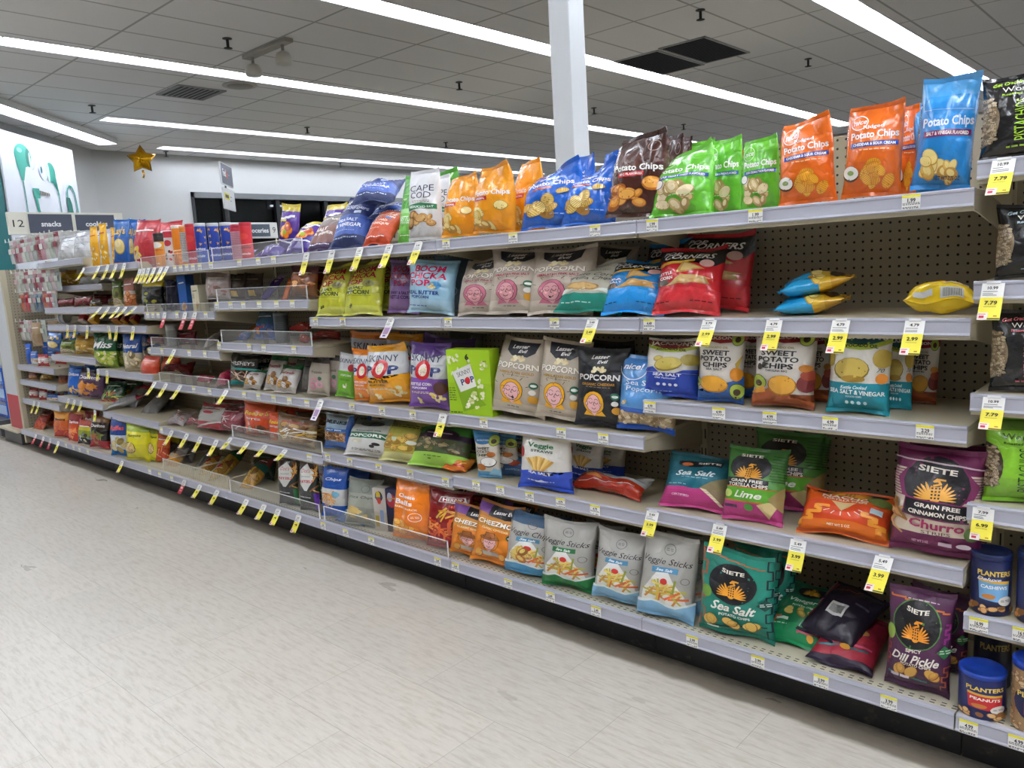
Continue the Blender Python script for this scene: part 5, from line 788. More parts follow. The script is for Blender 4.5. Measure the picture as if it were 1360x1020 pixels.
    ('sb', 'greydark', 'F0', -5.057, 2.24, 0.153, 0.135, 0.17, 0.057, 0.524, 0.052, 0.244, {'tw': -0.014}, 'dark taupe bag leaning under the long row of yellow sale tags'),
    ('sb', 'greydark', 'F0', -4.77, 2.16, 0.153, 0.03, 0.205, 0.013, 0.873, 0.052, 0.244, {'tw': 0.0}, 'small grey bag behind the wire basket'),
    ('sb', 'bread_yellow', 'F0', -4.603, 2.12, 0.153, 0.042, 0.179, 0.08, 1.047, 0.026, 0.209, {'tw': 0.0}, 'yellow roll bag with a dark red print at the left end'),
    ('sb', 'bread_yellow', 'E0', -4.42, 2.08, 0.153, 0.03, 0.209, 0.07, 1.152, 0.016, 0.209, {'tw': 0.0}, 'yellow roll bag with a red maple shape in the wire basket'),
    ('sb', 'bread_gold', 'E0', -4.506, 2.2, 0.153, 0.1, 0.231, 0.09, 0.977, 0.037, 0.209, {'tw': 0.0}, 'golden bun bag with a green band heaped at the back'),
    ('sb', 'bread_green', 'E0', -4.063, 2.12, 0.153, 0.103, 0.236, 0.09, 0.977, 0.037, 0.209, {'tw': 0.0}, 'golden bun bag with a dark teal band behind the clear fence'),
    ('sb', 'darkgreen', 'E0', -4.155, 2.27, 0.153, 0.213, 0.162, 0.09, 0.349, 0.021, 0.209, {'tw': -0.023}, 'dark green bag at the back of the buns'),
    ('sb', 'dots_green', 'E0', -3.544, 2.08, 0.153, 0.135, 0.243, 0.05, 0.035, 0.035, 0.279, {'tw': -0.062}, 'pretzel bag with a white diamond and a green edge'),
    ('sb', 'dots_purple', 'D0', -3.35, 2.08, 0.153, 0.129, 0.263, 0.05, 0.035, 0.035, 0.279, {'tw': -0.16}, 'pretzel bag with a white diamond and a purple edge'),
    ('sb', 'bluesnack', 'E3', -4.016, 2.17, 0.994, 0.082, 0.061, 0.05, 0.873, 0.0, 0.209, {'tw': 0.0}, 'blue crinkled packet behind the clear fence'),
    ('sb', 'orangeflat', 'E3', -4.149, 2.23, 0.994, 0.03, 0.227, 0.013, 1.047, 0.052, 0.175, {'tw': 0.0}, 'orange packet lying on the shelf above the fence'),
    ('sb', 'bluesnack', 'E3', -3.87, 2.23, 0.994, 0.169, 0.157, 0.071, 0.244, 0.021, 0.209, {'tw': -0.173}, 'blue grey packet with a red striped patch'),
    ('cn', 'tube_dark', 'E3', -3.594, 2.17, 0.994, 0.075, 0.157, 0.032, 0.0, 0.0, 0.244, {}, 'dark grey tub standing behind the clear fence'),
    ('sb', 'redflat', 'E3', -3.498, 2.21, 1.044, 0.147, 0.046, 0.04, 1.326, 0.0, 0.175, {'tw': 0.0}, 'red shiny packet lying on top at the shelf end'),
    ('sb', 'redflat', 'E3', -3.416, 2.17, 0.994, 0.063, 0.04, 0.05, 1.326, 0.0, 0.175, {'tw': 0.0}, 'red packet pressed against the clear fence end'),
    ('sb', 'redflat', 'E3', -3.431, 2.32, 0.994, 0.202, 0.046, 0.085, 0.349, 0.0, 0.175, {'tw': -0.082}, 'dark red pouch in the shade behind the shelf end'),
    ('cn', 'tube_grey', 'F3', -4.853, 2.16, 0.943, 0.067, 0.14, 0.028, 0.0, 0.0, 0.349, {}, 'grey tub with a white lid behind the clear fence'),
    ('sb', 'darkred', 'F3', -4.8, 2.23, 0.943, 0.152, 0.087, 0.064, 0.07, 0.0, 0.314, {'tw': 0.06}, 'dark red candy bag beside the grey tub'),
    ('sb', 'darkred', 'F3', -5.171, 2.19, 0.943, 0.156, 0.055, 0.066, 0.07, 0.0, 0.314, {'tw': -0.192}, 'dim red candy bag before the grey tub'),
    ('sb', 'whitepack', 'F3', -4.468, 2.17, 0.943, 0.03, 0.168, 0.05, 1.047, 0.0, 0.244, {'tw': 0.0}, 'white packet lying at the end of the fenced shelf'),
    ('sb', 'hershey', 'E4', -3.999, 2.15, 0.735, 0.227, 0.175, 0.07, 0.07, 0.07, 0.244, {'tw': -0.062}, 'black chocolate candy bag with tall white lettering'),
    ('sb', 'pinkbag', 'E4', -4.468, 2.14, 0.735, 0.127, 0.04, 0.05, 1.047, 0.0, 0.209, {'tw': 0.0}, 'pink candy bag lying behind the low fence'),
    ('sb', 'pinkbag', 'E4', -4.243, 2.13, 0.735, 0.079, 0.123, 0.06, 0.873, -0.037, 0.209, {'tw': 0.0}, 'deep pink candy bag beside the black chocolate bag'),
    ('sb', 'darkred', 'F4', -5.064, 2.25, 0.727, 0.293, 0.083, 0.09, 0.524, 0.0, 0.244, {'tw': 0.061}, 'dark red candy bag deep on the shelf'),
    ('sb', 'kisses', 'E4', -3.878, 2.12, 0.735, 0.134, 0.112, 0.07, 0.593, 0.042, 0.244, {'tw': 0.002}, 'white pretzel bag with a golden brown print'),
    ('sb', 'kisses', 'E4', -3.715, 2.15, 0.735, 0.127, 0.192, 0.054, 0.419, 0.037, 0.244, {'tw': 0.032}, 'white pretzel bag with red script standing behind'),
    ('sb', 'kisses', 'E4', -3.544, 2.12, 0.735, 0.15, 0.151, 0.07, 0.524, 0.037, 0.244, {'tw': -0.049}, 'white pretzel bag with a green top'),
    ('sb', 'greybag', 'E4', -3.531, 2.19, 0.735, 0.125, 0.17, 0.053, 0.419, 0.037, 0.244, {'tw': 0.004}, 'grey bag in shade next to the white pretzel bags'),
    ('sb', 'greybag', 'D3', -3.428, 2.19, 0.745, 0.108, 0.153, 0.045, 0.175, 0.105, 0.244, {'tw': -0.132}, 'grey pouch behind the beige pouches'),
    ('sb', 'pinkpret', 'D3', -3.239, 2.12, 0.745, 0.144, 0.178, 0.05, 0.14, 0.084, 0.279, {'tw': -0.347}, 'beige pouch with pink pretzels, the nearer to the grey bags'),
    ('sb', 'pinkpret', 'D3', -3.189, 2.17, 0.745, 0.118, 0.188, 0.05, 0.14, 0.084, 0.279, {'tw': 0.097}, 'beige pouch with pink pretzels, beside the green and white popcorn'),
    ('pb', 'skinny_green', 'D3', -3.037, 2.13, 0.745, 0.114, 0.204, 0.048, 0.175, 0.105, 0.244, {'tw': 0.069}, 'green and white popcorn bag squeezed beside the orange one'),
    ('pb', 'skinny_orange', 'D3', -2.849, 2.12, 0.745, 0.159, 0.231, 0.08, 0.07, 0.035, 0.279, {'tw': 0.061}, 'orange and white cheddar popcorn bag'),
    ('pb', 'skinny_yellow', 'D3', -2.684, 2.12, 0.745, 0.254, 0.248, 0.1, 0.07, -0.052, 0.244, {'tw': -0.216}, 'yellow and white popcorn bag tilted at the front'),
    ('pb', 'skinny_yellow', 'D3', -2.775, 2.27, 0.745, 0.213, 0.283, 0.089, 0.07, 0.052, 0.244, {'tw': -0.029}, 'yellow popcorn bag standing in shade behind the tilted one'),
    ('pb', 'skinny_orange', 'D3', -2.986, 2.27, 0.745, 0.295, 0.283, 0.08, 0.052, 0.035, 0.244, {'tw': 0.019}, 'orange popcorn bag whose folded top shows above the front bags'),
    ('pb', 'skinny_purple', 'D3', -2.426, 2.12, 0.745, 0.207, 0.266, 0.1, 0.07, 0.052, 0.279, {'tw': -0.054}, 'purple and white kettle corn bag'),
    ('pb', 'skinny_purple', 'D3', -2.542, 2.27, 0.745, 0.239, 0.258, 0.09, 0.105, 0.175, 0.244, {'tw': -0.041}, 'purple popcorn bag slouching behind the front kettle corn bag'),
    ('sb', 'greybag', 'C3', -2.48, 2.37, 0.75, 0.2, 0.3, 0.084, 0.07, 0.07, 0.175, {'tw': -0.092}, 'dark grey bag in shade above the lime popcorn carton'),
    ('bx', 'skinny_box', 'C3', -2.156, 2.12, 0.75, 0.204, 0.258, 0.086, 0.0, 0.0, 0.175, {'D': 0.07}, 'lime green carton of six popcorn bags'),
    ('pb', 'le_gold', 'C3', -1.937, 2.12, 0.75, 0.234, 0.28, 0.09, 0.122, 0.122, 0.209, {'tw': -0.308}, 'beige popcorn bag with a yellow hooded face next to the lime carton'),
    ('pb', 'le_gold', 'C3', -1.733, 2.12, 0.75, 0.201, 0.28, 0.09, 0.105, 0.122, 0.209, {'tw': -0.051}, 'beige popcorn bag with a yellow hooded face next to the black bag'),
    ('pb', 'le_black', 'C3', -1.553, 2.12, 0.75, 0.196, 0.264, 0.09, 0.07, 0.052, 0.209, {'tw': -0.032}, 'black popcorn bag with a yellow hooded face'),
    ('pb', 'le_black', 'C3', -1.619, 2.27, 0.75, 0.197, 0.269, 0.083, 0.052, 0.052, 0.209, {'tw': -0.331}, 'black popcorn bag in the shade behind its twin with the hooded face'),
    ('pb', 'nice_pop', 'C3', -1.381, 2.13, 0.75, 0.209, 0.242, 0.08, 0.07, 0.052, 0.175, {'tw': -0.27}, 'light blue sea salt popcorn bag with a clear popcorn bottom'),
    ('cb', 'jk_blue', 'B3', -1.28, 2.12, 0.872, 0.183, 0.18, 0.09, 0.175, 0.042, 0.175, {'tw': -0.196}, 'royal blue and white sea salt chip bag'),
    ('cb', 'jk_sweet', 'B3', -1.107, 2.12, 0.872, 0.144, 0.212, 0.08, 0.052, 0.035, 0.175, {'tw': -0.018}, 'white sweet potato chip bag with a blue bottom and avocado'),
    ('cb', 'jk_sweet', 'B3', -1.063, 2.23, 0.872, 0.087, 0.203, 0.037, 0.052, 0.035, 0.175, {'tw': 0.114}, 'white sweet potato chip bag in the second row'),
    ('cb', 'jk_bbq', 'B3', -0.913, 2.12, 0.872, 0.174, 0.216, 0.09, 0.07, 0.035, 0.175, {'tw': -0.042}, 'white sweet potato chip bag with a rust brown bottom'),
    ('cb', 'jk_bbq', 'B3', -0.876, 2.25, 0.872, 0.088, 0.198, 0.037, 0.07, 0.052, 0.175, {'tw': -0.068}, 'brown bottomed chip bag in shade in back of the rust one'),
    ('cb', 'jk_teal', 'B3', -0.709, 2.12, 0.872, 0.157, 0.22, 0.09, 0.07, 0.035, 0.175, {'tw': -0.094}, 'teal and white salt and vinegar chip bag'),
    ('cb', 'jk_teal', 'B3', -0.646, 2.23, 0.872, 0.078, 0.201, 0.033, 0.07, 0.035, 0.175, {'tw': -0.331}, 'teal chip bag second in its row'),
    ('cb', 'jk_bbq', 'B3', -0.616, 2.33, 0.872, 0.089, 0.181, 0.037, 0.105, 0.052, 0.175, {'tw': -0.322}, 'white and maroon chip bag standing deepest in shade on its shelf'),
    ('cb', 'st_teal', 'B4', -1.21, 2.12, 0.515, 0.228, 0.178, 0.09, 0.593, 0.016, 0.14, {'tw': 0.051}, 'teal and pink tortilla chip bag leaning back'),
    ('cb', 'st_lime', 'B4', -1.012, 2.12, 0.515, 0.185, 0.219, 0.1, 0.314, 0.021, 0.14, {'tw': -0.01}, 'green lime tortilla chip bag with a pink bottom'),
    ('cb', 'st_lime', 'B4', -0.974, 2.27, 0.515, 0.206, 0.239, 0.09, 0.244, 0.021, 0.14, {'tw': 0.152}, 'green tortilla chip bag in the second row'),
    ('cb', 'st_lime', 'B4', -0.96, 2.37, 0.515, 0.119, 0.213, 0.09, 0.209, 0.105, 0.14, {'tw': -0.134}, 'green tortilla chip bag at the very back'),
    ('cb', 'st_nacho', 'B4', -0.751, 2.12, 0.515, 0.25, 0.139, 0.09, 0.803, 0.01, 0.07, {'tw': 0.0}, 'orange nacho tortilla chip bag lying back'),
    ('cb', 'st_churro', 'B4', -0.517, 2.12, 0.515, 0.213, 0.273, 0.1, 0.07, 0.035, 0.105, {'tw': -0.256}, 'maroon and cream cinnamon chip bag'),
    ('cb', 'st_churro', 'B4', -0.534, 2.27, 0.515, 0.209, 0.253, 0.09, 0.052, 0.052, 0.105, {'tw': -0.252}, 'maroon cinnamon chip bag in shade behind the front one'),
    ('cb', 'jk_thin', 'C4', -2.104, 2.12, 0.495, 0.114, 0.184, 0.05, 0.035, -0.035, 0.209, {'tw': 0.176}, 'narrow white sweet potato chip bag with a blue top'),
    ('cb', 'jk_thin', 'C4', -2.105, 2.2, 0.495, 0.148, 0.155, 0.05, 0.035, 0.035, 0.209, {'tw': -0.3}, 'narrow chip bag with avocado print second in line'),
    ('cb', 'jk_thin', 'C4', -2.099, 2.29, 0.495, 0.156, 0.151, 0.066, 0.035, 0.035, 0.209, {'tw': -0.082}, 'narrow chip bag standing third in line in shade'),
    ('sb', 'blueflat', 'C4', -2.037, 2.19, 0.495, 0.132, 0.075, 0.055, 0.524, 0.0, 0.209, {'tw': -0.151}, 'small blue and red packet slumped between two bags'),
    ('cb', 'jk_veggie', 'C4', -1.799, 2.1, 0.495, 0.224, 0.223, 0.08, 0.07, 0.035, 0.209, {'tw': -0.28}, 'white veggie straw bag with a royal blue bottom overhanging the rail'),
    ('cb', 'jk_veggie', 'C4', -1.738, 2.25, 0.495, 0.152, 0.181, 0.064, 0.175, 0.084, 0.175, {'tw': -0.176}, 'white and blue veggie straw bag in the second row'),
    ('cb', 'jk_veggie', 'C4', -1.719, 2.35, 0.495, 0.174, 0.128, 0.073, 0.279, 0.031, 0.175, {'tw': -0.182}, 'white and blue veggie straw bag leaning at the back'),
    ('sb', 'redlie', 'C4', -1.586, 2.17, 0.495, 0.321, 0.075, 0.06, 1.152, 0.0, -0.07, {'tw': 0.0}, 'red and white snack bag lying flat in the empty space'),
    ('sb', 'nutblue', 'D4', -3.129, 2.13, 0.483, 0.179, 0.167, 0.08, 0.14, 0.063, 0.244, {'tw': 0.027}, 'blue nut mix bag with a clear window of nuts'),
    ('sb', 'nutblue', 'D4', -3.123, 2.25, 0.483, 0.168, 0.158, 0.071, 0.244, 0.026, 0.244, {'tw': -0.331}, 'blue nut bag in shade behind the clear windowed one'),
    ('sb', 'cookies', 'E5', -3.488, 2.12, 0.461, 0.285, 0.143, 0.08, 0.175, 0.084, 0.244, {'tw': 0.012}, 'clear bag of striped cookies'),
    ('pb', 'white_green', 'D4', -2.867, 2.11, 0.483, 0.297, 0.172, 0.09, 0.419, 0.042, 0.244, {'tw': -0.312}, 'white popcorn bag with a green band hanging over the rail'),
    ('cb', 'veg_yellow', 'D4', -2.63, 2.12, 0.483, 0.257, 0.194, 0.09, 0.419, 0.042, 0.244, {'tw': -0.208}, 'yellow green veggie crisp bag'),
    ('sb', 'greenbean', 'D4', -2.406, 2.12, 0.483, 0.299, 0.188, 0.1, 0.489, 0.047, 0.244, {'tw': -0.151}, 'green pea crisp bag with a bright lime bottom'),
    ('sb', 'greenbean', 'D4', -2.417, 2.27, 0.483, 0.228, 0.131, 0.09, 0.349, 0.042, 0.209, {'tw': 0.032}, 'green crisp bag in shade behind the pea crisp bag'),
    ('sb', 'orangelie', 'D4', -2.311, 2.12, 0.483, 0.126, 0.093, 0.06, 1.257, 0.0, 0.14, {'tw': 0.0}, 'small orange snack packet lying flat'),
    ('sb', 'reese', 'E5', -3.886, 2.15, 0.461, 0.248, 0.183, 0.08, 0.07, 0.052, 0.244, {'tw': 0.046}, 'orange candy bag with yellow script'),
    ('sb', 'reese', 'E5', -3.672, 2.14, 0.461, 0.163, 0.151, 0.068, 0.07, 0.052, 0.244, {'tw': 0.058}, 'narrow orange candy bag next to the striped cookies'),
    ('sb', 'pinkred', 'E5', -4.208, 2.15, 0.461, 0.195, 0.14, 0.082, 0.349, 0.031, 0.244, {'tw': -0.11}, 'clear pink candy bag beside the orange one'),
    ('sb', 'whitered', 'E5', -4.422, 2.12, 0.461, 0.229, 0.148, 0.07, 0.419, 0.042, 0.244, {'tw': -0.06}, 'white and red gusseted candy bag'),
    ('sb', 'pinkred', 'E5', -4.587, 2.13, 0.461, 0.227, 0.04, 0.05, 0.873, 0.026, 0.209, {'tw': 0.0}, 'pink and grey bag lying beside the gusseted white one'),
    ('sb', 'clear_grey', 'F5', -4.941, 2.14, 0.431, 0.189, 0.122, 0.06, 1.047, 0.026, 0.209, {'tw': 0.0}, 'clear bag of red and white candy'),
    ('cb', 'sp_teal', 'B0', -1.048, 2.08, 0.153, 0.236, 0.263, 0.09, 0.035, 0.035, 0.175, {'tw': -0.244}, 'teal sea salt potato chip bag standing at the front of the bottom shelf'),
    ('cb', 'sp_teal', 'B0', -1.015, 2.24, 0.153, 0.149, 0.248, 0.08, 0.07, 0.07, 0.175, {'tw': -0.215}, 'dark teal chip bag in the second row'),
    ('cb', 'sp_teal', 'B0', -1.035, 2.17, 0.153, 0.153, 0.259, 0.07, 0.052, 0.052, 0.175, {'tw': -0.039}, 'teal chip bag directly behind the front sea salt bag'),
    ('cb', 'sp_green', 'B0', -0.892, 2.12, 0.153, 0.17, 0.22, 0.08, 1.012, 0.037, 0.07, {'tw': 0.0}, 'green vinegar chip bag lying back on the bare shelf'),
    ('cb', 'sp_red', 'B0', -0.738, 2.07, 0.153, 0.18, 0.22, 0.06, 1.292, 0.01, 0.035, {'tw': 0.0}, 'red and purple chip bag lying flat at the shelf edge'),
    ('cb', 'sp_dark', 'B0', -0.799, 2.12, 0.189, 0.17, 0.22, 0.08, 1.152, 0.314, 0.105, {'tw': 0.0}, 'dark purple chip bag lying with its white barcode side out'),
    ('cb', 'sp_dill', 'B0', -0.541, 2.08, 0.153, 0.155, 0.271, 0.09, 0.052, 0.035, 0.105, {'tw': 0.088}, 'tall purple dill pickle potato chip bag'),
    ('cb', 'sp_dill', 'B0', -0.531, 2.22, 0.153, 0.156, 0.223, 0.08, 0.052, 0.035, 0.105, {'tw': -0.311}, 'purple chip bag in the dark behind the dill pickle one'),
    ('cb', 'cheez', 'C0', -2.181, 2.08, 0.153, 0.246, 0.198, 0.08, 0.175, 0.084, 0.244, {'tw': -0.167}, 'orange cheddar puff bag with a cowboy picture, nearer the red bag'),
    ('cb', 'cheez', 'C0', -2.053, 2.07, 0.153, 0.23, 0.232, 0.09, 0.209, 0.094, 0.244, {'tw': -0.248}, 'orange cheddar puff bag with a cowboy picture and purple corner'),
    ('cb', 'cheez', 'C0', -2.076, 2.22, 0.153, 0.153, 0.209, 0.064, 0.105, 0.105, 0.209, {'tw': 0.045}, 'orange puff bag in shade behind the cowboy bags'),
    ('cb', 'vg_chip', 'C0', -1.875, 2.07, 0.153, 0.225, 0.227, 0.09, 0.175, 0.084, 0.244, {'tw': -0.236}, 'grey white veggie chip bag with a blue bottom and big blue top band'),
    ('cb', 'vg_chip', 'C0', -1.882, 2.2, 0.153, 0.155, 0.192, 0.065, 0.07, 0.07, 0.209, {'tw': 0.206}, 'grey veggie chip bag in shade in the second row'),
    ('cb', 'vg_green', 'C0', -1.692, 2.07, 0.153, 0.215, 0.243, 0.09, 0.105, 0.035, 0.209, {'tw': 0.037}, 'grey white veggie stick bag with a green bottom'),
    ('cb', 'vg_green', 'C0', -1.643, 2.2, 0.153, 0.157, 0.203, 0.066, 0.105, 0.087, 0.209, {'tw': -0.043}, 'veggie stick bag with a green bottom in the second row'),
    ('cb', 'vg_blue', 'C0', -1.479, 2.07, 0.153, 0.191, 0.236, 0.1, 0.175, 0.084, 0.209, {'tw': 0.052}, 'grey white veggie stick bag with a light blue bottom, beside the green one'),
    ('cb', 'vg_blue', 'C0', -1.286, 2.06, 0.153, 0.197, 0.268, 0.09, 0.175, 0.073, 0.209, {'tw': -0.238}, 'grey white veggie stick bag with a light blue bottom hanging over the rail'),
    ('cb', 'vg_blue', 'C0', -1.264, 2.14, 0.153, 0.144, 0.25, 0.09, 0.244, 0.026, 0.209, {'tw': 0.154}, 'grey veggie stick bag beside the open shelf space'),
    ('cb', 'balls', 'D0', -2.545, 2.08, 0.153, 0.241, 0.253, 0.09, 0.07, 0.07, 0.279, {'tw': -0.213}, 'bright orange cheese ball bag'),
    ('cb', 'herrs', 'D0', -2.35, 2.09, 0.153, 0.217, 0.247, 0.09, 0.14, 0.063, 0.244, {'tw': 0.07}, 'red cheese curl bag with a red label'),
    ('cb', 'herrs', 'D0', -2.581, 2.22, 0.153, 0.164, 0.196, 0.069, 0.105, 0.105, 0.244, {'tw': -0.05}, 'red cheese curl bag in the shade behind the cheese balls'),
    ('cb', 'lays_pita', 'D0', -3.14, 2.08, 0.153, 0.157, 0.247, 0.08, 0.07, 0.07, 0.279, {'tw': 0.013}, 'blue and white cracker chip bag behind the low clear fence'),
    ('cb', 'lays_pita', 'D0', -3.074, 2.16, 0.153, 0.162, 0.228, 0.068, 0.07, 0.07, 0.279, {'tw': -0.04}, 'blue and white cracker chip bag in the second row'),
    ('cb', 'pita', 'D0', -2.924, 2.08, 0.153, 0.201, 0.215, 0.08, 0.244, 0.031, 0.279, {'tw': 0.011}, 'grey green pita chip bag'),
    ('sb', 'clearblue', 'D0', -3.005, 2.07, 0.153, 0.187, 0.094, 0.05, 1.047, 0.0, 0.175, {'tw': 0.0}, 'clear and blue bag lying pressed behind the low fence'),
    ('bx', 'whitebox', 'D0', -2.805, 2.12, 0.153, 0.07, 0.2, 0.029, 0.0, 0.0, 0.244, {'D': 0.05}, 'narrow white box with red and yellow pictures'),
    ('bx', 'navybox', 'D0', -2.743, 2.14, 0.153, 0.07, 0.2, 0.029, 0.0, 0.0, 0.244, {'D': 0.05}, 'dark navy box with red and blue pictures beside the cheese balls'),
    ('sb', 'red_pop', 'F1', -5.038, 2.28, 1.431, 0.202, 0.29, 0.09, 0.163, 0.019, 0.419, {'tw': -0.04}, 'second red popcorn bag in line, right behind the first'),
    ('cb', 'lays_blue', 'G1', -5.358, 2.25, 1.478, 0.115, 0.277, 0.05, 0.058, -0.036, 0.524, {'tw': 0.081}, 'second blue potato chip bag in line, right behind the first'),
    ('cb', 'lays_yellow', 'G1', -5.633, 2.25, 1.478, 0.06, 0.28, 0.05, 0.102, 0.055, 0.454, {'tw': 0.032}, 'second yellow chip bag in line, right behind the first'),
    ('cb', 'lays_yellow', 'G1', -5.81, 2.26, 1.478, 0.066, 0.266, 0.05, 0.046, 0.023, 0.454, {'tw': -0.065}, 'second yellow chip bag in line behind another, top shelf row'),
    ('sb', 'silver', 'HT', -6.103, 2.27, 1.548, 0.153, 0.204, 0.066, 0.279, -0.056, 0.454, {'tw': -0.019}, 'second silver bag in line, right behind the first'),
    ('sb', 'silver', 'HT', -6.399, 2.27, 1.548, 0.175, 0.18, 0.076, 0.232, 0.011, 0.454, {'tw': -0.067}, 'second silver bag in line behind another, top shelf row'),
    ('pb', 'bcp_purple', 'D2', -2.652, 2.32, 1.133, 0.157, 0.219, 0.068, 0.161, -0.014, 0.279, {'tw': 0.047}, 'second muted purple kettle corn bag in line, right behind the first'),
    ('pb', 'bcp_yellow', 'D2', -3.066, 2.27, 1.133, 0.194, 0.235, 0.1, 0.247, -0.026, 0.244, {'tw': -0.082}, 'second yellow green popcorn bag in line, right behind the first'),
    ('sb', 'orange_plain', 'E2', -3.521, 2.3, 1.216, 0.038, 0.117, 0.016, 0.284, -0.043, 0.279, {'tw': -0.116}, 'second small orange pouch tip in line, right behind the first'),
    ('sb', 'blackyel', 'F2', -5.097, 2.301, 1.163, 0.187, 0.175, 0.081, 0.075, -0.007, 0.349, {'tw': -0.017}, 'second black candy bag in line, right behind the first'),
    ('sb', 'peachbag', 'G2', -5.388, 2.28, 1.202, 0.096, 0.172, 0.05, 0.088, -0.043, 0.454, {'tw': -0.172}, 'second peach coloured snack bag in line, right behind the first'),
    ('sb', 'whiteblue', 'H1', -6.418, 2.396, 1.363, 0.199, 0.064, 0.086, 0.261, 0.029, 0.349, {'tw': 0.006}, 'second white and blue bag in line, right behind the first'),
    ('sb', 'yellowbag', 'H1', -6.876, 2.36, 1.363, 0.137, 0.126, 0.05, 0.037, 0.054, 0.524, {'tw': 0.066}, 'second mustard yellow snack bag in line, right behind the first'),
    ('sb', 'darkred', 'G2', -6.667, 2.3, 1.202, 0.168, 0.059, 0.05, 0.065, 0.042, 0.454, {'tw': 0.018}, 'second dark red bag in line, right behind the first'),
    ('sb', 'darkred', 'G2', -6.335, 2.32, 1.202, 0.167, 0.072, 0.05, 0.086, 0.057, 0.454, {'tw': 0.124}, 'second dark red bag in line behind another, second shelf row'),
    ('sb', 'darkbrown', 'G2', -6.012, 2.28, 1.202, 0.103, 0.041, 0.05, 0.029, 0.047, 0.454, {'tw': -0.022}, 'second brown pouch in line, right behind the first'),
    ('cb', 'lays_blue', 'H4', -6.932, 2.26, 0.837, 0.16, 0.147, 0.069, 0.077, 0.038, 0.419, {'tw': 0.043}, 'second blue and white chip bag in line, right behind the first'),
    ('cb', 'greenveg', 'H4', -6.63, 2.26, 0.837, 0.163, 0.1, 0.071, 0.134, 0.021, 0.419, {'tw': -0.093}, 'second green and pink snack bag between in line, right behind the first'),
    ('cb', 'yellowbag', 'H4', -6.272, 2.28, 0.837, 0.211, 0.14, 0.09, 0.137, -0.057, 0.419, {'tw': 0.025}, 'second yellow and black snack bag in line, right behind the first'),
    ('cb', 'stateblue', 'G4', -5.4, 2.25, 0.764, 0.156, 0.256, 0.08, 0.079, -0.045, 0.419, {'tw': 0.136}, 'second tall blue chip bag in line, right behind the first'),
    ('sb', 'redorange', 'F4', -5.163, 2.26, 0.727, 0.16, 0.131, 0.09, 0.224, -0.035, 0.349, {'tw': -0.094}, 'second plump red orange candy bag in line, right behind the first'),
    ('sb', 'tanbag', 'I5', -7.224, 2.23, 0.887, 0.127, 0.199, 0.04, 0.04, -0.044, 0.349, {'tw': -0.02}, 'second tan pouch in line, right behind the first'),
    ('sb', 'bluebag', 'I1', -7.599, 2.26, 0.719, 0.071, 0.174, 0.04, 0.029, 0.041, 0.349, {'tw': 0.199}, 'second bright blue pouch in line, right behind the first'),
    ('sb', 'bluewhite', 'I1', -7.442, 2.25, 0.719, 0.089, 0.119, 0.04, 0.07, 0.03, 0.349, {'tw': 0.121}, 'second blue and white pouch in line, right behind the first'),
    ('sb', 'redwhite', 'I1', -7.221, 2.25, 0.719, 0.128, 0.093, 0.04, 0.083, 0.02, 0.349, {'tw': 0.05}, 'second red and white pouch in line, right behind the first'),
    ('sb', 'peachbag', 'I2', -7.586, 2.26, 0.59, 0.104, 0.055, 0.04, 0.044, -0.024, 0.349, {'tw': 0.047}, 'second peach pouch in line, right behind the first'),
    ('sb', 'yellowbag', 'I2', -7.337, 2.28, 0.59, 0.156, 0.064, 0.04, 0.285, -0.05, 0.349, {'tw': -0.072}, 'second flat mustard packet in line, right behind the first'),
    ('sb', 'redwhite', 'I3', -7.651, 2.26, 0.422, 0.116, 0.078, 0.04, 0.023, -0.054, 0.349, {'tw': -0.102}, 'second red and white round print pouch in line, right behind the first'),
    ('sb', 'redwhite', 'I3', -7.39, 2.26, 0.422, 0.098, 0.088, 0.04, 0.034, -0.026, 0.349, {'tw': 0.007}, 'second white and red pouch in line, right behind the first'),
    ('sb', 'bluewhite', 'I3', -7.133, 2.25, 0.422, 0.13, 0.065, 0.04, 0.214, -0.014, 0.349, {'tw': 0.165}, 'second white pouch in line, right behind the first'),
    ('cb', 'dor_brown', 'H5', -6.989, 2.3, 0.505, 0.123, 0.203, 0.053, 0.15, 0.048, 0.419, {'tw': 0.136}, 'second red brown chip bag in line, right behind the first'),
    ('cb', 'dor_blue', 'H5', -6.637, 2.26, 0.505, 0.143, 0.226, 0.062, 0.129, 0.014, 0.419, {'tw': 0.049}, 'second bright blue chip bag in line, right behind the first'),
    ('cb', 'dor_purple', 'H5', -6.277, 2.26, 0.505, 0.27, 0.2, 0.08, 0.187, -0.009, 0.419, {'tw': -0.153}, 'second purple chip bag in line, right behind the first'),
    ('cb', 'greenred', 'G5', -6.042, 2.31, 0.456, 0.22, 0.186, 0.09, 0.297, 0.009, 0.349, {'tw': -0.018}, 'second dark green chip bag in line, right behind the first'),
    ('cb', 'cheet_red', 'H0', -7.571, 2.23, 0.153, 0.143, 0.182, 0.07, 0.225, -0.018, 0.349, {'tw': -0.17}, 'second orange red puff bag in line, right behind the first'),
    ('sb', 'whiteblack', 'I0', -7.827, 2.21, 0.153, 0.103, 0.064, 0.04, 0.271, 0.013, 0.349, {'tw': 0.111}, 'second white and black pouch in line, right behind the first'),
    ('cb', 'cheet_orange', 'H0', -6.912, 2.21, 0.153, 0.162, 0.191, 0.07, 0.132, -0.023, 0.419, {'tw': 0.094}, 'second orange and yellow puff bag in line, right behind the first'),
    ('cb', 'dor_red', 'H0', -6.6, 2.2, 0.153, 0.13, 0.211, 0.056, 0.118, 0.047, 0.419, {'tw': 0.154}, 'second flaming orange red chip bag in line, right behind the first'),
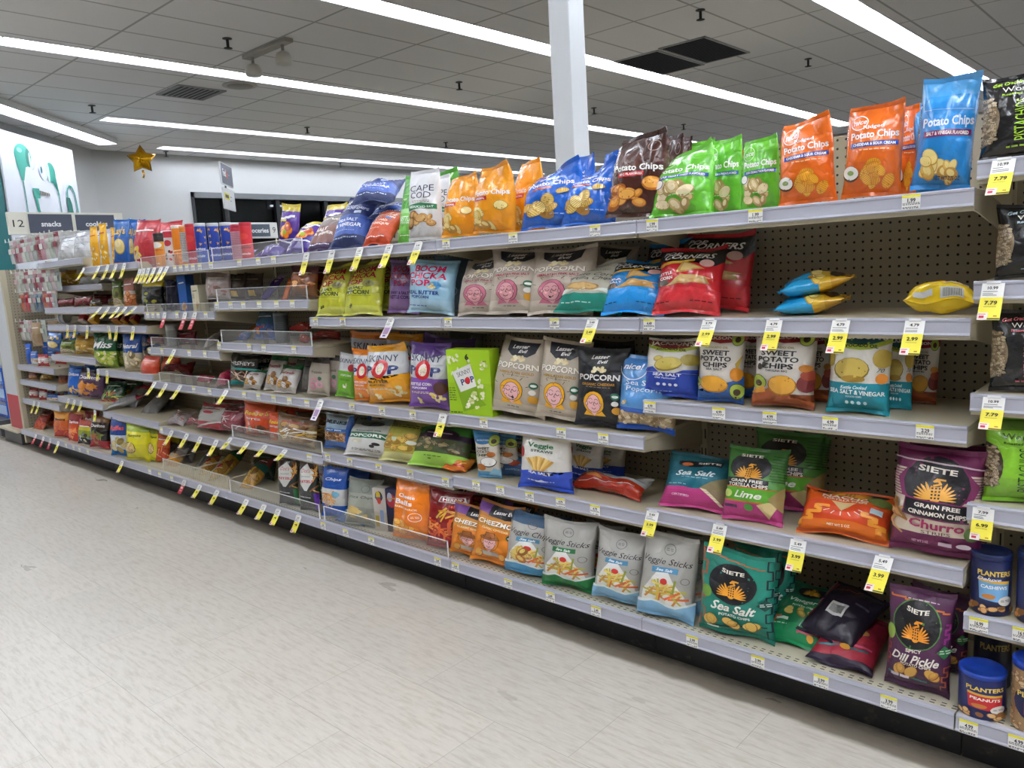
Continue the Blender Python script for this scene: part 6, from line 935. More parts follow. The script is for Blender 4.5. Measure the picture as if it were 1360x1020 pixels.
    ('cb', 'funyun', 'H0', -6.358, 2.2, 0.153, 0.144, 0.178, 0.062, 0.15, 0.032, 0.419, {'tw': -0.052}, 'second yellow green and black snack bag in line, right behind the first'),
    ('cb', 'dor_black', 'G0', -6.101, 2.21, 0.153, 0.179, 0.226, 0.08, 0.126, 0.036, 0.419, {'tw': 0.128}, 'second black chip bag in line, right behind the first'),
    ('cb', 'ruffle_blue', 'G0', -5.672, 2.2, 0.153, 0.166, 0.258, 0.08, 0.091, -0.058, 0.454, {'tw': -0.084}, 'second blue and white ridged chip bag in line, right behind the first'),
    ('cb', 'yellow_fun', 'G0', -5.392, 2.22, 0.153, 0.205, 0.229, 0.1, 0.086, 0.043, 0.419, {'tw': 0.095}, 'second bright yellow onion ring snack bag in line, right behind the first'),
    ('cb', 'yellow_fun', 'G0', -5.26, 2.25, 0.153, 0.103, 0.219, 0.044, 0.136, 0.054, 0.419, {'tw': 0.165}, 'second bright yellow snack bag in line, right behind the first'),
    ('sb', 'dots_green', 'E0', -3.533, 2.21, 0.153, 0.131, 0.234, 0.05, 0.067, 0.019, 0.279, {'tw': 0.011}, 'second pretzel bag in line, right behind the first'),
    ('sb', 'dots_purple', 'D0', -3.359, 2.21, 0.153, 0.125, 0.268, 0.05, 0.024, -0.043, 0.279, {'tw': -0.064}, 'second pretzel bag in line behind another, bottom shelf row'),
    ('sb', 'darkred', 'F3', -5.184, 2.32, 0.943, 0.151, 0.053, 0.066, 0.109, -0.024, 0.314, {'tw': -0.175}, 'second dim red candy bag before in line, right behind the first'),
    ('sb', 'hershey', 'E4', -3.993, 2.28, 0.735, 0.22, 0.177, 0.07, 0.08, -0.027, 0.244, {'tw': 0.011}, 'second black chocolate candy bag in line, right behind the first'),
    ('sb', 'kisses', 'E4', -3.886, 2.25, 0.735, 0.13, 0.114, 0.07, 0.254, -0.057, 0.244, {'tw': 0.103}, 'second white pretzel bag in line, right behind the first'),
    ('sb', 'kisses', 'E4', -3.713, 2.28, 0.735, 0.123, 0.184, 0.054, 0.24, 0.049, 0.244, {'tw': 0.146}, 'second white pretzel bag in line behind another, fourth shelf row'),
    ('sb', 'greybag', 'E4', -3.537, 2.32, 0.735, 0.121, 0.167, 0.053, 0.24, -0.009, 0.244, {'tw': 0.106}, 'second grey bag in line, right behind the first'),
    ('sb', 'greybag', 'D3', -3.441, 2.32, 0.745, 0.105, 0.146, 0.045, 0.19, -0.053, 0.244, {'tw': -0.045}, 'second grey pouch in line, right behind the first'),
    ('sb', 'pinkpret', 'D3', -3.248, 2.25, 0.745, 0.14, 0.178, 0.05, 0.126, 0.045, 0.279, {'tw': -0.199}, 'second beige pouch in line, right behind the first'),
    ('pb', 'skinny_yellow', 'D3', -2.694, 2.27, 0.745, 0.246, 0.246, 0.1, 0.116, 0.007, 0.244, {'tw': -0.105}, 'second yellow and white popcorn bag tilted in line, right behind the first'),
    ('pb', 'skinny_purple', 'D3', -2.428, 2.27, 0.745, 0.201, 0.266, 0.1, 0.09, -0.002, 0.279, {'tw': 0.011}, 'second purple and white kettle corn bag in line, right behind the first'),
    ('sb', 'cookies', 'E5', -3.498, 2.25, 0.461, 0.276, 0.143, 0.08, 0.166, -0.019, 0.244, {'tw': 0.117}, 'second clear bag of striped cookies in line, right behind the first'),
    ('pb', 'white_green', 'D4', -2.883, 2.25, 0.483, 0.288, 0.169, 0.09, 0.271, 0.004, 0.244, {'tw': -0.173}, 'second white popcorn bag in line, right behind the first'),
    ('cb', 'veg_yellow', 'D4', -2.629, 2.26, 0.483, 0.249, 0.196, 0.09, 0.229, 0.043, 0.244, {'tw': -0.099}, 'second yellow green veggie crisp bag in line, right behind the first'),
    ('sb', 'reese', 'E5', -3.871, 2.28, 0.461, 0.241, 0.179, 0.08, 0.102, -0.004, 0.244, {'tw': 0.166}, 'second orange candy bag in line, right behind the first'),
    ('sb', 'reese', 'E5', -3.673, 2.27, 0.461, 0.158, 0.149, 0.068, 0.111, -0.014, 0.244, {'tw': 0.184}, 'second narrow orange candy bag in line, right behind the first'),
    ('sb', 'pinkred', 'E5', -4.189, 2.282, 0.461, 0.189, 0.134, 0.082, 0.22, -0.052, 0.244, {'tw': -0.058}, 'second clear pink candy bag in line, right behind the first'),
    ('sb', 'whitered', 'E5', -4.437, 2.25, 0.461, 0.222, 0.148, 0.07, 0.292, 0.008, 0.244, {'tw': 0.015}, 'second white and red gusseted candy bag in line, right behind the first'),
    ('cb', 'herrs', 'D0', -2.345, 2.23, 0.153, 0.21, 0.252, 0.09, 0.113, 0.049, 0.244, {'tw': 0.1}, 'second red cheese curl bag in line, right behind the first'),
    ('cb', 'pita', 'D0', -2.917, 2.21, 0.153, 0.195, 0.221, 0.08, 0.232, -0.059, 0.279, {'tw': 0.058}, 'second grey green pita chip bag in line, right behind the first'),
]
# kind, x, z, y, length, price, sale price, lean, twist, label
TAGS = [
    ('y', -7.406, 0.42, 2.061, 0.103, '1.99', '1', 16.7, 0, 'yellow sale tag on the third rail under the second white and red pouch'),
    ('r', -7.318, 0.151, 2.012, 0.083, '1.99', '', 24.0, 0, 'red sale tag on the bottom rail under the orange red puff bag'),
    ('y', -7.29, 0.42, 2.061, 0.1, '1.99', '1', 17.1, 0, 'yellow sale tag on the third rail under the white and red pouch'),
    ('r', -7.131, 0.151, 2.012, 0.086, '1.99', '', 19.5, 0, 'first red sale tag from the left under the second orange and yellow puff, bottom rail'),
    ('r', -6.968, 0.151, 2.012, 0.086, '1.99', '', 15.5, 0, 'second red sale tag from the left under the second orange and yellow puff, bottom rail'),
    ('y', -6.778, 0.151, 2.012, 0.095, '4.99', '3', 21.0, 0, 'yellow sale tag on the bottom rail under the orange puff bag'),
    ('s', -6.63, 0.117, 2.014, 0.0, '', '', 0, 0, 'white price label on the bottom rail under the second flaming orange red chip bag'),
    ('y', -6.563, 0.502, 2.061, 0.078, '4.99', '3', 17.0, 0, 'yellow sale tag on the fifth rail under the bright blue chip bag'),
    ('s', -6.468, 0.117, 2.014, 0.0, '', '', 0, 0, 'white price label on the bottom rail under the yellow green and black snack bag'),
    ('y', -6.436, 0.502, 2.061, 0.079, '4.99', '3', 16.5, 0, 'first yellow sale tag from the left under the second purple chip bag, fifth rail'),
    ('y', -6.356, 1.074, 2.061, 0.096, '3.99', '3', 4.4, 0, 'first yellow sale tag from the left under the red and white cookie pack, third rail'),
    ('s', -6.343, 0.117, 2.014, 0.0, '', '', 0, 0, 'first white price label from the left under the second yellow green and black, bottom rail'),
    ('y', -6.297, 0.502, 2.061, 0.079, '4.99', '3', 16.2, 0, 'second yellow sale tag from the left under the second purple chip bag, fifth rail'),
    ('y', -6.202, 1.074, 2.061, 0.093, '3.99', '3', 7.6, 0, 'second yellow sale tag from the left under the red and white cookie pack, third rail'),
    ('s', -6.175, 0.117, 2.014, 0.0, '', '', 0, 0, 'second white price label from the left under the second yellow green and black, bottom rail'),
    ('y', -6.064, 0.762, 2.061, 0.075, '4.29', '3', 1.0, 0, 'first yellow sale tag from the left under the dark green chip bag, fourth rail'),
    ('y', -6.048, 0.454, 2.061, 0.083, '4.99', '3', 4.9, 0, 'yellow sale tag on the fifth rail under the second dark green chip bag'),
    ('y', -5.966, 1.074, 2.061, 0.094, '3.99', '3', 4.6, 0, 'yellow sale tag on the third rail under the yellow cookie pack'),
    ('y', -5.88, 0.762, 2.061, 0.081, '4.29', '3', 4.8, 0, 'second yellow sale tag from the left under the dark green chip bag, fourth rail'),
    ('y', -5.876, 1.476, 2.061, 0.099, '4.99', '3', 29.5, 0, 'yellow sale tag on the top rail under the yellow chip bag'),
    ('y', -5.718, 0.762, 2.061, 0.088, '4.29', '3', 1.5, 0, 'yellow sale tag on the fourth rail under the tall dark green chip bag'),
    ('y', -5.674, 1.2, 2.061, 0.1, '3.49', '2', 42.3, 0, 'yellow sale tag on the second rail under the orange and cream pouch'),
    ('y', -5.605, 1.476, 2.061, 0.1, '4.99', '3', 25.9, 0, 'yellow sale tag on the top rail under the second yellow chip bag'),
    ('y', -5.583, 1.074, 2.061, 0.09, '3.99', '3', -6, 0, 'first yellow sale tag from the left under the red cookie pack, third rail'),
    ('y', -5.53, 1.2, 2.061, 0.092, '3.49', '2', 34.9, 0, 'yellow sale tag on the second rail under the green and cream pouch'),
    ('y', -5.526, 0.151, 2.012, 0.082, '4.99', '3', 24.7, 0, 'yellow sale tag on the bottom rail under the bright yellow onion ring snack bag'),
    ('y', -5.45, 1.476, 2.061, 0.103, '4.99', '3', 22.3, 0, 'yellow sale tag on the top rail under the blue chip bag just'),
    ('y', -5.443, 1.074, 2.061, 0.099, '3.99', '3', 7.9, 0, 'second yellow sale tag from the left under the red cookie pack, third rail'),
    ('y', -5.367, 1.2, 2.061, 0.093, '3.49', '2', 37.2, 0, 'first yellow sale tag from the left under the second peach coloured snack bag, second rail'),
    ('y', -5.313, 1.476, 2.061, 0.102, '4.99', '3', 22.5, 0, 'first yellow sale tag from the left under the second blue potato chip bag, top rail'),
    ('y', -5.246, 1.2, 2.061, 0.094, '3.49', '2', 43.2, 0, 'second yellow sale tag from the left under the second peach coloured snack bag, second rail'),
    ('y', -5.181, 1.476, 2.061, 0.099, '4.99', '3', 17.3, 0, 'second yellow sale tag from the left under the second blue potato chip bag, top rail'),
    ('y', -5.176, 1.074, 2.061, 0.088, '3.99', '3', 8.0, 0, 'third yellow sale tag from the left under the red cookie pack, third rail'),
    ('s', -5.102, 0.117, 2.014, 0.0, '', '', 0, 0, 'white price label on the bottom rail under the dark taupe bag'),
    ('y', -5.095, 1.2, 2.061, 0.085, '3.49', '2', 48, 0, 'third yellow sale tag from the left under the second peach coloured snack bag, second rail'),
    ('s', -4.986, 0.907, 2.062, 0.0, '', '', 0, 0, 'white price label on the third rail under the grey tub'),
    ('y', -4.96, 1.429, 2.061, 0.093, '2.29', '2', 22.6, 0, 'yellow sale tag on the top rail under the second red popcorn bag'),
    ('y', -4.956, 0.725, 2.061, 0.098, '2.49', '2', 35.9, 0, 'first yellow sale tag from the left under the dark red candy bag, fourth rail'),
    ('s', -4.956, 0.396, 2.062, 0.0, '', '', 0, 0, 'white price label on the fifth rail under the clear bag of red and white'),
    ('s', -4.956, 0.117, 2.014, 0.0, '', '', 0, 0, 'white price label on the bottom rail under the white and orange bread roll bag'),
    ('s', -4.941, 1.128, 2.062, 0.0, '', '', 0, 0, 'first white price label from the left under the dark navy bag, second rail'),
    ('y', -4.904, 1.429, 2.061, 0.094, '2.29', '2', 19.9, 0, 'first yellow sale tag from the left under the orange canister, top rail'),
    ('s', -4.865, 1.128, 2.062, 0.0, '', '', 0, 0, 'second white price label from the left under the dark navy bag, second rail'),
    ('y', -4.84, 1.429, 2.061, 0.097, '2.29', '2', 21.9, 0, 'second yellow sale tag from the left under the orange canister, top rail'),
    ('s', -4.802, 0.907, 2.062, 0.0, '', '', 0, 0, 'white price label on the third rail under the dark red candy bag'),
    ('y', -4.796, 0.429, 2.061, 0.1, '3.29', '2', 31.6, 0, 'first yellow sale tag from the left under the clear bag of red, fifth rail'),
    ('y', -4.795, 0.725, 2.061, 0.098, '2.49', '2', 32.4, 0, 'second yellow sale tag from the left under the dark red candy bag, fourth rail'),
    ('s', -4.791, 1.128, 2.062, 0.0, '', '', 0, 0, 'third white price label from the left under the dark navy bag, second rail'),
    ('s', -4.783, 0.117, 2.014, 0.0, '', '', 0, 0, 'white price label on the bottom rail under the small grey bag'),
    ('y', -4.755, 1.429, 2.061, 0.102, '2.29', '2', 26.3, 0, 'yellow sale tag on the top rail under the white canister'),
    ('r', -4.688, 1.161, 2.061, 0.094, '3.29', '', 16.9, 0, 'red sale tag on the second rail under the small blue snack box'),
    ('y', -4.662, 1.429, 2.061, 0.102, '2.29', '2', 28.8, 0, 'third yellow sale tag from the left under the orange canister, top rail'),
    ('y', -4.624, 0.94, 2.061, 0.094, '2.99', '2', 29.5, 0, 'yellow sale tag on the third rail under the white packet'),
    ('y', -4.602, 0.725, 2.061, 0.096, '2.49', '2', 35.5, 0, 'third yellow sale tag from the left under the dark red candy bag, fourth rail'),
    ('r', -4.596, 0.151, 2.012, 0.084, '4.29', '', 24.7, 0, 'red sale tag on the bottom rail under the yellow roll bag'),
    ('y', -4.591, 0.429, 2.061, 0.096, '3.29', '2', 32.9, 0, 'second yellow sale tag from the left under the clear bag of red, fifth rail'),
    ('y', -4.582, 1.429, 2.061, 0.096, '2.29', '2', 30.2, 0, 'fourth yellow sale tag from the left under the orange canister, top rail'),
    ('s', -4.539, 1.128, 2.062, 0.0, '', '', 0, 0, 'white price label on the second rail under the small blue snack box'),
    ('s', -4.494, 1.396, 2.062, 0.0, '', '', 0, 0, 'white price label on the top rail under the canister turned to its grey nutrition'),
    ('s', -4.442, 0.907, 2.062, 0.0, '', '', 0, 0, 'first white price label from the left under the white packet, third rail'),
    ('s', -4.44, 0.692, 2.062, 0.0, '', '', 0, 0, 'white price label on the fourth rail under the pink candy bag'),
    ('r', -4.424, 1.161, 2.061, 0.101, '3.29', '', 18.3, 0, 'first red sale tag from the left under the small white and yellow cracker, second rail'),
    ('y', -4.419, 0.429, 2.061, 0.096, '3.29', '2', 29.0, 0, 'yellow sale tag on the fifth rail under the white and red gusseted candy bag'),
    ('s', -4.418, 1.396, 2.062, 0.0, '', '', 0, 0, 'first white price label from the left under the narrow visible red canister, top rail'),
    ('y', -4.394, 0.151, 2.012, 0.083, '4.29', '3', 34.5, 0, 'first yellow sale tag from the left under the yellow roll bag, bottom rail'),
    ('s', -4.344, 1.396, 2.062, 0.0, '', '', 0, 0, 'second white price label from the left under the narrow visible red canister, top rail'),
    ('r', -4.303, 1.161, 2.061, 0.1, '3.29', '', 20.7, 0, 'second red sale tag from the left under the small white and yellow cracker, second rail'),
    ('s', -4.27, 1.396, 2.062, 0.0, '', '', 0, 0, 'third white price label from the left under the narrow visible red canister, top rail'),
    ('s', -4.249, 0.907, 2.062, 0.0, '', '', 0, 0, 'second white price label from the left under the white packet, third rail'),
    ('s', -4.247, 0.692, 2.062, 0.0, '', '', 0, 0, 'white price label on the fourth rail under the deep pink candy bag'),
    ('y', -4.226, 0.429, 2.061, 0.097, '3.29', '2', 31.7, 0, 'yellow sale tag on the fifth rail under the clear pink candy bag'),
    ('s', -4.19, 1.396, 2.062, 0.0, '', '', 0, 0, 'first white price label from the left under the blue chip canister, top rail'),
    ('s', -4.186, 1.128, 2.062, 0.0, '', '', 0, 0, 'white price label on the second rail under the small white and yellow cracker box'),
    ('y', -4.185, 0.151, 2.012, 0.088, '4.29', '3', 32.0, 0, 'second yellow sale tag from the left under the yellow roll bag, bottom rail'),
    ('s', -4.072, 0.959, 2.062, 0.0, '', '', 0, 0, 'white price label on the third rail under the blue crinkled packet'),
    ('s', -4.061, 1.396, 2.062, 0.0, '', '', 0, 0, 'second white price label from the left under the blue chip canister, top rail'),
    ('y', -4.059, 0.459, 2.061, 0.078, '2.99', '2', 43.5, -3, 'yellow sale tag on the fifth rail under the second clear pink candy bag'),
    ('s', -4.045, 1.18, 2.062, 0.0, '', '', 0, 0, 'white price label on the second rail under the dark brown pouch'),
    ('y', -4.041, 0.733, 2.061, 0.092, '2.49', '2', 36.1, 0, 'yellow sale tag on the fourth rail under the black chocolate candy bag'),
    ('s', -3.897, 1.18, 2.062, 0.0, '', '', 0, 0, 'first white price label from the left under the glossy purple pouch, second rail'),
    ('y', -3.87, 0.459, 2.061, 0.08, '2.99', '2', 42.3, -3, 'yellow sale tag on the fifth rail under the second orange candy bag'),
    ('s', -3.858, 0.7, 2.062, 0.0, '', '', 0, 0, 'first white price label from the left under the white pretzel bag, fourth rail'),
    ('y', -3.858, 0.151, 2.012, 0.089, '5.29', '4', 34.2, 0, 'yellow sale tag on the bottom rail under the golden bun bag'),
    ('s', -3.764, 1.18, 2.062, 0.0, '', '', 0, 0, 'second white price label from the left under the glossy purple pouch, second rail'),
    ('s', -3.757, 1.396, 2.062, 0.0, '', '', 0, 0, 'white price label on the top rail under the purple and white bag'),
    ('s', -3.75, 0.959, 2.062, 0.0, '', '', 0, 0, 'white price label on the third rail under the blue grey packet'),
    ('s', -3.711, 0.7, 2.062, 0.0, '', '', 0, 0, 'white price label on the fourth rail under the second white pretzel bag'),
    ('y', -3.692, 0.459, 2.061, 0.075, '2.99', '2', 44.6, -3, 'yellow sale tag on the fifth rail under the second narrow orange candy bag'),
    ('y', -3.679, 0.151, 2.012, 0.084, '5.29', '4', 32.3, 0, 'first yellow sale tag from the left under the pretzel bag, bottom rail'),
    ('s', -3.607, 0.959, 2.062, 0.0, '', '', 0, 0, 'white price label on the third rail under the dark grey tub'),
    ('s', -3.606, 1.18, 2.062, 0.0, '', '', 0, 0, 'white price label on the second rail under the small orange pouch tip'),
    ('s', -3.571, 1.396, 2.062, 0.0, '', '', 0, 0, 'white price label on the top rail under the purple and red snack bag'),
    ('s', -3.563, 0.7, 2.062, 0.0, '', '', 0, 0, 'second white price label from the left under the white pretzel bag, fourth rail'),
    ('y', -3.54, 0.151, 2.012, 0.086, '5.29', '4', 28.4, 0, 'second yellow sale tag from the left under the pretzel bag, bottom rail'),
    ('y', -3.497, 0.459, 2.061, 0.074, '2.99', '2', 48, -3, 'yellow sale tag on the fifth rail under the second clear bag of striped cookies'),
    ('s', -3.444, 1.18, 2.062, 0.0, '', '', 0, 0, 'white price label on the second rail under the second small orange pouch tip'),
    ('s', -3.43, 1.396, 2.062, 0.0, '', '', 0, 0, 'white price label on the top rail under the purple snack bag'),
    ('s', -3.416, 0.7, 2.062, 0.0, '', '', 0, 0, 'first white price label from the left under the grey bag, fourth rail'),
    ('y', -3.352, 0.151, 2.012, 0.088, '5.29', '4', 24.2, 0, 'yellow sale tag on the bottom rail under the second pretzel bag'),
    ('s', -3.329, 0.959, 2.062, 0.0, '', '', 0, 0, 'white price label on the third rail under the red packet'),
    ('s', -3.302, 1.18, 2.062, 0.0, '', '', 0, 0, 'white price label on the second rail under the brown and orange snack bag'),
    ('s', -3.288, 0.426, 2.062, 0.0, '', '', 0, -3, 'white price label on the fifth rail under the clear bag of striped cookies'),
    ('s', -3.262, 0.7, 2.062, 0.0, '', '', 0, 0, 'second white price label from the left under the grey bag, fourth rail'),
    ('s', -3.151, 0.117, 2.014, 0.0, '4.99', '', 0, 0, 'white price label on the bottom rail under the blue and white cracker chip bag'),
    ('y', -3.136, 1.43, 2.061, 0.105, '5.49', '3.99', 16.7, 0, 'yellow sale tag on the top rail under the mauve brown salt and pepper chip'),
    ('p', -3.134, 0.743, 2.061, 0.102, '4.49', '', 27.3, 0, 'white and mauve sale tag on the third rail under the beige pouch'),
    ('s', -3.128, 0.448, 2.062, 0.0, '5.49', '', 0, 0, 'white price label on the fourth rail under the blue nut mix bag'),
    ('s', -3.122, 1.097, 2.062, 0.0, '3.49', '', 0, 0, 'white price label on the second rail under the second yellow green popcorn bag'),
    ('s', -2.969, 0.117, 2.014, 0.0, '2.99', '', 0, 0, 'white price label on the bottom rail under the clear and blue bag'),
    ('s', -2.953, 0.448, 2.062, 0.0, '5.49', '', 0, 0, 'white price label on the fourth rail under the second white popcorn bag'),
    ('y', -2.935, 1.43, 2.061, 0.106, '5.49', '3.99', 18.5, 0, 'first yellow sale tag from the left under the navy kettle chip bag, top rail'),
    ('s', -2.909, 1.097, 2.062, 0.0, '3.49', '', 0, 0, 'white price label on the second rail under the yellow green popcorn bag'),
    ('s', -2.898, 0.71, 2.062, 0.0, '4.49', '', 0, 0, 'white price label on the third rail under the orange and white cheddar popcorn bag'),
    ('s', -2.776, 0.117, 2.014, 0.0, '2.99', '', 0, 0, 'white price label on the bottom rail under the narrow white box'),
    ('s', -2.74, 0.448, 2.062, 0.0, '3.49', '', 0, 0, 'white price label on the fourth rail under the yellow green veggie crisp bag'),
    ('y', -2.732, 1.43, 2.061, 0.106, '5.49', '3.99', 22.5, 0, 'second yellow sale tag from the left under the navy kettle chip bag, top rail'),
    ('s', -2.681, 0.71, 2.062, 0.0, '4.49', '', 0, 0, 'white price label on the third rail under the yellow and white popcorn bag tilted'),
    ('p', -2.563, 1.13, 2.061, 0.09, '3.99', '', 28.8, 0, 'white and mauve sale tag on the second rail under the muted purple kettle corn bag'),
    ('y', -2.535, 1.43, 2.061, 0.103, '5.49', '3.99', 25.0, 0, 'yellow sale tag on the top rail under the tall bright green kettle chip bag'),
    ('s', -2.524, 0.448, 2.062, 0.0, '3.49', '', 0, 0, 'white price label on the fourth rail under the second yellow green veggie crisp bag'),
    ('s', -2.476, 0.71, 2.062, 0.0, '4.49', '', 0, 0, 'white price label on the third rail under the second purple and white kettle corn'),
    ('y', -2.353, 1.43, 2.061, 0.099, '5.49', '3.99', 25.7, 0, 'yellow sale tag on the top rail under the white kettle chip bag'),
    ('s', -2.335, 0.117, 2.014, 0.0, '3.49', '', 0, 0, 'white price label on the bottom rail under the second red cheese curl bag'),
    ('s', -2.304, 0.448, 2.062, 0.0, '3.29', '', 0, 0, 'white price label on the fourth rail under the small orange snack packet'),
    ('y', -2.285, 0.748, 2.061, 0.094, '4.99', '4', 20.5, 0, 'yellow sale tag on the third rail under the lime green carton of six popcorn'),
    ('s', -2.228, 0.117, 2.014, 0.0, '3.49', '', 0, 0, 'white price label on the bottom rail under the orange cheddar puff bag'),
    ('s', -2.221, 1.097, 2.062, 0.0, '3.99', '', 0, 0, 'first white price label from the left under the beige popcorn bag, second rail'),
    ('s', -2.202, 1.397, 2.062, 0.0, '1.99', '', 0, 0, 'white price label on the top rail under the yellow original chip bag'),
    ('s', -2.127, 0.46, 2.062, 0.0, '3.79', '', 0, 0, 'white price label on the fourth rail under the narrow chip bag'),
    ('s', -2.063, 0.715, 2.062, 0.0, '5.99', '', 0, 0, 'white price label on the third rail under the lime green carton of six popcorn'),
    ('s', -1.998, 0.46, 2.062, 0.0, '3.79', '', 0, 0, 'white price label on the fourth rail under the small blue and red packet'),
    ('s', -1.94, 0.117, 2.014, 0.0, '2.49', '', 0, 0, 'white price label on the bottom rail under the grey veggie chip bag'),
    ('s', -1.858, 1.397, 2.062, 0.0, '1.99', '', 0, 0, 'white price label on the top rail under the yellow chip bag'),
    ('s', -1.85, 0.46, 2.062, 0.0, '4.79', '', 0, 0, 'white price label on the fourth rail under the white veggie straw bag'),
    ('s', -1.734, 0.117, 2.014, 0.0, '2.49', '', 0, 0, 'first white price label from the left under the grey white veggie stick bag, bottom rail'),
    ('s', -1.704, 0.46, 2.062, 0.0, '4.79', '', 0, 0, 'white price label on the fourth rail under the white and blue veggie straw bag'),
    ('s', -1.691, 1.097, 2.062, 0.0, '3.49', '', 0, 0, 'second white price label from the left under the beige popcorn bag, second rail'),
    ('s', -1.685, 0.715, 2.062, 0.0, '3.49', '', 0, 0, 'white price label on the third rail under the beige popcorn bag'),
    ('s', -1.553, 0.46, 2.062, 0.0, '4.79', '', 0, 0, 'white price label on the fourth rail under the red and white snack bag'),
    ('s', -1.531, 0.117, 2.014, 0.0, '2.49', '', 0, 0, 'second white price label from the left under the grey white veggie stick bag, bottom rail'),
    ('y', -1.525, 1.13, 2.061, 0.086, '3.49', '2.49', 26.5, 0, 'yellow sale tag on the second rail under the off-white tortilla chip bag'),
    ('s', -1.506, 0.715, 2.062, 0.0, '1.99', '', 0, 0, 'white price label on the third rail under the black popcorn bag'),
    ('s', -1.504, 1.397, 2.062, 0.0, '1.99', '', 0, 0, 'white price label on the top rail under the blue ridged chip bag'),
    ('s', -1.32, 0.837, 2.062, 0.0, '4.99', '', 0, 0, 'white price label on the third rail under the royal blue and white sea salt'),
    ('y', -1.32, 0.513, 2.061, 0.082, '5.49', '3.99', 23.2, 0, 'yellow sale tag on the fourth rail under the teal and pink tortilla chip bag'),
    ('s', -1.313, 1.097, 2.062, 0.0, '4.49', '', 0, 0, 'white price label on the second rail under the bright red popped corn chip bag'),
    ('s', -1.291, 1.397, 2.062, 0.0, '1.99', '', 0, 0, 'white price label on the top rail under the green chip bag'),
    ('s', -1.163, 0.117, 2.014, 0.0, '3.99', '', 0, 0, 'white price label on the bottom rail under the teal sea salt potato chip bag'),
    ('y', -1.105, 1.13, 2.061, 0.088, '3.79', '2.99', 29.4, 0, 'yellow sale tag on the second rail under the red popped corn chip bag'),
    ('s', -1.084, 0.837, 2.062, 0.0, '4.99', '', 0, 0, 'first white price label from the left under the white sweet potato chip bag, third rail'),
    ('y', -1.084, 0.513, 2.061, 0.087, '5.49', '3.99', 25.0, 0, 'yellow sale tag on the fourth rail under the green lime tortilla chip bag'),
    ('s', -0.963, 1.397, 2.062, 0.0, '1.99', '', 0, 0, 'white price label on the top rail under the green sour cream chip bag'),
    ('s', -0.949, 0.117, 2.014, 0.0, '3.99', '', 0, 0, 'white price label on the bottom rail under the green vinegar chip bag'),
    ('s', -0.928, 0.837, 2.062, 0.0, '4.99', '', 0, 0, 'second white price label from the left under the white sweet potato chip bag, third rail'),
    ('y', -0.91, 1.13, 2.061, 0.09, '4.79', '2.99', 23.1, 0, 'yellow sale tag on the second rail under the light blue and yellow puff bag'),
    ('y', -0.845, 0.513, 2.061, 0.088, '5.49', '3.99', 21.3, 0, 'yellow sale tag on the fourth rail under the orange nacho tortilla chip bag'),
    ('s', -0.765, 0.117, 2.014, 0.0, '3.99', '', 0, 0, 'white price label on the bottom rail under the red and purple chip bag'),
    ('s', -0.76, 0.837, 2.062, 0.0, '4.99', '', 0, 0, 'white price label on the third rail under the teal and white salt and vinegar'),
    ('y', -0.731, 1.13, 2.061, 0.094, '4.79', '2.99', 26.1, 0, 'first yellow sale tag from the left under the yellow puff bag, second rail'),
    ('y', -0.618, 0.513, 2.061, 0.108, '5.49', '3.99', 47.9, 0, 'yellow sale tag on the fourth rail under the maroon cinnamon chip bag'),
    ('s', -0.589, 0.117, 2.014, 0.0, '3.99', '', 0, 0, 'white price label on the bottom rail under the tall purple dill pickle potato chip'),
    ('s', -0.57, 1.397, 2.062, 0.0, '1.99', '', 0, 0, 'white price label on the top rail under the blue chip bag'),
    ('y', -0.555, 1.13, 2.061, 0.091, '4.79', '2.99', 24.5, 0, 'second yellow sale tag from the left under the yellow puff bag, second rail'),
    ('s', -0.529, 0.837, 2.062, 0.0, '2.29', '', 0, 0, 'white price label on the third rail under the white and maroon chip bag'),
    ('s', -0.405, 0.117, 2.014, 0.0, '4.99', '', 0, 0, 'white price label on the bottom rail under the navy nut can'),
    ('s', -0.4, 0.367, 2.062, 0.0, '16.99', '', 0, 0, 'white price label on the fifth rail under the tall navy can of cashews'),
    ('y', -0.397, 0.682, 2.061, 0.076, '7.99', '6.99', 12.9, 0, 'yellow sale tag on the fourth rail under the lime green pouch of pistachios'),
    ('y', -0.392, 1.216, 2.061, 0.093, '10.99', '7.79', 25.7, 0, 'yellow sale tag on the second rail under the black pouch of pistachios'),
    ('y', -0.383, 0.952, 2.061, 0.08, '10.99', '7.79', 25.3, 0, 'yellow sale tag on the third rail under the black pouch of pistachios'),
    ('y', -0.38, 1.488, 2.061, 0.1, '10.99', '7.79', 33.9, 0, 'yellow sale tag on the top rail under the shiny black pouch of pistachios'),
    ('s', -0.309, 0.367, 2.062, 0.0, '16.99', '', 0, 0, 'white price label on the fifth rail under the navy can of cashews cut by'),
    ('s', -0.301, 0.117, 2.014, 0.0, '4.99', '', 0, 0, 'white price label on the bottom rail under the clear jar of nuts'),
]
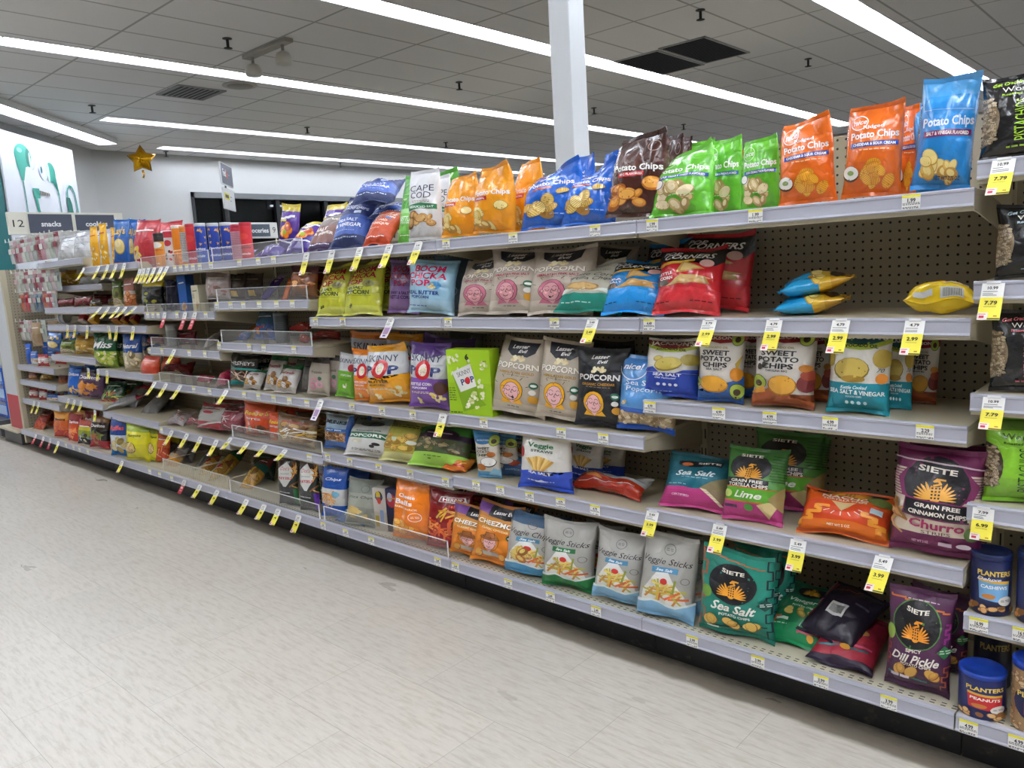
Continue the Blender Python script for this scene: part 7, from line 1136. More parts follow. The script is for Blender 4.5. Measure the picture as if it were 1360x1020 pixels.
RAIL = {'A1': 1.452, 'A2': 1.18, 'A3': 0.916, 'A4': 0.646, 'A5': 0.364, 'B1': 1.394, 'B2': 1.094, 'B3': 0.834, 'B4': 0.477, 'C1': 1.394, 'C2': 1.094, 'C3': 0.712, 'C4': 0.457, 'D1': 1.394, 'D2': 1.094, 'D3': 0.707, 'D4': 0.445, 'E1': 1.393, 'E2': 1.177, 'E3': 0.956, 'E4': 0.697, 'E5': 0.423, 'F1': 1.393, 'F2': 1.125, 'F3': 0.904, 'F4': 0.689, 'F5': 0.393, 'G1': 1.44, 'G2': 1.164, 'G3': 1.038, 'G4': 0.726, 'G5': 0.418, 'H1': 1.325, 'H2': 1.164, 'H3': 1.033, 'H4': 0.798, 'H5': 0.466, 'HT': 1.51, 'I1': 0.68, 'I2': 0.551, 'I3': 0.384, 'I5': 0.849, 'A0': 0.115, 'B0': 0.115, 'C0': 0.115, 'D0': 0.115, 'E0': 0.115, 'F0': 0.115, 'G0': 0.115, 'H0': 0.115, 'I0': 0.115}
RAILY = {'H1': 2.18}
SPAN = {}
FENCES = [
    (-4.072, -3.198, 1.431, 2.082, 0.075, 'clear fence on the top shelf in front of the blue canisters', 0),
    (-4.986, -4.112, 1.431, 2.082, 0.07, 'clear fence on the top shelf before the black capped canister', 6),
    (-4.072, -3.198, 1.216, 2.082, 0.07, 'clear fence holding back the purple pouch', 3),
    (-4.986, -4.112, 1.163, 2.082, 0.05, 'clear fence below the blue snack box', 8),
    (-4.072, -3.198, 0.994, 2.082, 0.07, 'clear fence in front of the dark grey tub', 4),
    (-4.986, -4.112, 0.943, 2.082, 0.065, 'clear fence in front of the grey tub with the white lid', 5),
    (-4.93, -4.05, 0.727, 2.082, 0.06, 'low clear fence before the pink candy bags', 6),
    (-4.072, -3.198, 0.461, 2.082, 0.07, 'clear fence with a pinkish sheen before the orange candy bags', 0),
    (-3.158, -2.284, 0.153, 2.032, 0.075, 'clear fence on the bottom shelf before the blue cracker chip bags', 0),
    (-4.072, -3.198, 0.153, 2.032, 0.075, 'clear fence on the bottom shelf before the pretzel bags', 0),
]
BASKETS = [
    (-4.96, -4.56, 0.153, 2.05, 'tan wire basket front before the white and orange bread roll bag'),
    (-4.54, -4.11, 0.153, 2.05, 'tan wire basket front before the yellow roll bags'),
]
PEGS = [
    (1.758, 0.161, [-7.631, -7.532, -7.435, -7.34, -7.246, -7.155, -7.065, -6.959, -6.856, -6.755, -6.656, -6.543]),
    (1.499, 0.149, [-7.603, -7.484, -7.368, -7.255, -7.144, -7.036, -6.93, -6.827, -6.726, -6.627]),
    (1.338, 0.146, [-7.562, -7.444, -7.309, -7.197, -7.087, -6.98, -6.875, -6.773]),
    (1.089, 0.144, [-7.682, -7.561, -7.442, -7.12]),
]
CAMR = [[0.739687, -0.058294, 0.670421], [0.670416, 0.150229, -0.726618], [-0.058359, 0.986931, 0.150204]]
EXPO = -0.2
# ------------------------------------------------------------------ letters for every picture, made once
class Rec(Art):
    keys = set()
    def T(self, s, u, v, w, h, col, st='b', rot=0., arc=0.): Rec.keys.add((s, st))
    def poly(self, *a): pass
for d in D.values(): d['art'](Rec(d['a']))
for t in TAGS:
    if t[5]: Rec.keys |= {(t[5], 'b')}
    if t[6]: Rec.keys |= {(t[6], 'b')}
Rec.keys |= {('12', 'r'), ('9', 'r'), ('snacks', 'b'), ('cookies', 'b'), ('groceries', 'b'), ('Fed', 'b'), ('Ex', 'b'), ('SAVE', 'b')}
prep_text(Rec.keys)

NU, NV = 18, 28
ARTC = {}
def art_of(des, nu=NU, nv=NV):
    k = (des, nu, nv)
    if k not in ARTC:
        d = D[des]; A = Art(d['a']); d['art'](A); ARTC[k] = A.mesh(nu, nv)
    return ARTC[k]
def band(des, v):
    c = D[des]['b'][0][1]
    for a, b in D[des]['b']:
        if v >= a: c = b
    return lin(c)

def print_on(name, des, grid, nrm, nu, nv, mats, parent, lift=.0007):
    """lay the picture of a design on a grid of points (grid[j][i]), following the surface"""
    V, F, Cc = art_of(des, nu, nv)
    if not V: return None
    mb = MB(); N = []; dz = min(.00015, .006/(max(q[2] for q in V)+1))
    for u, v, k in V:
        x = min(max(u, 0.), 1.)*nu; y = min(max(v, 0.), 1.)*nv
        i = min(int(x), nu-1); j = min(int(y), nv-1); a = x-i; b = y-j
        w = ((1-a)*(1-b), a*(1-b), (1-a)*b, a*b); q = ((i, j), (i+1, j), (i, j+1), (i+1, j+1))
        p = Vector((0, 0, 0)); n = Vector((0, 0, 0))
        for ww, (ii, jj) in zip(w, q): p += grid[jj][ii]*ww; n += nrm[jj][ii]*ww
        n.normalize(); mb.v.append(tuple(p+n*(lift+k*dz))); N.append(tuple(n))
    mb.f = F; mb.c = Cc; mb.m = [0]*len(F)
    return mb.build(name, mats, parent, True, normals=N)

def grid_normals(G):
    nj, ni = len(G), len(G[0]); R = []
    for j in range(nj):
        r = []
        for i in range(ni):
            du = G[j][min(i+1, ni-1)]-G[j][max(i-1, 0)]; dv = G[min(j+1, nj-1)][i]-G[max(j-1, 0)][i]
            n = du.cross(dv); r.append(n.normalized() if n.length > 1e-9 else Vector((0, -1, 0)))
        R.append(r)
    return R

def make_bag(name, cat, des, loc, W, H, T, tilt, roll, yaw, curl, flop, seed, label, group, tw=0.):
    sp = spine(H, 0., curl, flop); rr = random.Random(seed); s1, s2, ph, ph2 = rr.uniform(0, 50), rr.uniform(0, 50), rr.uniform(0, 6.3), rr.uniform(0, 6.3)
    k1, k2 = rr.uniform(7, 11), rr.uniform(6, 10)
    def nz(u, v, q, g, front):
        f = 1 if front else -1
        n = noise.noise((u*1.6+s1*f, v*2.6*H/W/1.4, s2)); rg = 1-2*abs(noise.noise((u*2.1+s2, v*3.4, s1*f)))
        e = max(0., 1-abs(u)**5)
        a = W*e*g*(.06*n+.034*rg)+W*.012*e*g*noise.noise((u*5+s2, v*8, s1*f))
        bt, tp = math.exp(-max(q, 0)/.13), math.exp(-max(1-q, 0)/.15)
        a += W*.028*e*min(1., g*2.2)*(bt*math.sin(u*k1+ph)+tp*math.sin(u*k2+ph2))
        h = .03*noise.noise((s1+v*5, s2, (1 if u > 0 else 9)))
        y = W*.03*(math.sin(u*4.2+ph)*max(0., 1-q/.12) if q < .12 else math.sin(u*3.6+ph2)*max(0., 1-(1-q)/.12) if q > .88 else 0.)
        return a, h, y
    v0, v1 = .045, .955
    def pt(u, v, front): return Vector(place(bag_pt(u, v, front, W, T, sp, .07, nz, tw), roll, tilt, yaw))
    us = [-1+2*i/NU for i in range(NU+1)]; vs = [v0+(v1-v0)*j/NV for j in range(NV+1)]
    Fg = [[pt(u, v, True) for u in us] for v in vs]; Bg = [[pt(u, v, False) for u in us] for v in vs]
    low = [[pt(u, v0*t, True) for u in us] for t in (0, .5, 1)]; top = [[pt(u, v1+(1-v1)*t, True) for u in us] for t in (0, .5, 1)]
    zmin = min(p.z for g in (Fg, Bg, low, top) for r in g for p in r)
    for g in (Fg, Bg, low, top):
        for r in g:
            for p in r: p.z -= zmin
    mat = M[D[des]['m']]
    mb = MB(); ix = {}
    for j in range(NV+1):
        for i in range(NU+1):
            ix[0, i, j] = len(mb.v); mb.v.append(tuple(Fg[j][i]))
    for j in range(NV+1):
        for i in range(NU+1):
            if i in (0, NU): ix[1, i, j] = ix[0, i, j]
            else: ix[1, i, j] = len(mb.v); mb.v.append(tuple(Bg[j][i]))
    for j in range(NV):
        c = band(des, (j+.5)/NV)
        for i in range(NU):
            mb.f.append([ix[0, i, j], ix[0, i+1, j], ix[0, i+1, j+1], ix[0, i, j+1]]); mb.f.append([ix[1, i+1, j], ix[1, i, j], ix[1, i, j+1], ix[1, i+1, j+1]]); mb.c += [c, c]; mb.m += [0, 0]
    o = mb.build(name, mat, None, True, loc)
    tag(o, label, cat, group)
    print_on('print', des, Fg, grid_normals(Fg), NU, NV, mat, o)
    for nm, g, c in (('bottom_seal', low, band(des, 0)), ('top_seal', top, band(des, 1))):
        sb = MB(); m = (NU+1)
        th = Vector((0, .0009, 0))
        pts = [p-th for r in g for p in r]+[p+th for r in g for p in r]
        fs = []
        for j in range(2):
            for i in range(NU):
                a, b = j*m+i, (j+1)*m+i; fs += [(a, a+1, b+1, b), (3*m+b, 3*m+b+1, 3*m+a+1, 3*m+a)]
        for i in range(NU): fs += [(i+1, i, 3*m+i, 3*m+i+1), (2*m+i, 2*m+i+1, 5*m+i+1, 5*m+i)]
        for j in range(2): fs += [(j*m, (j+1)*m, 4*m+j*m, 3*m+j*m), ((j+1)*m+NU, j*m+NU, 3*m+j*m+NU, 4*m+j*m+NU)]
        sb.add(pts, fs, tuple(x*.93 for x in c)); sb.build(nm, mat, o, False)
    return o

def make_can(name, cat, des, loc, W, H, yaw, label, group, lie=0.):
    r = W/2; d = D[des]; n = 32; mb = MB(); lidh = min(.018, H*.1); hb = H-lidh
    zs = [0, .004]+[.004+(hb-.008)*k/12 for k in range(1, 13)]+[hb]
    rs = [r*.93]+[r*.985]*13+[r*.96]
    k = [(q*math.cos(2*PI*j/n), q*math.sin(2*PI*j/n), z) for q, z in zip(rs, zs) for j in range(n)]
    mb.v = k
    for i in range(len(zs)-1):
        c = band(des, (zs[i]+zs[i+1])/2/hb)
        for j in range(n): mb.f.append([i*n+j, i*n+(j+1) % n, (i+1)*n+(j+1) % n, (i+1)*n+j]); mb.c.append(c); mb.m.append(0)
    mb.f.append(list(range(n-1, -1, -1))); mb.c.append((.3, .3, .3)); mb.m.append(0)
    o = mb.build(name, M['plastic'], None, True, loc); tag(o, label, cat, group)
    lm = MB(); lm.lathe([(r*.97, hb), (r*1.01, hb+.001), (r*1.01, H-.003), (r*.98, H), (r*.86, H), (r*.84, H-.003), (.002, H-.003)], d.get('lid') or 'D0D0D0', n); lm.build('lid', M['plastic'], o, True)
    nu, nv = 16, 10; span = rad(190); G = []; Nn = []
    for j in range(nv+1):
        a = [yaw-PI/2+span*(i/nu-.5) for i in range(nu+1)]
        G.append([Vector((r*.985*math.cos(t), r*.985*math.sin(t), .004+(hb-.008)*j/nv)) for t in a]); Nn.append([Vector((math.cos(t), math.sin(t), 0)) for t in a])
    print_on('printed_label', des, G, Nn, nu, nv, M['card'], o)
    if lie: o.rotation_euler = (0, PI/2, .5); o.location.z += r
    return o

def make_box(name, cat, des, loc, W, H, Dp, yaw, tilt, label, group):
    d = D[des]; mb = MB(); c = d['b']
    ks = sorted({0., 1.} | {v for v, _ in c})
    for a, b in zip(ks[:-1], ks[1:]):
        col = band(des, (a+b)/2); z0, z1 = a*H, b*H
        P = [(-W/2, -Dp/2), (W/2, -Dp/2), (W/2, Dp/2), (-W/2, Dp/2)]
        for i in range(4):
            p, q = P[i], P[(i+1) % 4]; mb.quad((*p, z0), (*q, z0), (*q, z1), (*p, z1), col)
    mb.quad((-W/2, -Dp/2, H), (W/2, -Dp/2, H), (W/2, Dp/2, H), (-W/2, Dp/2, H), band(des, 1)); mb.quad((-W/2, Dp/2, 0), (W/2, Dp/2, 0), (W/2, -Dp/2, 0), (-W/2, -Dp/2, 0), band(des, 0))
    o = mb.build(name, M['card'], None, False, loc); tag(o, label, cat, group); o.rotation_euler = (-tilt, 0, yaw)
    if tilt: o.location.z += Dp/2*math.sin(tilt)
    G = [[Vector((W*(i-.5), -Dp/2, H*j)) for i in (0, 1)] for j in (0, 1)]; N = [[Vector((0, -1, 0))]*2]*2
    print_on('front_print', des, G, N, 1, 1, M['card'], o)
    A = MB(); f = MB()
    f.box(-W/2+.002, -Dp/2+.003, H, W/2-.002, Dp/2-.003, H+.0015, tuple(x*.9 for x in band(des, 1))); f.build('top_flap', M['card'], o)
    return o

ROWNAME = {'1': 'top row', '2': 'second row', '3': 'third row', '4': 'fourth row', '5': 'fifth row', '0': 'bottom row', 'T': 'top row'}
KN = {'cb': ('chip_bag', 'bag of chips'), 'pb': ('popcorn_bag', 'bag of popcorn'), 'sb': ('snack_bag', 'snack bag'), 'nb': ('pistachio_bag', 'bag of nuts'), 'cn': ('canister', 'canister'), 'bx': ('snack_carton', 'carton')}
for n_, (kd, des, sh, x, y, z, W, H, T, tilt, roll, yaw, o_, label) in enumerate(PRODUCTS):
    nm, cat = KN[kd]; grp = 'packets in the %s' % ROWNAME[sh[1]]
    if kd == 'cn': make_can(nm, cat, des, (x, y, z), W, H, yaw, label, grp, o_.get('lie', 0))
    elif kd == 'bx': make_box(nm, cat, des, (x, y, z), W, H, o_.get('D', .06), yaw, rad(o_.get('tilt', 0)), label, grp)
    else: make_bag(nm, cat, des, (x, y, z), W, H, T, tilt, roll, yaw, rad(o_.get('curl', 0)), rad(o_.get('flop', 0)), n_*7+3, label, grp, o_.get('tw', 0.))
# ------------------------------------------------------------------ materials of the room
def math_(nt, op, a, b=None, c=None):
    n = nt.nodes.new('ShaderNodeMath'); n.operation = op
    for i, v in enumerate((a, b, c)):
        if v is None: continue
        if isinstance(v, (int, float)): n.inputs[i].default_value = v
        else: nt.links.new(v, n.inputs[i])
    return n.outputs[0]
def mixc(nt, f, a, b):
    n = nt.nodes.new('ShaderNodeMix'); n.data_type = 'RGBA'
    for s, v in ((n.inputs['Factor'], f), (n.inputs['A'], a), (n.inputs['B'], b)):
        if isinstance(v, str): s.default_value = (*lin(v), 1)
        elif isinstance(v, (int, float)): s.default_value = v
        else: nt.links.new(v, s)
    return n.outputs['Result']
def pos_(nt):
    g = nt.nodes.new('ShaderNodeNewGeometry'); s = nt.nodes.new('ShaderNodeSeparateXYZ'); nt.links.new(g.outputs['Position'], s.inputs[0]); return g.outputs['Position'], s.outputs
def noise_(nt, vec, scale, sc=(1, 1, 1), det=4, rough=.55):
    mp = nt.nodes.new('ShaderNodeMapping'); mp.inputs['Scale'].default_value = sc; nt.links.new(vec, mp.inputs[0])
    n = nt.nodes.new('ShaderNodeTexNoise'); n.inputs['Scale'].default_value = scale; n.inputs['Detail'].default_value = det; n.inputs['Roughness'].default_value = rough
    nt.links.new(mp.outputs[0], n.inputs['Vector']); return n.outputs['Fac']
def step_(nt, v, lo, hi):
    n = nt.nodes.new('ShaderNodeMapRange'); n.interpolation_type = 'SMOOTHSTEP'; n.inputs['From Min'].default_value = lo; n.inputs['From Max'].default_value = hi; nt.links.new(v, n.inputs['Value']); return n.outputs['Result']

m, nt, b = new_mat('vinyl_floor_tile'); p, xyz = pos_(nt)
mp = nt.nodes.new('ShaderNodeMapping'); mp.inputs['Location'].default_value = (.02, .045, 0); nt.links.new(p, mp.inputs[0])
br = nt.nodes.new('ShaderNodeTexBrick'); br.inputs['Scale'].default_value = 1; br.inputs['Brick Width'].default_value = .61; br.inputs['Row Height'].default_value = .305; br.inputs['Mortar Size'].default_value = .0011; br.inputs['Mortar Smooth'].default_value = .3; br.offset = .45
br.inputs['Color1'].default_value = (*lin('CCC5BB'), 1); br.inputs['Color2'].default_value = (*lin('C6C0B7'), 1); br.inputs['Mortar'].default_value = (*lin('A39D92'), 1); nt.links.new(mp.outputs[0], br.inputs['Vector'])
st = noise_(nt, p, 9, (1.2, 8, 1), 5, .62); st2 = noise_(nt, p, 60, (.5, 2.6, 1), 3); bl = noise_(nt, p, .9, (1, 1, 1), 2)
c1 = mixc(nt, math_(nt, 'MULTIPLY', step_(nt, st, .42, .7), .5), br.outputs['Color'], 'A39A8C'); c1 = mixc(nt, math_(nt, 'MULTIPLY', step_(nt, st2, .52, .7), .22), c1, 'E2DED4'); c1 = mixc(nt, math_(nt, 'MULTIPLY', step_(nt, bl, .4, .7), .16), c1, 'B5A696')
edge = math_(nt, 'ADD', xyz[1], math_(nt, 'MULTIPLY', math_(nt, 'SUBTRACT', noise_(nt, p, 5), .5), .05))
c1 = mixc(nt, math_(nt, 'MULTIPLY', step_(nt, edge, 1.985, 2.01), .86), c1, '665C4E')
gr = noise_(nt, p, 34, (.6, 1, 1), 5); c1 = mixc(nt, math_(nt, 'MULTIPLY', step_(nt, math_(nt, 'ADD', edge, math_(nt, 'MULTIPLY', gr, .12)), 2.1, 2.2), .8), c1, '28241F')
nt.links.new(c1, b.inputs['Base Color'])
ro = math_(nt, 'ADD', math_(nt, 'MULTIPLY', noise_(nt, p, 3, (1, 3, 1)), .3), .18); nt.links.new(ro, b.inputs['Roughness']); b.inputs['Specular IOR Level'].default_value = .5; M['floor'] = m

m, nt, b = new_mat('ceiling_tile_grid'); p, xyz = pos_(nt)
def gridline(x, off, step, w): 
    d = math_(nt, 'ABSOLUTE', math_(nt, 'SUBTRACT', math_(nt, 'MODULO', math_(nt, 'ADD', x, 100*step-off+step/2), step), step/2)); return math_(nt, 'LESS_THAN', d, w)
g = math_(nt, 'MAXIMUM', gridline(xyz[0], -7.49, .61, .012), gridline(xyz[1], 3.22, 1.22, .012))
fl = step_(nt, noise_(nt, p, 150, (1, 1, 1), 2), .5, .72); c = mixc(nt, math_(nt, 'MULTIPLY', fl, .14), 'F4F2F0', 'DCDAD8'); c = mixc(nt, g, c, 'BDBBB8'); nt.links.new(c, b.inputs['Base Color']); b.inputs['Roughness'].default_value = .9; M['ceil'] = m

m, nt, b = new_mat('pegboard_panel'); p, xyz = pos_(nt)
fx = math_(nt, 'SUBTRACT', math_(nt, 'MODULO', math_(nt, 'ADD', math_(nt, 'ADD', xyz[0], xyz[1]), 100.0127), .0254), .0127); fz = math_(nt, 'SUBTRACT', math_(nt, 'MODULO', math_(nt, 'ADD', xyz[2], 100.005), .0254), .0127)
dd = math_(nt, 'SQRT', math_(nt, 'ADD', math_(nt, 'MULTIPLY', fx, fx), math_(nt, 'MULTIPLY', fz, fz)))
c = mixc(nt, math_(nt, 'LESS_THAN', dd, .0036), '9A917D', '060606'); nt.links.new(c, b.inputs['Base Color']); b.inputs['Roughness'].default_value = .55; M['peg'] = m

m, nt, b = new_mat('perforated_deck'); p, xyz = pos_(nt)
fx = math_(nt, 'SUBTRACT', math_(nt, 'MODULO', math_(nt, 'ADD', xyz[0], 100.), .0254), .0127); fy = math_(nt, 'SUBTRACT', math_(nt, 'MODULO', math_(nt, 'ADD', xyz[1], 100.), .0127), .00635)
el = math_(nt, 'MULTIPLY', math_(nt, 'LESS_THAN', math_(nt, 'ABSOLUTE', fx), .006), math_(nt, 'LESS_THAN', math_(nt, 'ABSOLUTE', fy), .0022)); el = math_(nt, 'MULTIPLY', el, math_(nt, 'LESS_THAN', xyz[1], 2.066)); el = math_(nt, 'MULTIPLY', el, math_(nt, 'GREATER_THAN', xyz[1], 2.03))
c = mixc(nt, el, 'C9C2AC', '0C0B0A'); nt.links.new(c, b.inputs['Base Color']); b.inputs['Roughness'].default_value = .45; M['deck'] = m

m, nt, b = new_mat('scuffed_kick_plate'); p, xyz = pos_(nt); n1 = noise_(nt, p, 22, (1, 1, 1.5), 6, .7)
c = mixc(nt, math_(nt, 'MULTIPLY', step_(nt, n1, .55, .8), .45), '16161A', '6A6456'); nt.links.new(c, b.inputs['Base Color']); b.inputs['Roughness'].default_value = .4; M['kick'] = m

TAN, TAND, RAILC = 'BDB49C', 'A89F88', 'B0B1BE'
# ------------------------------------------------------------------ shelving
XE = [-.436-.914*k for k in range(-1, 9)]          # section joints, right to left
SECT = 'ABCDEFGHI'
SLAB = {'A': 'gondola section with the nut cans and pistachio pouches at the right edge', 'B': 'half empty gondola section with bare pegboard showing', 'C': 'gondola section holding the beige and black popcorn bags', 'D': 'gondola section holding the yellow and purple popcorn bags', 'E': 'gondola section with the blue chip canisters on top', 'F': 'gondola section with red sale tags and the wire basket', 'G': 'gondola section with the tall green and blue chip bags', 'H': 'gondola section with mustard yellow snacks on a short upper shelf', 'I': 'last gondola section with hanging pouches and a bare pegboard strip'}
def shelf(par, x0, x1, zb, yf, yb=2.45):
    """deck with a price rail along the front and a tapered bracket at each end"""
    s = MB(); zt = zb+.038
    s.box(x0+.003, yf+.004, zt-.012, x1-.003, yb, zt, TAN); s.box(x0+.003, yf+.004, zb-.011, x1-.003, yf+.016, zt-.012, TAN); s.box(x0+.003, yf+.016, zb-.011, x1-.003, yf+.05, zb-.008, TAND)
    o = s.build('shelf', M['paint'], par)
    r = MB(); n = 24; P = [(yf+.003, zb-.001), (yf-.004, zb-.002), (yf-.006, zb+.001), (yf-.004, zb+.004), (yf-.0025, zb+.006), (yf-.0005, zt-.006), (yf-.003, zt-.004), (yf-.003, zt+.0005), (yf+.001, zt+.003), (yf+.012, zt+.003), (yf+.012, zt+.0006)]
    vs = [(x, y, z) for x in (x0+.002, x1-.002) for y, z in P]; k = len(P)
    r.add(vs, [(i, i+1, k+i+1, k+i) for i in range(k-1)]+[tuple(range(k)), tuple(range(2*k-1, k-1, -1))], RAILC); r.build('price_rail', M['plastic'], o)
    for x, d in ((x0+.003, .003), (x1-.006, .003)):
        bk = MB(); Q = [(yf+.012, zt-.013), (yb, zt-.013), (yb, zt-.10), (yb-.06, zt-.10), (yf+.05, zb-.016), (yf+.012, zb-.012)]
        vs = [(xx, y, z) for xx in (x, x+d) for y, z in Q]; k2 = len(Q); bk.add(vs, [tuple(range(k2)), tuple(range(2*k2-1, k2-1, -1))]+[(i, k2+i, k2+(i+1) % k2, (i+1) % k2) for i in range(k2)], TAN); bk.build('bracket', M['paint'], o)
    return o
SECO = {}
for k, sname in enumerate(SECT):
    x1, x0 = XE[k], XE[k+1]; xm = (x0+x1)/2
    t = empty('gondola_section', (xm, 2.3, 0)); tag(t, SLAB[sname], 'shelving', 'gondola sections along the aisle'); SECO[sname] = t
    def sec(mb, name, mats, par=t, **kw):
        mb.v = [(a-xm, b_-2.3, c_) for a, b_, c_ in mb.v] if par is t else mb.v; return mb.build(name, mats, par, **kw)
    q = MB(); q.box(x0+.014, 2.462, .09, x1-.014, 2.472, 1.645 if sname in 'AB' else 1.47, TAND); sec(q, 'back_panel', M['peg'])
    for xx in (x0, x1-.014):
        q = MB(); q.box(xx, 2.455, 0, xx+.014, 2.50, 1.66 if sname in 'AB' else 1.485, TAN)
        for z in range(20 if sname in 'AB' else 17): q.box(xx+.005, 2.4543, .25+z*.07, xx+.009, 2.4553, .285+z*.07, '0A0A0A')
        sec(q, 'upright', M['paint'])
    q = MB(); q.box(x0+.002, 2.10, 0, x1-.002, 2.112, .112, '17171A'); sec(q, 'kick_plate', M['kick'])
    q = MB(); q.box(x0+.002, 2.030, .138, x1-.002, 2.46, .1525, TAN); q.box(x0+.002, 2.030, .106, x1-.002, 2.05, .138, TAN); sec(q, 'base_deck', M['deck'])
    # the base rail
    r = MB(); P = [(2.03, .114), (2.018, .113), (2.016, .117), (2.019, .121), (2.0215, .148), (2.019, .151), (2.021, .1555), (2.034, .1565), (2.034, .153)]; kk = len(P)
    r.add([(x, y, z) for x in (x0+.002, x1-.002) for y, z in P], [(i, i+1, kk+i+1, kk+i) for i in range(kk-1)]+[tuple(range(kk)), tuple(range(2*kk-1, kk-1, -1))], RAILC); sec(r, 'price_rail', M['plastic'])
    for key, zb in sorted(RAIL.items()):
        if key[0] == sname and key[1] not in '0T' and key != 'I5':
            a0, a1 = SPAN.get(key, (x0, x1)); o = shelf(t, a0, a1, zb, RAILY.get(key, 2.07))
            o.location = (-xm, -2.3, 0)
o = shelf(SECO['H'], XE[9-1], XE[7], RAIL['HT'], 2.07); o.location = (-SECO['H'].location.x, -2.3, 0)
# the far end: post, panel and end base
q = MB(); q.box(-7.80, 2.05, 0.02, -7.752, 2.09, 1.535, TAN); q.box(-7.80, 2.09, .02, -7.752, 2.46, .15, TAN); q.box(-7.80, 2.42, .15, -7.752, 2.46, 1.6, TAN); ep = q.build('end_post', M['paint'], None, bevel=.002); q = MB(); q.box(-7.758, 2.09, .15, -7.754, 2.455, 1.535, TAND); q.build('side_panel', M['peg'], ep); tag(ep, 'tan steel post frame with a pegboard side closing the far end', 'post')
t = empty('endcap_side_board', (-7.95, 2.065, 0)); tag(t, 'white end panel with a red lower half beside the far gondola end', 'panel')
q = MB(); q.box(-.19, -.01, .44, .148, .01, 1.5, 'C9CBCE'); q.build('upper_face', M['paint'], t); q = MB(); q.box(-.19, -.01, .11, .148, .01, .44, 'B5222E'); q.build('lower_face', M['paint'], t, ); q = MB(); q.box(-.2, -.012, .1, -.19, .012, 1.5, TAN); q.box(-.19, -.012, .098, .13, .012, .11, TAN); q.build('edge_trim', M['paint'], t)
q = MB(); q.box(-8.3, 2.03, 0, -7.81, 2.6, .11, '3A3A3C'); q.box(-8.32, 2.0, .11, -7.81, 2.62, .135, TAN); tag(q.build('endcap_plinth', M['paint'], None, bevel=.003), 'dark grey end cap base beyond the last gondola section', 'base')
for i in range(3):
    q = MB(); q.box(-.16, -.05, 0, .16, .05, .16, '2A62C8'); q.box(-.15, -.052, .03, .15, -.05, .12, '8AB4E8'); q.quad((-.15, -.0525, .13), (.15, -.0525, .13), (.15, -.0525, .15), (-.15, -.0525, .15), '173C8A')
    o = q.build('bottled_water_case', M['film'], None, loc=(-8.75, 2.2, .15+i*.165), bevel=.012); tag(o, 'blue case of water on the end cap, %s' % ('lowest of the pile', 'middle of the pile', 'top of the pile')[i], 'case', 'blue cases stacked on the end cap')
q = MB(); q.box(-9.0, 2.05, 0, -8.5, 2.5, .15, '4A4A4C'); tag(q.build('pallet_base', M['paint'], None), 'low grey platform under the blue water cases', 'platform')

# unseen shelving behind the camera, added to block light reaching the snack shelves
t = empty('gondola_section', (-2.1, -.85, 0)); tag(t, 'unseen tan gondola across the aisle, added to shade the snack shelves', 'shelving')
q = MB(); q.box(-5.4, -.02, 0, 5.4, .02, 1.5, TAND); q.build('back_panel', M['paint'], t); q = MB(); q.box(-5.4, .02, 0, 5.4, .36, .11, '17171A'); q.build('kick_plate', M['paint'], t)
for i in range(5):
    q = MB(); q.box(-5.4, .02, .115+i*.32, 5.4, .40, .15+i*.32, TAN); o = q.build('shelf', M['paint'], t); q = MB(); q.box(-5.4, .40, .112+i*.32, 5.4, .408, .152+i*.32, RAILC); q.build('price_rail', M['plastic'], o)
# ------------------------------------------------------------------ shelf fences and wire baskets
def fence(x0, x1, z, y, h, label, bars=0):
    o = MB(); o.box(x0, y, z, x1, y+.003, z+h, 'DDDDDD'); o.box(x0, y, z, x1, y+.02, z+.002, 'DDDDDD'); o.box(x0, y-.001, z+h-.002, x1, y+.004, z+h, 'EEEEEE', 1)
    for xx in (x0, x1-.0025): o.box(xx, y-.001, z, xx+.0025, y+.004, z+h, 'EEEEEE', 1)
    for i in range(1, bars): xx = x0+(x1-x0)*i/bars; o.box(xx, y+.003, z, xx+.002, y+.03, z+h, 'DADADA')
    tag(o.build('shelf_fence', [M['acrylic'], M['plastic']]), label, 'shelf fence', 'clear plastic fences on the shelf fronts')
for f in FENCES: fence(*f)
def basket(x0, x1, z, y, label):
    t = empty('wire_basket', ((x0+x1)/2, y, z)); tag(t, label, 'basket', 'wire fronts on the bottom shelf'); w = (x1-x0)/2
    r = MB()
    for zz in (.003, .08): r.tube([(-w, 0, zz), (w, 0, zz)], .003, 'C9C2B0', 6); 
    for s in (-1, 1): r.tube([(s*w, 0, .07), (s*w, .3, .07)], .0022, 'C9C2B0', 6)
    r.build('rim', M['paint'], t); v = MB()
    n = 26
    for i in range(n+1): x = -w+2*w*i/n; v.tube([(x, 0, .003), (x, 0, .08)], .0024, 'D6CDB6', 5)
    v.build('wires', M['paint'], t)
for f in BASKETS: basket(*f)

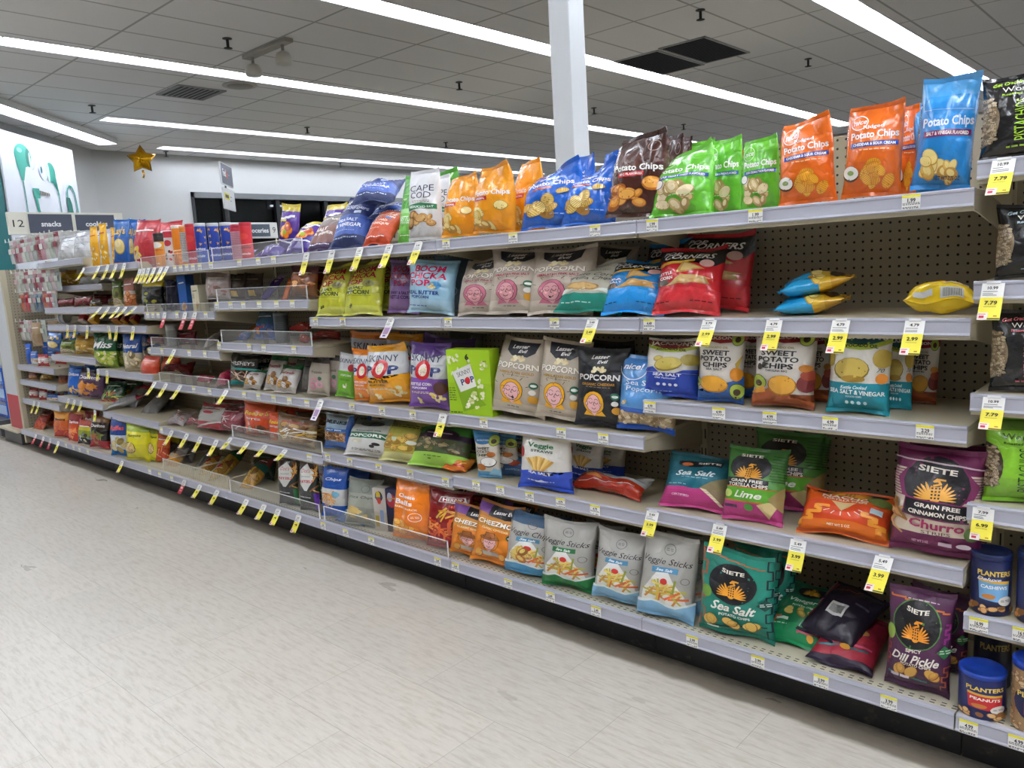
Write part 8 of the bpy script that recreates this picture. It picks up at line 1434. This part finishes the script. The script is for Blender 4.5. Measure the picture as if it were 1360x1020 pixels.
# ------------------------------------------------------------------ price labels and sale tags
def text_on(mb, s, st, x, z, w, h, y, col):
    co, fs, asp = TX[(s, st)]
    if not h: h = w/asp
    mb.add([(x+(a-.5)*w, y, z+(c-.5)*h) for a, c in co], fs, col)
LW, LH = .041, .0345
def price_label(x, z, y, price, label, strip='E9DE3A', two=False):
    o = MB(); o.box(-LW/2, 0, 0, LW/2, .0008, LH, 'EFEEEA')
    t = tag(o.build('price_label', M['card'], None, loc=(x, y, z)), label, 'price label', 'price labels on the shelf rails'); t.rotation_euler.x = rad(-3)
    p = MB(); p.quad((-LW/2, -.0003, LH*.82), (LW/2, -.0003, LH*.82), (LW/2, -.0003, LH), (-LW/2, -.0003, LH), strip)
    if price: text_on(p, price, 'b', .001, LH*.61, LW*.44, LH*.28, -.0005, '1A1A1C')
    r = random.Random(int(abs(x)*1000))
    for i, zz in enumerate((.4, .31, .12, .05)):
        xx = -LW*.45
        while xx < LW*.4: w = r.uniform(.002, .006); p.quad((xx, -.0004, LH*zz), (xx+w, -.0004, LH*zz), (xx+w, -.0004, LH*(zz+.05)), (xx, -.0004, LH*(zz+.05)), '55555A'); xx += w+.0015+(.008 if i > 1 and r.random() < .3 else 0)
    p.build('print', M['card'], t)
def sale_tag(x, z, y, price, sale, lean, twist, label, colr='F0E24A', h=.098, w=.045):
    """card hung from the rail: white price part above, coloured sale part below"""
    t = empty('hanging_sale_tag', (x, y, z)); tag(t, label, 'sale tag', 'sale tags hanging from the shelf rails'); t.rotation_euler = (rad(-lean), rad(twist), rad(twist*.4))
    n = 8; zs = [-h*.38*i/4 for i in range(5)]; zl = [-h*.38-h*.62*i/5 for i in range(6)]
    bend = lambda zz: -.010*(zz/h)**2
    def strip(zz, col, nm, y_off=0.):
        m_ = MB(); k = len(zz)
        vs = [(sx*w/2, bend(a)+y_off, a) for a in zz for sx in (-1, 1)]+[(sx*w/2, bend(a)+.0008+y_off, a) for a in zz for sx in (-1, 1)]
        fs = []
        for i in range(k-1): a = i*2; fs += [(a, a+2, a+3, a+1), (2*k+a+1, 2*k+a+3, 2*k+a+2, 2*k+a), (a, 2*k+a, 2*k+a+2, a+2), (a+1, a+3, 2*k+a+3, 2*k+a+1)]
        fs += [(0, 1, 2*k+1, 2*k), (2*k-2, 4*k-2, 4*k-1, 2*k-1)]
        m_.add(vs, fs, col); return m_.build(nm, M['card'], t)
    strip(zs, 'F1F0EC', 'price_part'); strip(zl, colr, 'sale_part')
    p = MB(); L_ = lambda zz: bend(zz)-.0007
    def q(x0, z1, x1, z0, col, d=0.): p.quad((x0, L_(z0)-d, z0), (x1, L_(z0)-d, z0), (x1, L_(z1)-d, z1), (x0, L_(z1)-d, z1), col)
    def txt(s, xx, zz, ww, hh, col):
        co, fs, asp = TX[(s, 'b')]; p.add([(xx+(a-.5)*ww, L_(zz+(c-.5)*hh)-.0003, zz+(c-.5)*hh) for a, c in co], fs, col)
    if price: txt(price, 0, -h*.13, w*.46, h*.085, '1A1A1C')
    r = random.Random(int(abs(x)*997))
    for zz in (-.23, -.29, -.33): q(-w*.42, h*zz+.0014, w*r.uniform(.0, .4), h*zz, '66666A')
    if colr == 'F0E24A':
        if sale: txt(sale, 0, -h*.53, w*.56, h*.11, '2A2A14')
        q(-w*.3, -h*.63, w*.25, -h*.64, '8A8430'); q(-w/2, -h*.8, -w*.04, -h*.999, 'F2E6E2'); q(-w*.45, -h*.83, -w*.14, -h*.85, 'C8324A', .0003); q(-w*.42, -h*.88, -w*.2, -h*.95, 'C8324A', .0003); q(-w*.05, -h*.95, w*.5, -h*.985, '4A4636', .0003); q(w*.2, -h*.88, w*.36, -h*.91, 'A86A1E', .0003)
    elif colr == 'C22A3A':
        q(-w*.3, -h*.46, w*.3, -h*.62, 'E9C9C6'); q(-w*.3, -h*.7, w*.3, -h*.8, 'D9868A')
    else: q(-w*.36, -h*.46, w*.36, -h*.8, 'A884A8'); q(-w*.2, -h*.84, w*.2, -h*.93, '6A4A6A')
    p.build('print', M['card'], t)
    c = MB(); c.box(-w*.3, -.003, -.002, w*.3, .002, .004, 'DADADA'); c.build('clip', M['plastic'], t)
SC = {'y': 'F0E24A', 'r': 'C22A3A', 'p': 'E6DCE6'}
for kind, x, z, y, hgt, pr, sl, lean, tw, lab in TAGS:
    if kind == 's': price_label(x, z, y, pr, lab)
    else: sale_tag(x, z, y, pr, sl, lean, tw, lab, SC[kind], hgt)

# ------------------------------------------------------------------ hanging pouches on peg hooks at the far end
PC = [('9EA6A0', 'pale grey green'), ('B9A8A8', 'pale pink grey'), ('A8B0A4', 'sage'), ('C2BEB6', 'off-white'), ('B47A88', 'rose'), ('8E2A3A', 'wine red')]
def pouch(x, z, w, h, col, label, cut, yy):
    t = empty('hanging_pouch', (x, yy, z)); tag(t, label, 'hanging pouch', 'pouches hanging on peg hooks'); b_ = MB(); n, k = 8, 10; vs = []
    for f in (-1, 1):
        for j in range(k+1):
            v = j/k; g = math.sin(PI*min(1, v*1.02))**.6*.9
            for i in range(n+1): u = -1+2*i/n; vs.append((u*w/2*(1-.06*g), f*.016*g*(1-u*u)**.6, -h*v-.02))
    fs = []; s = (n+1)*(k+1)
    for j in range(k):
        for i in range(n): a = j*(n+1)+i; fs += [(a, a+n+1, a+n+2, a+1), (s+a+1, s+a+n+2, s+a+n+1, s+a)]
    b_.add(vs, fs, col)
    b_.build('pouch', M['film'], t, True); c_ = MB(); c_.box(-w*.42, -.001, -.03, w*.42, .001, .012, cut); c_.build('header', M['card'], t)
    l_ = MB(); l_.box(-w*.3, -.0185, -h*.62, w*.3, -.0175, -h*.36, cut); l_.build('front_label', M['card'], t)
def hook(x, z, label, y1=2.10):
    t = empty('peg_hook', (x, 2.46, z)); tag(t, label, 'peg hook', 'peg hooks at the far end'); r = MB(); r.tube([(0, 0, 0), (0, y1-2.46, 0), (0, y1-2.468, .008)], .0022, 'C9C9C9', 6); r.build('rod', M['paint'], t)
    f = MB(); f.box(-.01, y1-2.472, -.004, .01, y1-2.47, .024, 'CFCFCA'); f.build('price_flap', M['card'], t)
RW = ('uppermost', 'second', 'third', 'lowest')
for r_, (zz, hh, xs) in enumerate(PEGS):
    for i, x in enumerate(xs):
        col, nm = PC[(i*5+r_*3) % 6] if r_ != 2 else (('B4502E', 'rust orange'), ('B4202E', 'bright red'), ('9A9C9A', 'grey'), ('2E5A72', 'dark teal'), ('2A4A66', 'slate blue'))[i % 5]
        od = 'number %s from the end post' % ('one', 'two', 'three', 'four', 'five', 'six', 'seven', 'eight', 'nine', 'ten', 'eleven', 'twelve')[i]
        pouch(x, zz, .125, hh, col, '%s pouch in the %s hook row, %s' % (nm, RW[r_], od), ('D9D6D0', 'C4A2A8', 'B9C2B4', '8A2A38')[(i+r_) % 4], 2.13)
        hook(x, zz+.002, 'steel peg hook in the %s hook row, %s' % (RW[r_], od))
# ------------------------------------------------------------------ the room
CZ = 3.6075
STRIPS = [(5.51, -2.4, 16), (2.72, -2.4, 16), (-.07, -2.4, 16), (-2.88, -2.4, 16), (-5.6, -2.4, 16), (-8.37, -2.4, 16), (-11.4, 4.5, 16), (-13.3, 6.1, 16)]
q = MB(); q.quad((-15.5, -7, 0), (8, -7, 0), (8, 17, 0), (-15.5, 17, 0), 'C6C0B3'); tag(q.build('floor', M['floor']), kind='structure')
q = MB(); cuts = sorted((x-.14, x+.14, y0, y1) for x, y0, y1 in STRIPS); xp = -15.5
for a, b_, y0, y1 in cuts:
    q.quad((xp, -7, CZ), (xp, 17, CZ), (a, 17, CZ), (a, -7, CZ), 'B4B2B0')
    if y0 > -7: q.quad((a, -7, CZ), (a, y0, CZ), (b_, y0, CZ), (b_, -7, CZ), 'B4B2B0')
    q.quad((a, y1, CZ), (a, 17, CZ), (b_, 17, CZ), (b_, y1, CZ), 'B4B2B0'); xp = b_
q.quad((xp, -7, CZ), (xp, 17, CZ), (8, 17, CZ), (8, -7, CZ), 'B4B2B0'); tag(q.build('ceiling', M['ceil']), kind='structure')
WX = -13.95; WC = 'B8B8B7'
def wall(name, parts):
    w = MB()
    for p in parts: w.quad(*p, WC)
    return tag(w.build(name, M['wall']), kind='structure')
Y0, Y1, Z0, Z1 = 6.86, 13.4, .9, 2.97
wall('wall_far', [((WX, 5.25, 0), (WX, Y0, 0), (WX, Y0, CZ), (WX, 5.25, CZ)), ((WX, Y0, Z1), (WX, Y1, Z1), (WX, Y1, CZ), (WX, Y0, CZ)), ((WX, Y0, 0), (WX, Y1, 0), (WX, Y1, Z0), (WX, Y0, Z0)), ((WX, Y1, 0), (WX, 17, 0), (WX, 17, CZ), (WX, Y1, CZ))])
wall('wall_angled', [((WX+6.2, -.95, 0), (WX, 5.25, 0), (WX, 5.25, CZ), (WX+6.2, -.95, CZ))])
wall('wall_left', [((WX+6.2, -7, 0), (WX+6.2, -.95, 0), (WX+6.2, -.95, CZ), (WX+6.2, -7, CZ))])
wall('wall_back', [((-15.5, 17, 0), (8, 17, 0), (8, 17, CZ), (-15.5, 17, CZ))])
wall('wall_right', [((8, 17, 0), (8, -7, 0), (8, -7, CZ), (8, 17, CZ))])
wall('wall_front', [((8, -7, 0), (-15.5, -7, 0), (-15.5, -7, CZ), (8, -7, CZ))])
FR = '2A2B2E'
w = tag(empty('window_1', (WX, (Y0+Y1)/2, Z0)), kind='structure'); w0 = (Y0+Y1)/2
q = MB(); q.box(-.12, Y0-w0, Z1-Z0-.1, .03, Y1-w0, Z1-Z0, '6E7072'); q.box(-.12, Y0-w0, 0, .03, Y1-w0, .06, FR); q.box(-.12, Y0-w0, 0, .03, Y0-w0+.05, Z1-Z0, FR); q.box(-.12, Y1-w0-.05, 0, .03, Y1-w0, Z1-Z0, FR)
for yy in (7.53, 8.62, 9.75, 10.9, 12.1): q.box(-.1, yy-w0-.045, 0, 0, yy-w0+.045, Z1-Z0, '141518')
q.build('window_frame', M['paint'], w)
q = MB(); q.box(-.09, Y0-w0, 0, -.085, Y1-w0, Z1-Z0, '101114'); q.build('window_pane', M['pane'], w)
q = MB(); q.quad((WX-8, -4, -.02), (WX-8, 26, -.02), (WX-.15, 26, -.02), (WX-.15, -4, -.02), '1E1F22'); tag(q.build('pavement_outside', M['wall']), kind='structure')
q = MB(); q.quad((WX-8, -4, 0), (WX-8, 26, 0), (WX-8, 26, 5), (WX-8, -4, 5), '0C0D10'); tag(q.build('wall_outside', M['wall']), kind='structure')
M['flood'] = emit('outdoor_floodlight', (1, .97, .9), 12)
t = empty('parking_floodlight', (-20.5, 12.6, 3.42)); tag(t, 'cluster of four white outdoor lamps seen through the dark window', 'outdoor light')
q = MB(); q.tube([(-.1, 0, -3.42), (-.1, 0, .5)], .05, '3A3A3C', 8); q.box(-.12, -.25, -.08, -.06, .25, .3, '3A3A3C'); q.build('mast', M['paint'], t)
for a in (-.13, .13):
    for c_ in (0, .22): q = MB(); q.lathe([(.001, -.03), (.05, -.02), (.06, .0), (.05, .02), (.001, .03)], 'FFFFFF', 12, 0, (0, a, c_)); q.build('lamp', M['flood'], t, True)

# ceiling lights: recessed troughs with tubes
M['tube'] = emit('fluorescent_tube', (.93, .985, 1.08), 44.)
M['tube_boost'] = emit('boosted_fluorescent_tube', (.94, .985, 1.06), 84.); M['tube_dim'] = emit('dimmed_fluorescent_tube', (.93, .985, 1.06), 30.); M['trough'] = printed('white_reflector', .35)  # unseen right-hand strips are boosted to brighten floor and ceiling
NM = ['far right out of the picture', 'beyond the right picture edge', 'right above the camera side of the aisle', 'running down to the blue chip bag at upper right', 'passing behind the white column', 'running the full width at upper left', 'starting near the round speaker', 'farthest, over the dark window']
for (x, y0, y1), nm in zip(STRIPS, NM):
    t = empty('ceiling_light', (x, (y0+y1)/2, CZ)); tag(t, 'recessed fluorescent light strip %s' % nm, 'ceiling light', 'fluorescent strips in the ceiling'); h = (y1-y0)/2
    q = MB(); P = [(-.152, -.004), (-.14, -.004), (-.10, .085), (.10, .085), (.14, -.004), (.152, -.004)]; vs = [(a, yy, b_) for yy in (-h, h) for a, b_ in P]
    q.add(vs, [(i, i+1, 7+i, 6+i) for i in range(5)]+[(1, 2, 3, 4), (10, 9, 8, 7)], 'CACCCC'); n = int(round((y1-y0)/1.22))
    for i in range(1, n): yy = -h+2*h*i/n; q.add([(-.13, yy-.006, .02), (.13, yy-.006, .02), (.1, yy-.006, .085), (-.1, yy-.006, .085), (-.13, yy+.006, .02), (.13, yy+.006, .02), (.1, yy+.006, .085), (-.1, yy+.006, .085)], [(0, 1, 2, 3), (7, 6, 5, 4), (0, 4, 5, 1)], 'DADCDC')
    q.build('reflector', M['trough'], t)
    for i in range(n):
        a, b_ = -h+2*h*i/n+.03, -h+2*h*(i+1)/n-.03; q = MB(); q.tube([(.02, a, .045), (.02, b_, .045)], .024, 'FFFFFF', 10); q.build('lamp_tube', M['tube_boost' if x > -1 else 'tube'], t, True)
# the diagonal fixture at the left
t = empty('ceiling_light', (-11.1, 3.3, CZ)); tag(t, 'diagonal fluorescent light strip at the far left above the earphone poster', 'ceiling light', 'fluorescent strips in the ceiling'); t.rotation_euler.z = rad(-45.4)
L2 = 2.55
q = MB(); P = [(-.15, -.085), (-.14, -.085), (-.10, -.004), (.10, -.004), (.14, -.085), (.15, -.085)]; vs = [(xx, a, b_) for xx in (-L2, L2+2) for a, b_ in P]
q.add(vs, [(i+1, i, 6+i, 7+i) for i in range(5)]+[(1, 2, 3, 4), (10, 9, 8, 7)], 'F2F3F3')
for s_ in (-1, 1): q.add([(-L2, s_*.15, -.085), (L2+2, s_*.15, -.085), (L2+2, s_*.15, -.001), (-L2, s_*.15, -.001)], [(0, 1, 2, 3)], 'E6E8E8')
q.build('reflector', M['trough'], t)
for i in range(5): a = -L2+i*1.42+.05; q = MB(); q.tube([(a, .02, -.045), (a+1.3, .02, -.045)], .024, 'FFFFFF', 10); q.build('lamp_tube', M['tube_dim'], t, True)  # tubes dimmed so the poster is not washed out

# vents, speaker, spots, sprinklers
def vent(x0, x1, y0, y1, dark, label):
    t = empty('ceiling_vent', ((x0+x1)/2, (y0+y1)/2, CZ)); tag(t, label, 'vent'); a, b_ = (x1-x0)/2, (y1-y0)/2
    q = MB(); q.box(-a, -b_, -.006, a, b_, -.001, '17171A' if dark else '4A4A4A'); q.build('backing', M['wall'], t)
    q = MB()
    for s_ in (-1, 1): q.box(s_*a-.012, -b_-.012, -.014, s_*a+.012, b_+.012, -.001, 'A2A09E'); q.box(-a-.012, s_*b_-.012, -.014, a+.012, s_*b_+.012, -.001, 'A2A09E')
    q.build('frame', M['paint'], t)
    q = MB(); n = 26 if dark else 9
    for i in range(n): yy = -b_+2*b_*(i+.5)/n; q.box(-a, yy-.004, -.012, a, yy+.004, -.006, '26262A' if dark else 'B4B2B0')
    q.build('grille', M['paint'], t)
vent(-5.44, -4.87, 8.0, 9.05, True, 'dark square ceiling grille, the one touching the light strip'); vent(-4.81, -4.26, 7.95, 9.0, True, 'dark square ceiling grille farther from the light strip'); vent(-9.66, -9.08, 4.48, 5.05, False, 'slatted air vent in the ceiling at upper left')
t = empty('ceiling_speaker', (-8.75, 5.06, CZ)); tag(t, 'round beige speaker grille in the ceiling beside the slatted vent', 'speaker'); q = MB(); q.lathe([(.2, -.001), (.2, -.008), (.17, -.014), (.001, -.014)], 'B4AFA2', 30); q.build('rim', M['plastic'], t, True); q = MB(); q.lathe([(.15, -.0135), (.14, -.018), (.001, -.02)], '8E897C', 30); q.build('grille', M['plastic'], t, True)
t = empty('emergency_light', (-7.2, 4.5, CZ)); tag(t, 'beige emergency light bar with two round spot heads on the ceiling', 'emergency light'); q = MB(); q.box(-.4, -.05, -.04, .4, .05, 0, 'A29D92'); q.build('housing', M['plastic'], t, bevel=.006)
for s_ in (-1, 1):
    q = MB(); q.tube([(s_*.28, 0, -.03), (s_*.28, 0, -.1)], .015, '8A867C', 8); q.build('bracket', M['plastic'], t); q = MB(); q.lathe([(.02, .02), (.06, 0), (.085, -.05), (.085, -.085), (.075, -.1), (.001, -.112)], 'BDB9AE', 18, 0, (s_*.28, 0, -.12)); o = q.build('spot_head', M['plastic'], t, True)
SPK = [(-7.16, 4.06, 'nearest the emergency light'), (-10.65, 4.09, 'between the diagonal light and the balloon'), (-13.65, 6.36, 'right beside the star balloon'), (-10.63, 7.21, 'above the brand sign on the pole'), (-10.69, 10.19, 'over the tall yellow chip bags'), (-13.6, 9.94, 'near the wall above the navy heap'), (-7.2, 7.16, 'left of the white column'), (-3.84, 7.1, 'in front of the dark grilles'), (-3.95, 9.97, 'over the orange chip bags'), (-7.25, 10.05, 'right of the white column'), (-7.27, 12.75, 'above the slumped green bag')]
for x, y, nm in SPK:
    t = empty('ceiling_sprinkler', (x, y, CZ)); tag(t, 'small dark ceiling sprinkler %s' % nm, 'sprinkler', 'sprinkler heads on the ceiling'); q = MB(); q.lathe([(.045, 0), (.045, -.006), (.02, -.012)], '4A4A4A', 12); q.build('escutcheon', M['paint'], t, True); q = MB(); q.tube([(0, 0, -.01), (0, 0, -.09)], .014, '2E2E2E', 8); q.lathe([(.001, -.095), (.04, -.092), (.04, -.088), (.001, -.086)], '2E2E2E', 12); q.build('head', M['paint'], t, True)
q = MB(); q.box(-.085, -.085, 0, .085, .085, CZ, 'D2D4D6'); tag(q.build('support_column', M['wall'], None, loc=(-3.37, 4.4, 0), bevel=.006), 'white square column rising behind the blue chip bags to the ceiling', 'column')

# the aisle behind
t = empty('gondola_section', (-7.6, 7.6, 0)); tag(t, 'tan gondola of the next aisle showing above the red canisters', 'shelving')
q = MB(); q.box(-4.9, .0, 0, 4.9, .5, 1.9, TAND); q.build('body', M['paint'], t); q = MB(); q.box(-4.92, -.02, 1.9, 4.92, .52, 1.94, TAN)
for i in range(60): q.box(-4.8+i*.16, -.025, 1.82, -4.78+i*.16, -.018, 1.88, '3A382F')
q.build('top_rail', M['paint'], t)
def board(name, label, cat, loc, rz): t = empty(name, loc, rz); return tag(t, label, cat)
t = board('aisle_sign', 'aisle sign panel ending in a nine behind the red canisters', 'sign', (-12.48, 7.2, 1.94), PI/2)
q = MB(); q.box(-.45, -.02, .1, .44, .02, .37, 'D2D3D0'); q.build('frame', M['plastic'], t, bevel=.004); q = MB(); q.box(-.42, -.024, .13, .29, -.02, .34, '4A5764'); q.box(-.44, -.01, 0, -.42, .01, .1, TAN); q.box(.40, -.01, 0, .42, .01, .1, TAN); q.build('dark_panel', M['plastic'], t)
q = MB(); text_on(q, 'groceries', 'b', .05, .22, .42, 0, -.026, 'E6E8EA'); text_on(q, '9', 'r', .37, .24, .06, .1, -.0215, '2A2C30'); q.build('lettering', M['card'], t)
t = board('aisle_sign', 'white aisle sign with number twelve and two dark panels at far left', 'sign', (-7.74, 2.63, 1.83), PI/2)
q = MB(); q.box(-.475, -.015, 0, .48, .015, .19, 'D9D6C8'); q.build('frame', M['plastic'], t, bevel=.003); q = MB(); q.box(-.315, -.019, .012, .035, -.015, .175, '4A4F60'); q.box(.065, -.019, .012, .40, -.015, .172, '4A4F60'); q.build('dark_panel', M['plastic'], t)
q = MB(); text_on(q, '12', 'r', -.395, .095, .085, .06, -.0155, '1E1E1E'); text_on(q, 'snacks', 'b', -.14, .09, .16, 0, -.02, 'E9EAEC'); text_on(q, 'cookies', 'b', .24, .09, .19, 0, -.02, 'E9EAEC'); q.build('lettering', M['card'], t)
q = MB()
for i in range(5): q.tube([(-7.72, 2.2+i*.06, 1.80), (-6.6, 2.2+i*.06, 1.78)], .006, 'C9C9C6', 6)
tag(q.build('display_rods', M['paint']), 'row of pale metal rods reaching out below the twelve sign', 'rods')
# double sign on a pole
t = board('pole_sign', 'two stacked tilted sign panels on a slim dark pole before the window', 'sign', (-9.5, 5.17, 0), math.atan2(.6616, -.7499))
def spanel(z0, z1, c1, c2, nm):
    q = MB(); q.box(-.29, -.01, z0, .29, .01, z1, c1); o = q.build(nm, M['plastic'], t, bevel=.002); q = MB(); q.box(-.28, -.012, z0+.012, .28, -.01, z1-.012, c2); q.build('face', M['plastic'], o); return o
a = spanel(2.53, 2.80, 'D9DADC', '3A3854', 'upper_panel'); q = MB(); text_on(q, 'Fed', 'b', -.15, 2.68, .15, .09, -.0125, 'F0F0F2'); text_on(q, 'Ex', 'b', -.02, 2.675, .1, .085, -.0125, 'E0592A'); q.box(.035, -.0127, 2.665, .12, -.0122, 2.68, '9A98B0'); q.box(.035, -.0127, 2.63, .1, -.0122, 2.642, '6E6C88'); q.build('lettering', M['card'], a)
a = spanel(2.23, 2.49, 'D9DADC', 'D2D3D6', 'lower_panel'); q = MB(); q.box(-.25, -.0127, 2.35, .0, -.0122, 2.43, 'D9CE2E'); q.box(-.21, -.0131, 2.37, -.04, -.0128, 2.41, '2A2A2A'); q.box(.02, -.0127, 2.39, .12, -.0122, 2.402, '8A8A8E'); q.box(.02, -.0127, 2.34, .09, -.0122, 2.352, '8A8A8E'); q.build('lettering', M['card'], a)
q = MB(); q.tube([(-.02, .02, 0), (-.02, .02, 2.8)], .012, '2A2A2C', 8); q.tube([(-.09, .012, 2.45), (-.09, .012, 2.6)], .002, 'B0B0B0', 5); q.tube([(.09, .012, 2.45), (.09, .012, 2.6)], .002, 'B0B0B0', 5); q.build('pole', M['paint'], t)

# star balloon
q = MB(); n = 10; f = []; vs = []; R1, R2_ = .235, .135
o3 = [(math.sin(2*PI*i/n)*(R1 if i % 2 == 0 else R2_), math.cos(2*PI*i/n)*(R1 if i % 2 == 0 else R2_)) for i in range(n)]
for s_, rr_ in ((0, 1.), (-1, .8), (1, .8), (-1, .45), (1, .45), (-1, .04), (1, .04)):
    d_ = {1.: 0, .8: .05, .45: .085, .04: .1}[rr_]; vs += [(x*rr_, s_*d_, y*rr_) for x, y in o3]
for a, b_, fl in ((0, 1, 0), (1, 3, 0), (3, 5, 0), (0, 2, 1), (2, 4, 1), (4, 6, 1)):
    for i in range(n): w_ = [a*n+i, a*n+(i+1) % n, b_*n+(i+1) % n, b_*n+i]; f.append(w_ if fl else w_[::-1])
f += [list(range(5*n, 6*n)), list(range(7*n-1, 6*n-1, -1))]
m, nt, b = new_mat('gold_foil'); b.inputs['Base Color'].default_value = (*lin('D9A016'), 1); b.inputs['Metallic'].default_value = .85; b.inputs['Roughness'].default_value = .25
q.add(vs, f, 'D9A016'); o = q.build('star_balloon', m, None, True, loc=(-13.1, 5.69, 3.36)); tag(o, 'gold foil star balloon floating against the ceiling by the far wall', 'balloon'); o.rotation_euler.z = PI/2-.6
q = MB(); q.tube([(0, 0, -.17), (.01, 0, -.24), (-.01, .0, -.29)], [.02, .012, .016], 'C9921A', 8); q.build('tail', m, o, True)

# earphone poster: u runs along the wall, w is height
t = empty('wall_poster', (-12.9, 4.57, 0)); t.rotation_euler.z = -PI/4; tag(t, 'large white poster with teal earphones high on the angled wall', 'poster')
q = MB(); q.box(0, .0, 1.3, 1.87, .02, 3.405, 'DADDE6'); q.build('board', M['card'], t)
TE, TE2 = '2E9A8A', '1F7468'
q = MB(); y = [.0205]
def pl(pts, c, s_=0.0008): y[0] += s_; q.add([(a, y[0], b_) for a, b_ in pts], [tuple(range(len(pts)))], c)
def pe(cx, cz, rx, rz, c, n=24, rot=0.): pl([(cx+rx*math.cos(i*2*PI/n)*math.cos(rot)-rz*math.sin(i*2*PI/n)*math.sin(rot), cz+rx*math.cos(i*2*PI/n)*math.sin(rot)+rz*math.sin(i*2*PI/n)*math.cos(rot)) for i in range(n)], c)
def pk(pts, w, c):
    for (a, b_), (c_, d_) in zip(pts[:-1], pts[1:]):
        l = math.hypot(c_-a, d_-b_); nx, nz_ = -(d_-b_)/l*w/2, (c_-a)/l*w/2; pl([(a+nx, b_+nz_), (c_+nx, d_+nz_), (c_-nx, d_-nz_), (a-nx, b_-nz_)], c, .0002)
pe(1.165, 3.12, .085, .15, 'C2CADC'); pe(1.2, 3.12, .075, .14, 'D2D8E8'); pe(1.37, 3.14, .2, .15, TE); pe(1.25, 3.12, .06, .12, TE2); pe(1.215, 3.1, .02, .1, 'BFE4DC'); pl([(1.57, 3.16), (1.55, 3.0), (1.48, 2.81), (1.42, 2.81), (1.33, 3.02), (1.3, 3.1)], TE); pe(1.44, 3.2, .06, .03, '7CCFC2'); pk([(1.45, 2.82), (1.44, 2.39), (1.43, 1.9)], .022, TE)
pe(.72, 2.99, .12, .14, TE); pl([(.62, 3.0), (.6, 2.69), (.56, 2.69), (.6, 2.9), (.72, 2.88)], TE); pe(.79, 2.98, .03, .13, 'C2E0DA'); pe(.92, 3.0, .11, .135, 'C6D2EE'); pe(.93, 3.0, .07, .1, 'D6DEF4'); pe(.97, 3.0, .025, .05, '2E6A78'); pk([(.58, 2.7), (.58, 2.43), (.56, 2.0)], .02, TE)
pl([(1.267, 2.727), (1.10, 2.736), (1.098, 2.605), (1.241, 2.593)], TE); pl([(1.1, 2.71), (.84, 2.69), (.84, 2.655), (1.1, 2.66)], '6A665E'); pk([(1.2, 2.6), (1.17, 2.4), (1.15, 2.0)], .06, TE)
for i in range(4): pk([(1.06-i*.06, 2.66), (1.06-i*.06, 2.705)], .012, 'A49E92')
pl([(.40, 2.68), (.30, 2.68), (.26, 2.6), (.2, 2.2), (.36, 2.2)], TE2); pk([(.36, 2.68), (.34, 2.79), (.28, 2.85), (.2, 2.84), (.14, 2.75), (.1, 2.5), (.08, 2.1)], .032, TE)
q.build('printed_earphones', M['card'], t)
q = MB(); q.box(1.9, -.02, 1.5, 2.6, .0, 3.2, '0E6A6E'); tag(q.build('teal_wall_panel', M['card'], None, loc=(-12.9, 4.57, 0)), 'dark teal panel cut by the left edge next to the poster', 'panel').rotation_euler.z = -PI/4

# ------------------------------------------------------------------ air, camera, view
w = bpy.data.worlds.new('World'); scene.world = w; w.use_nodes = True; w.node_tree.nodes['Background'].inputs[0].default_value = (.01, .011, .014, 1); w.node_tree.nodes['Background'].inputs[1].default_value = 1
cam = bpy.data.cameras.new('camera'); co = bpy.data.objects.new('camera', cam); COL.objects.link(co); scene.camera = co
cam.sensor_fit = 'HORIZONTAL'; cam.sensor_width = 36.; cam.lens = 36.*1035.06/1360.; cam.clip_start = .05; cam.clip_end = 100
Rm = Matrix(CAMR); co.matrix_world = Matrix.Translation((0, 0, 1.32)) @ Rm.to_4x4()
scene.cycles.use_denoising = True; scene.cycles.max_bounces = 14; scene.cycles.transparent_max_bounces = 16; scene.cycles.diffuse_bounces = 12
scene.cycles.sample_clamp_indirect = 20
vs_ = scene.view_settings; scene.display_settings.display_device = 'sRGB'; vs_.view_transform = 'Standard'; vs_.look = 'None'; vs_.exposure = EXPO; vs_.gamma = 1.; vs_.use_curve_mapping = False
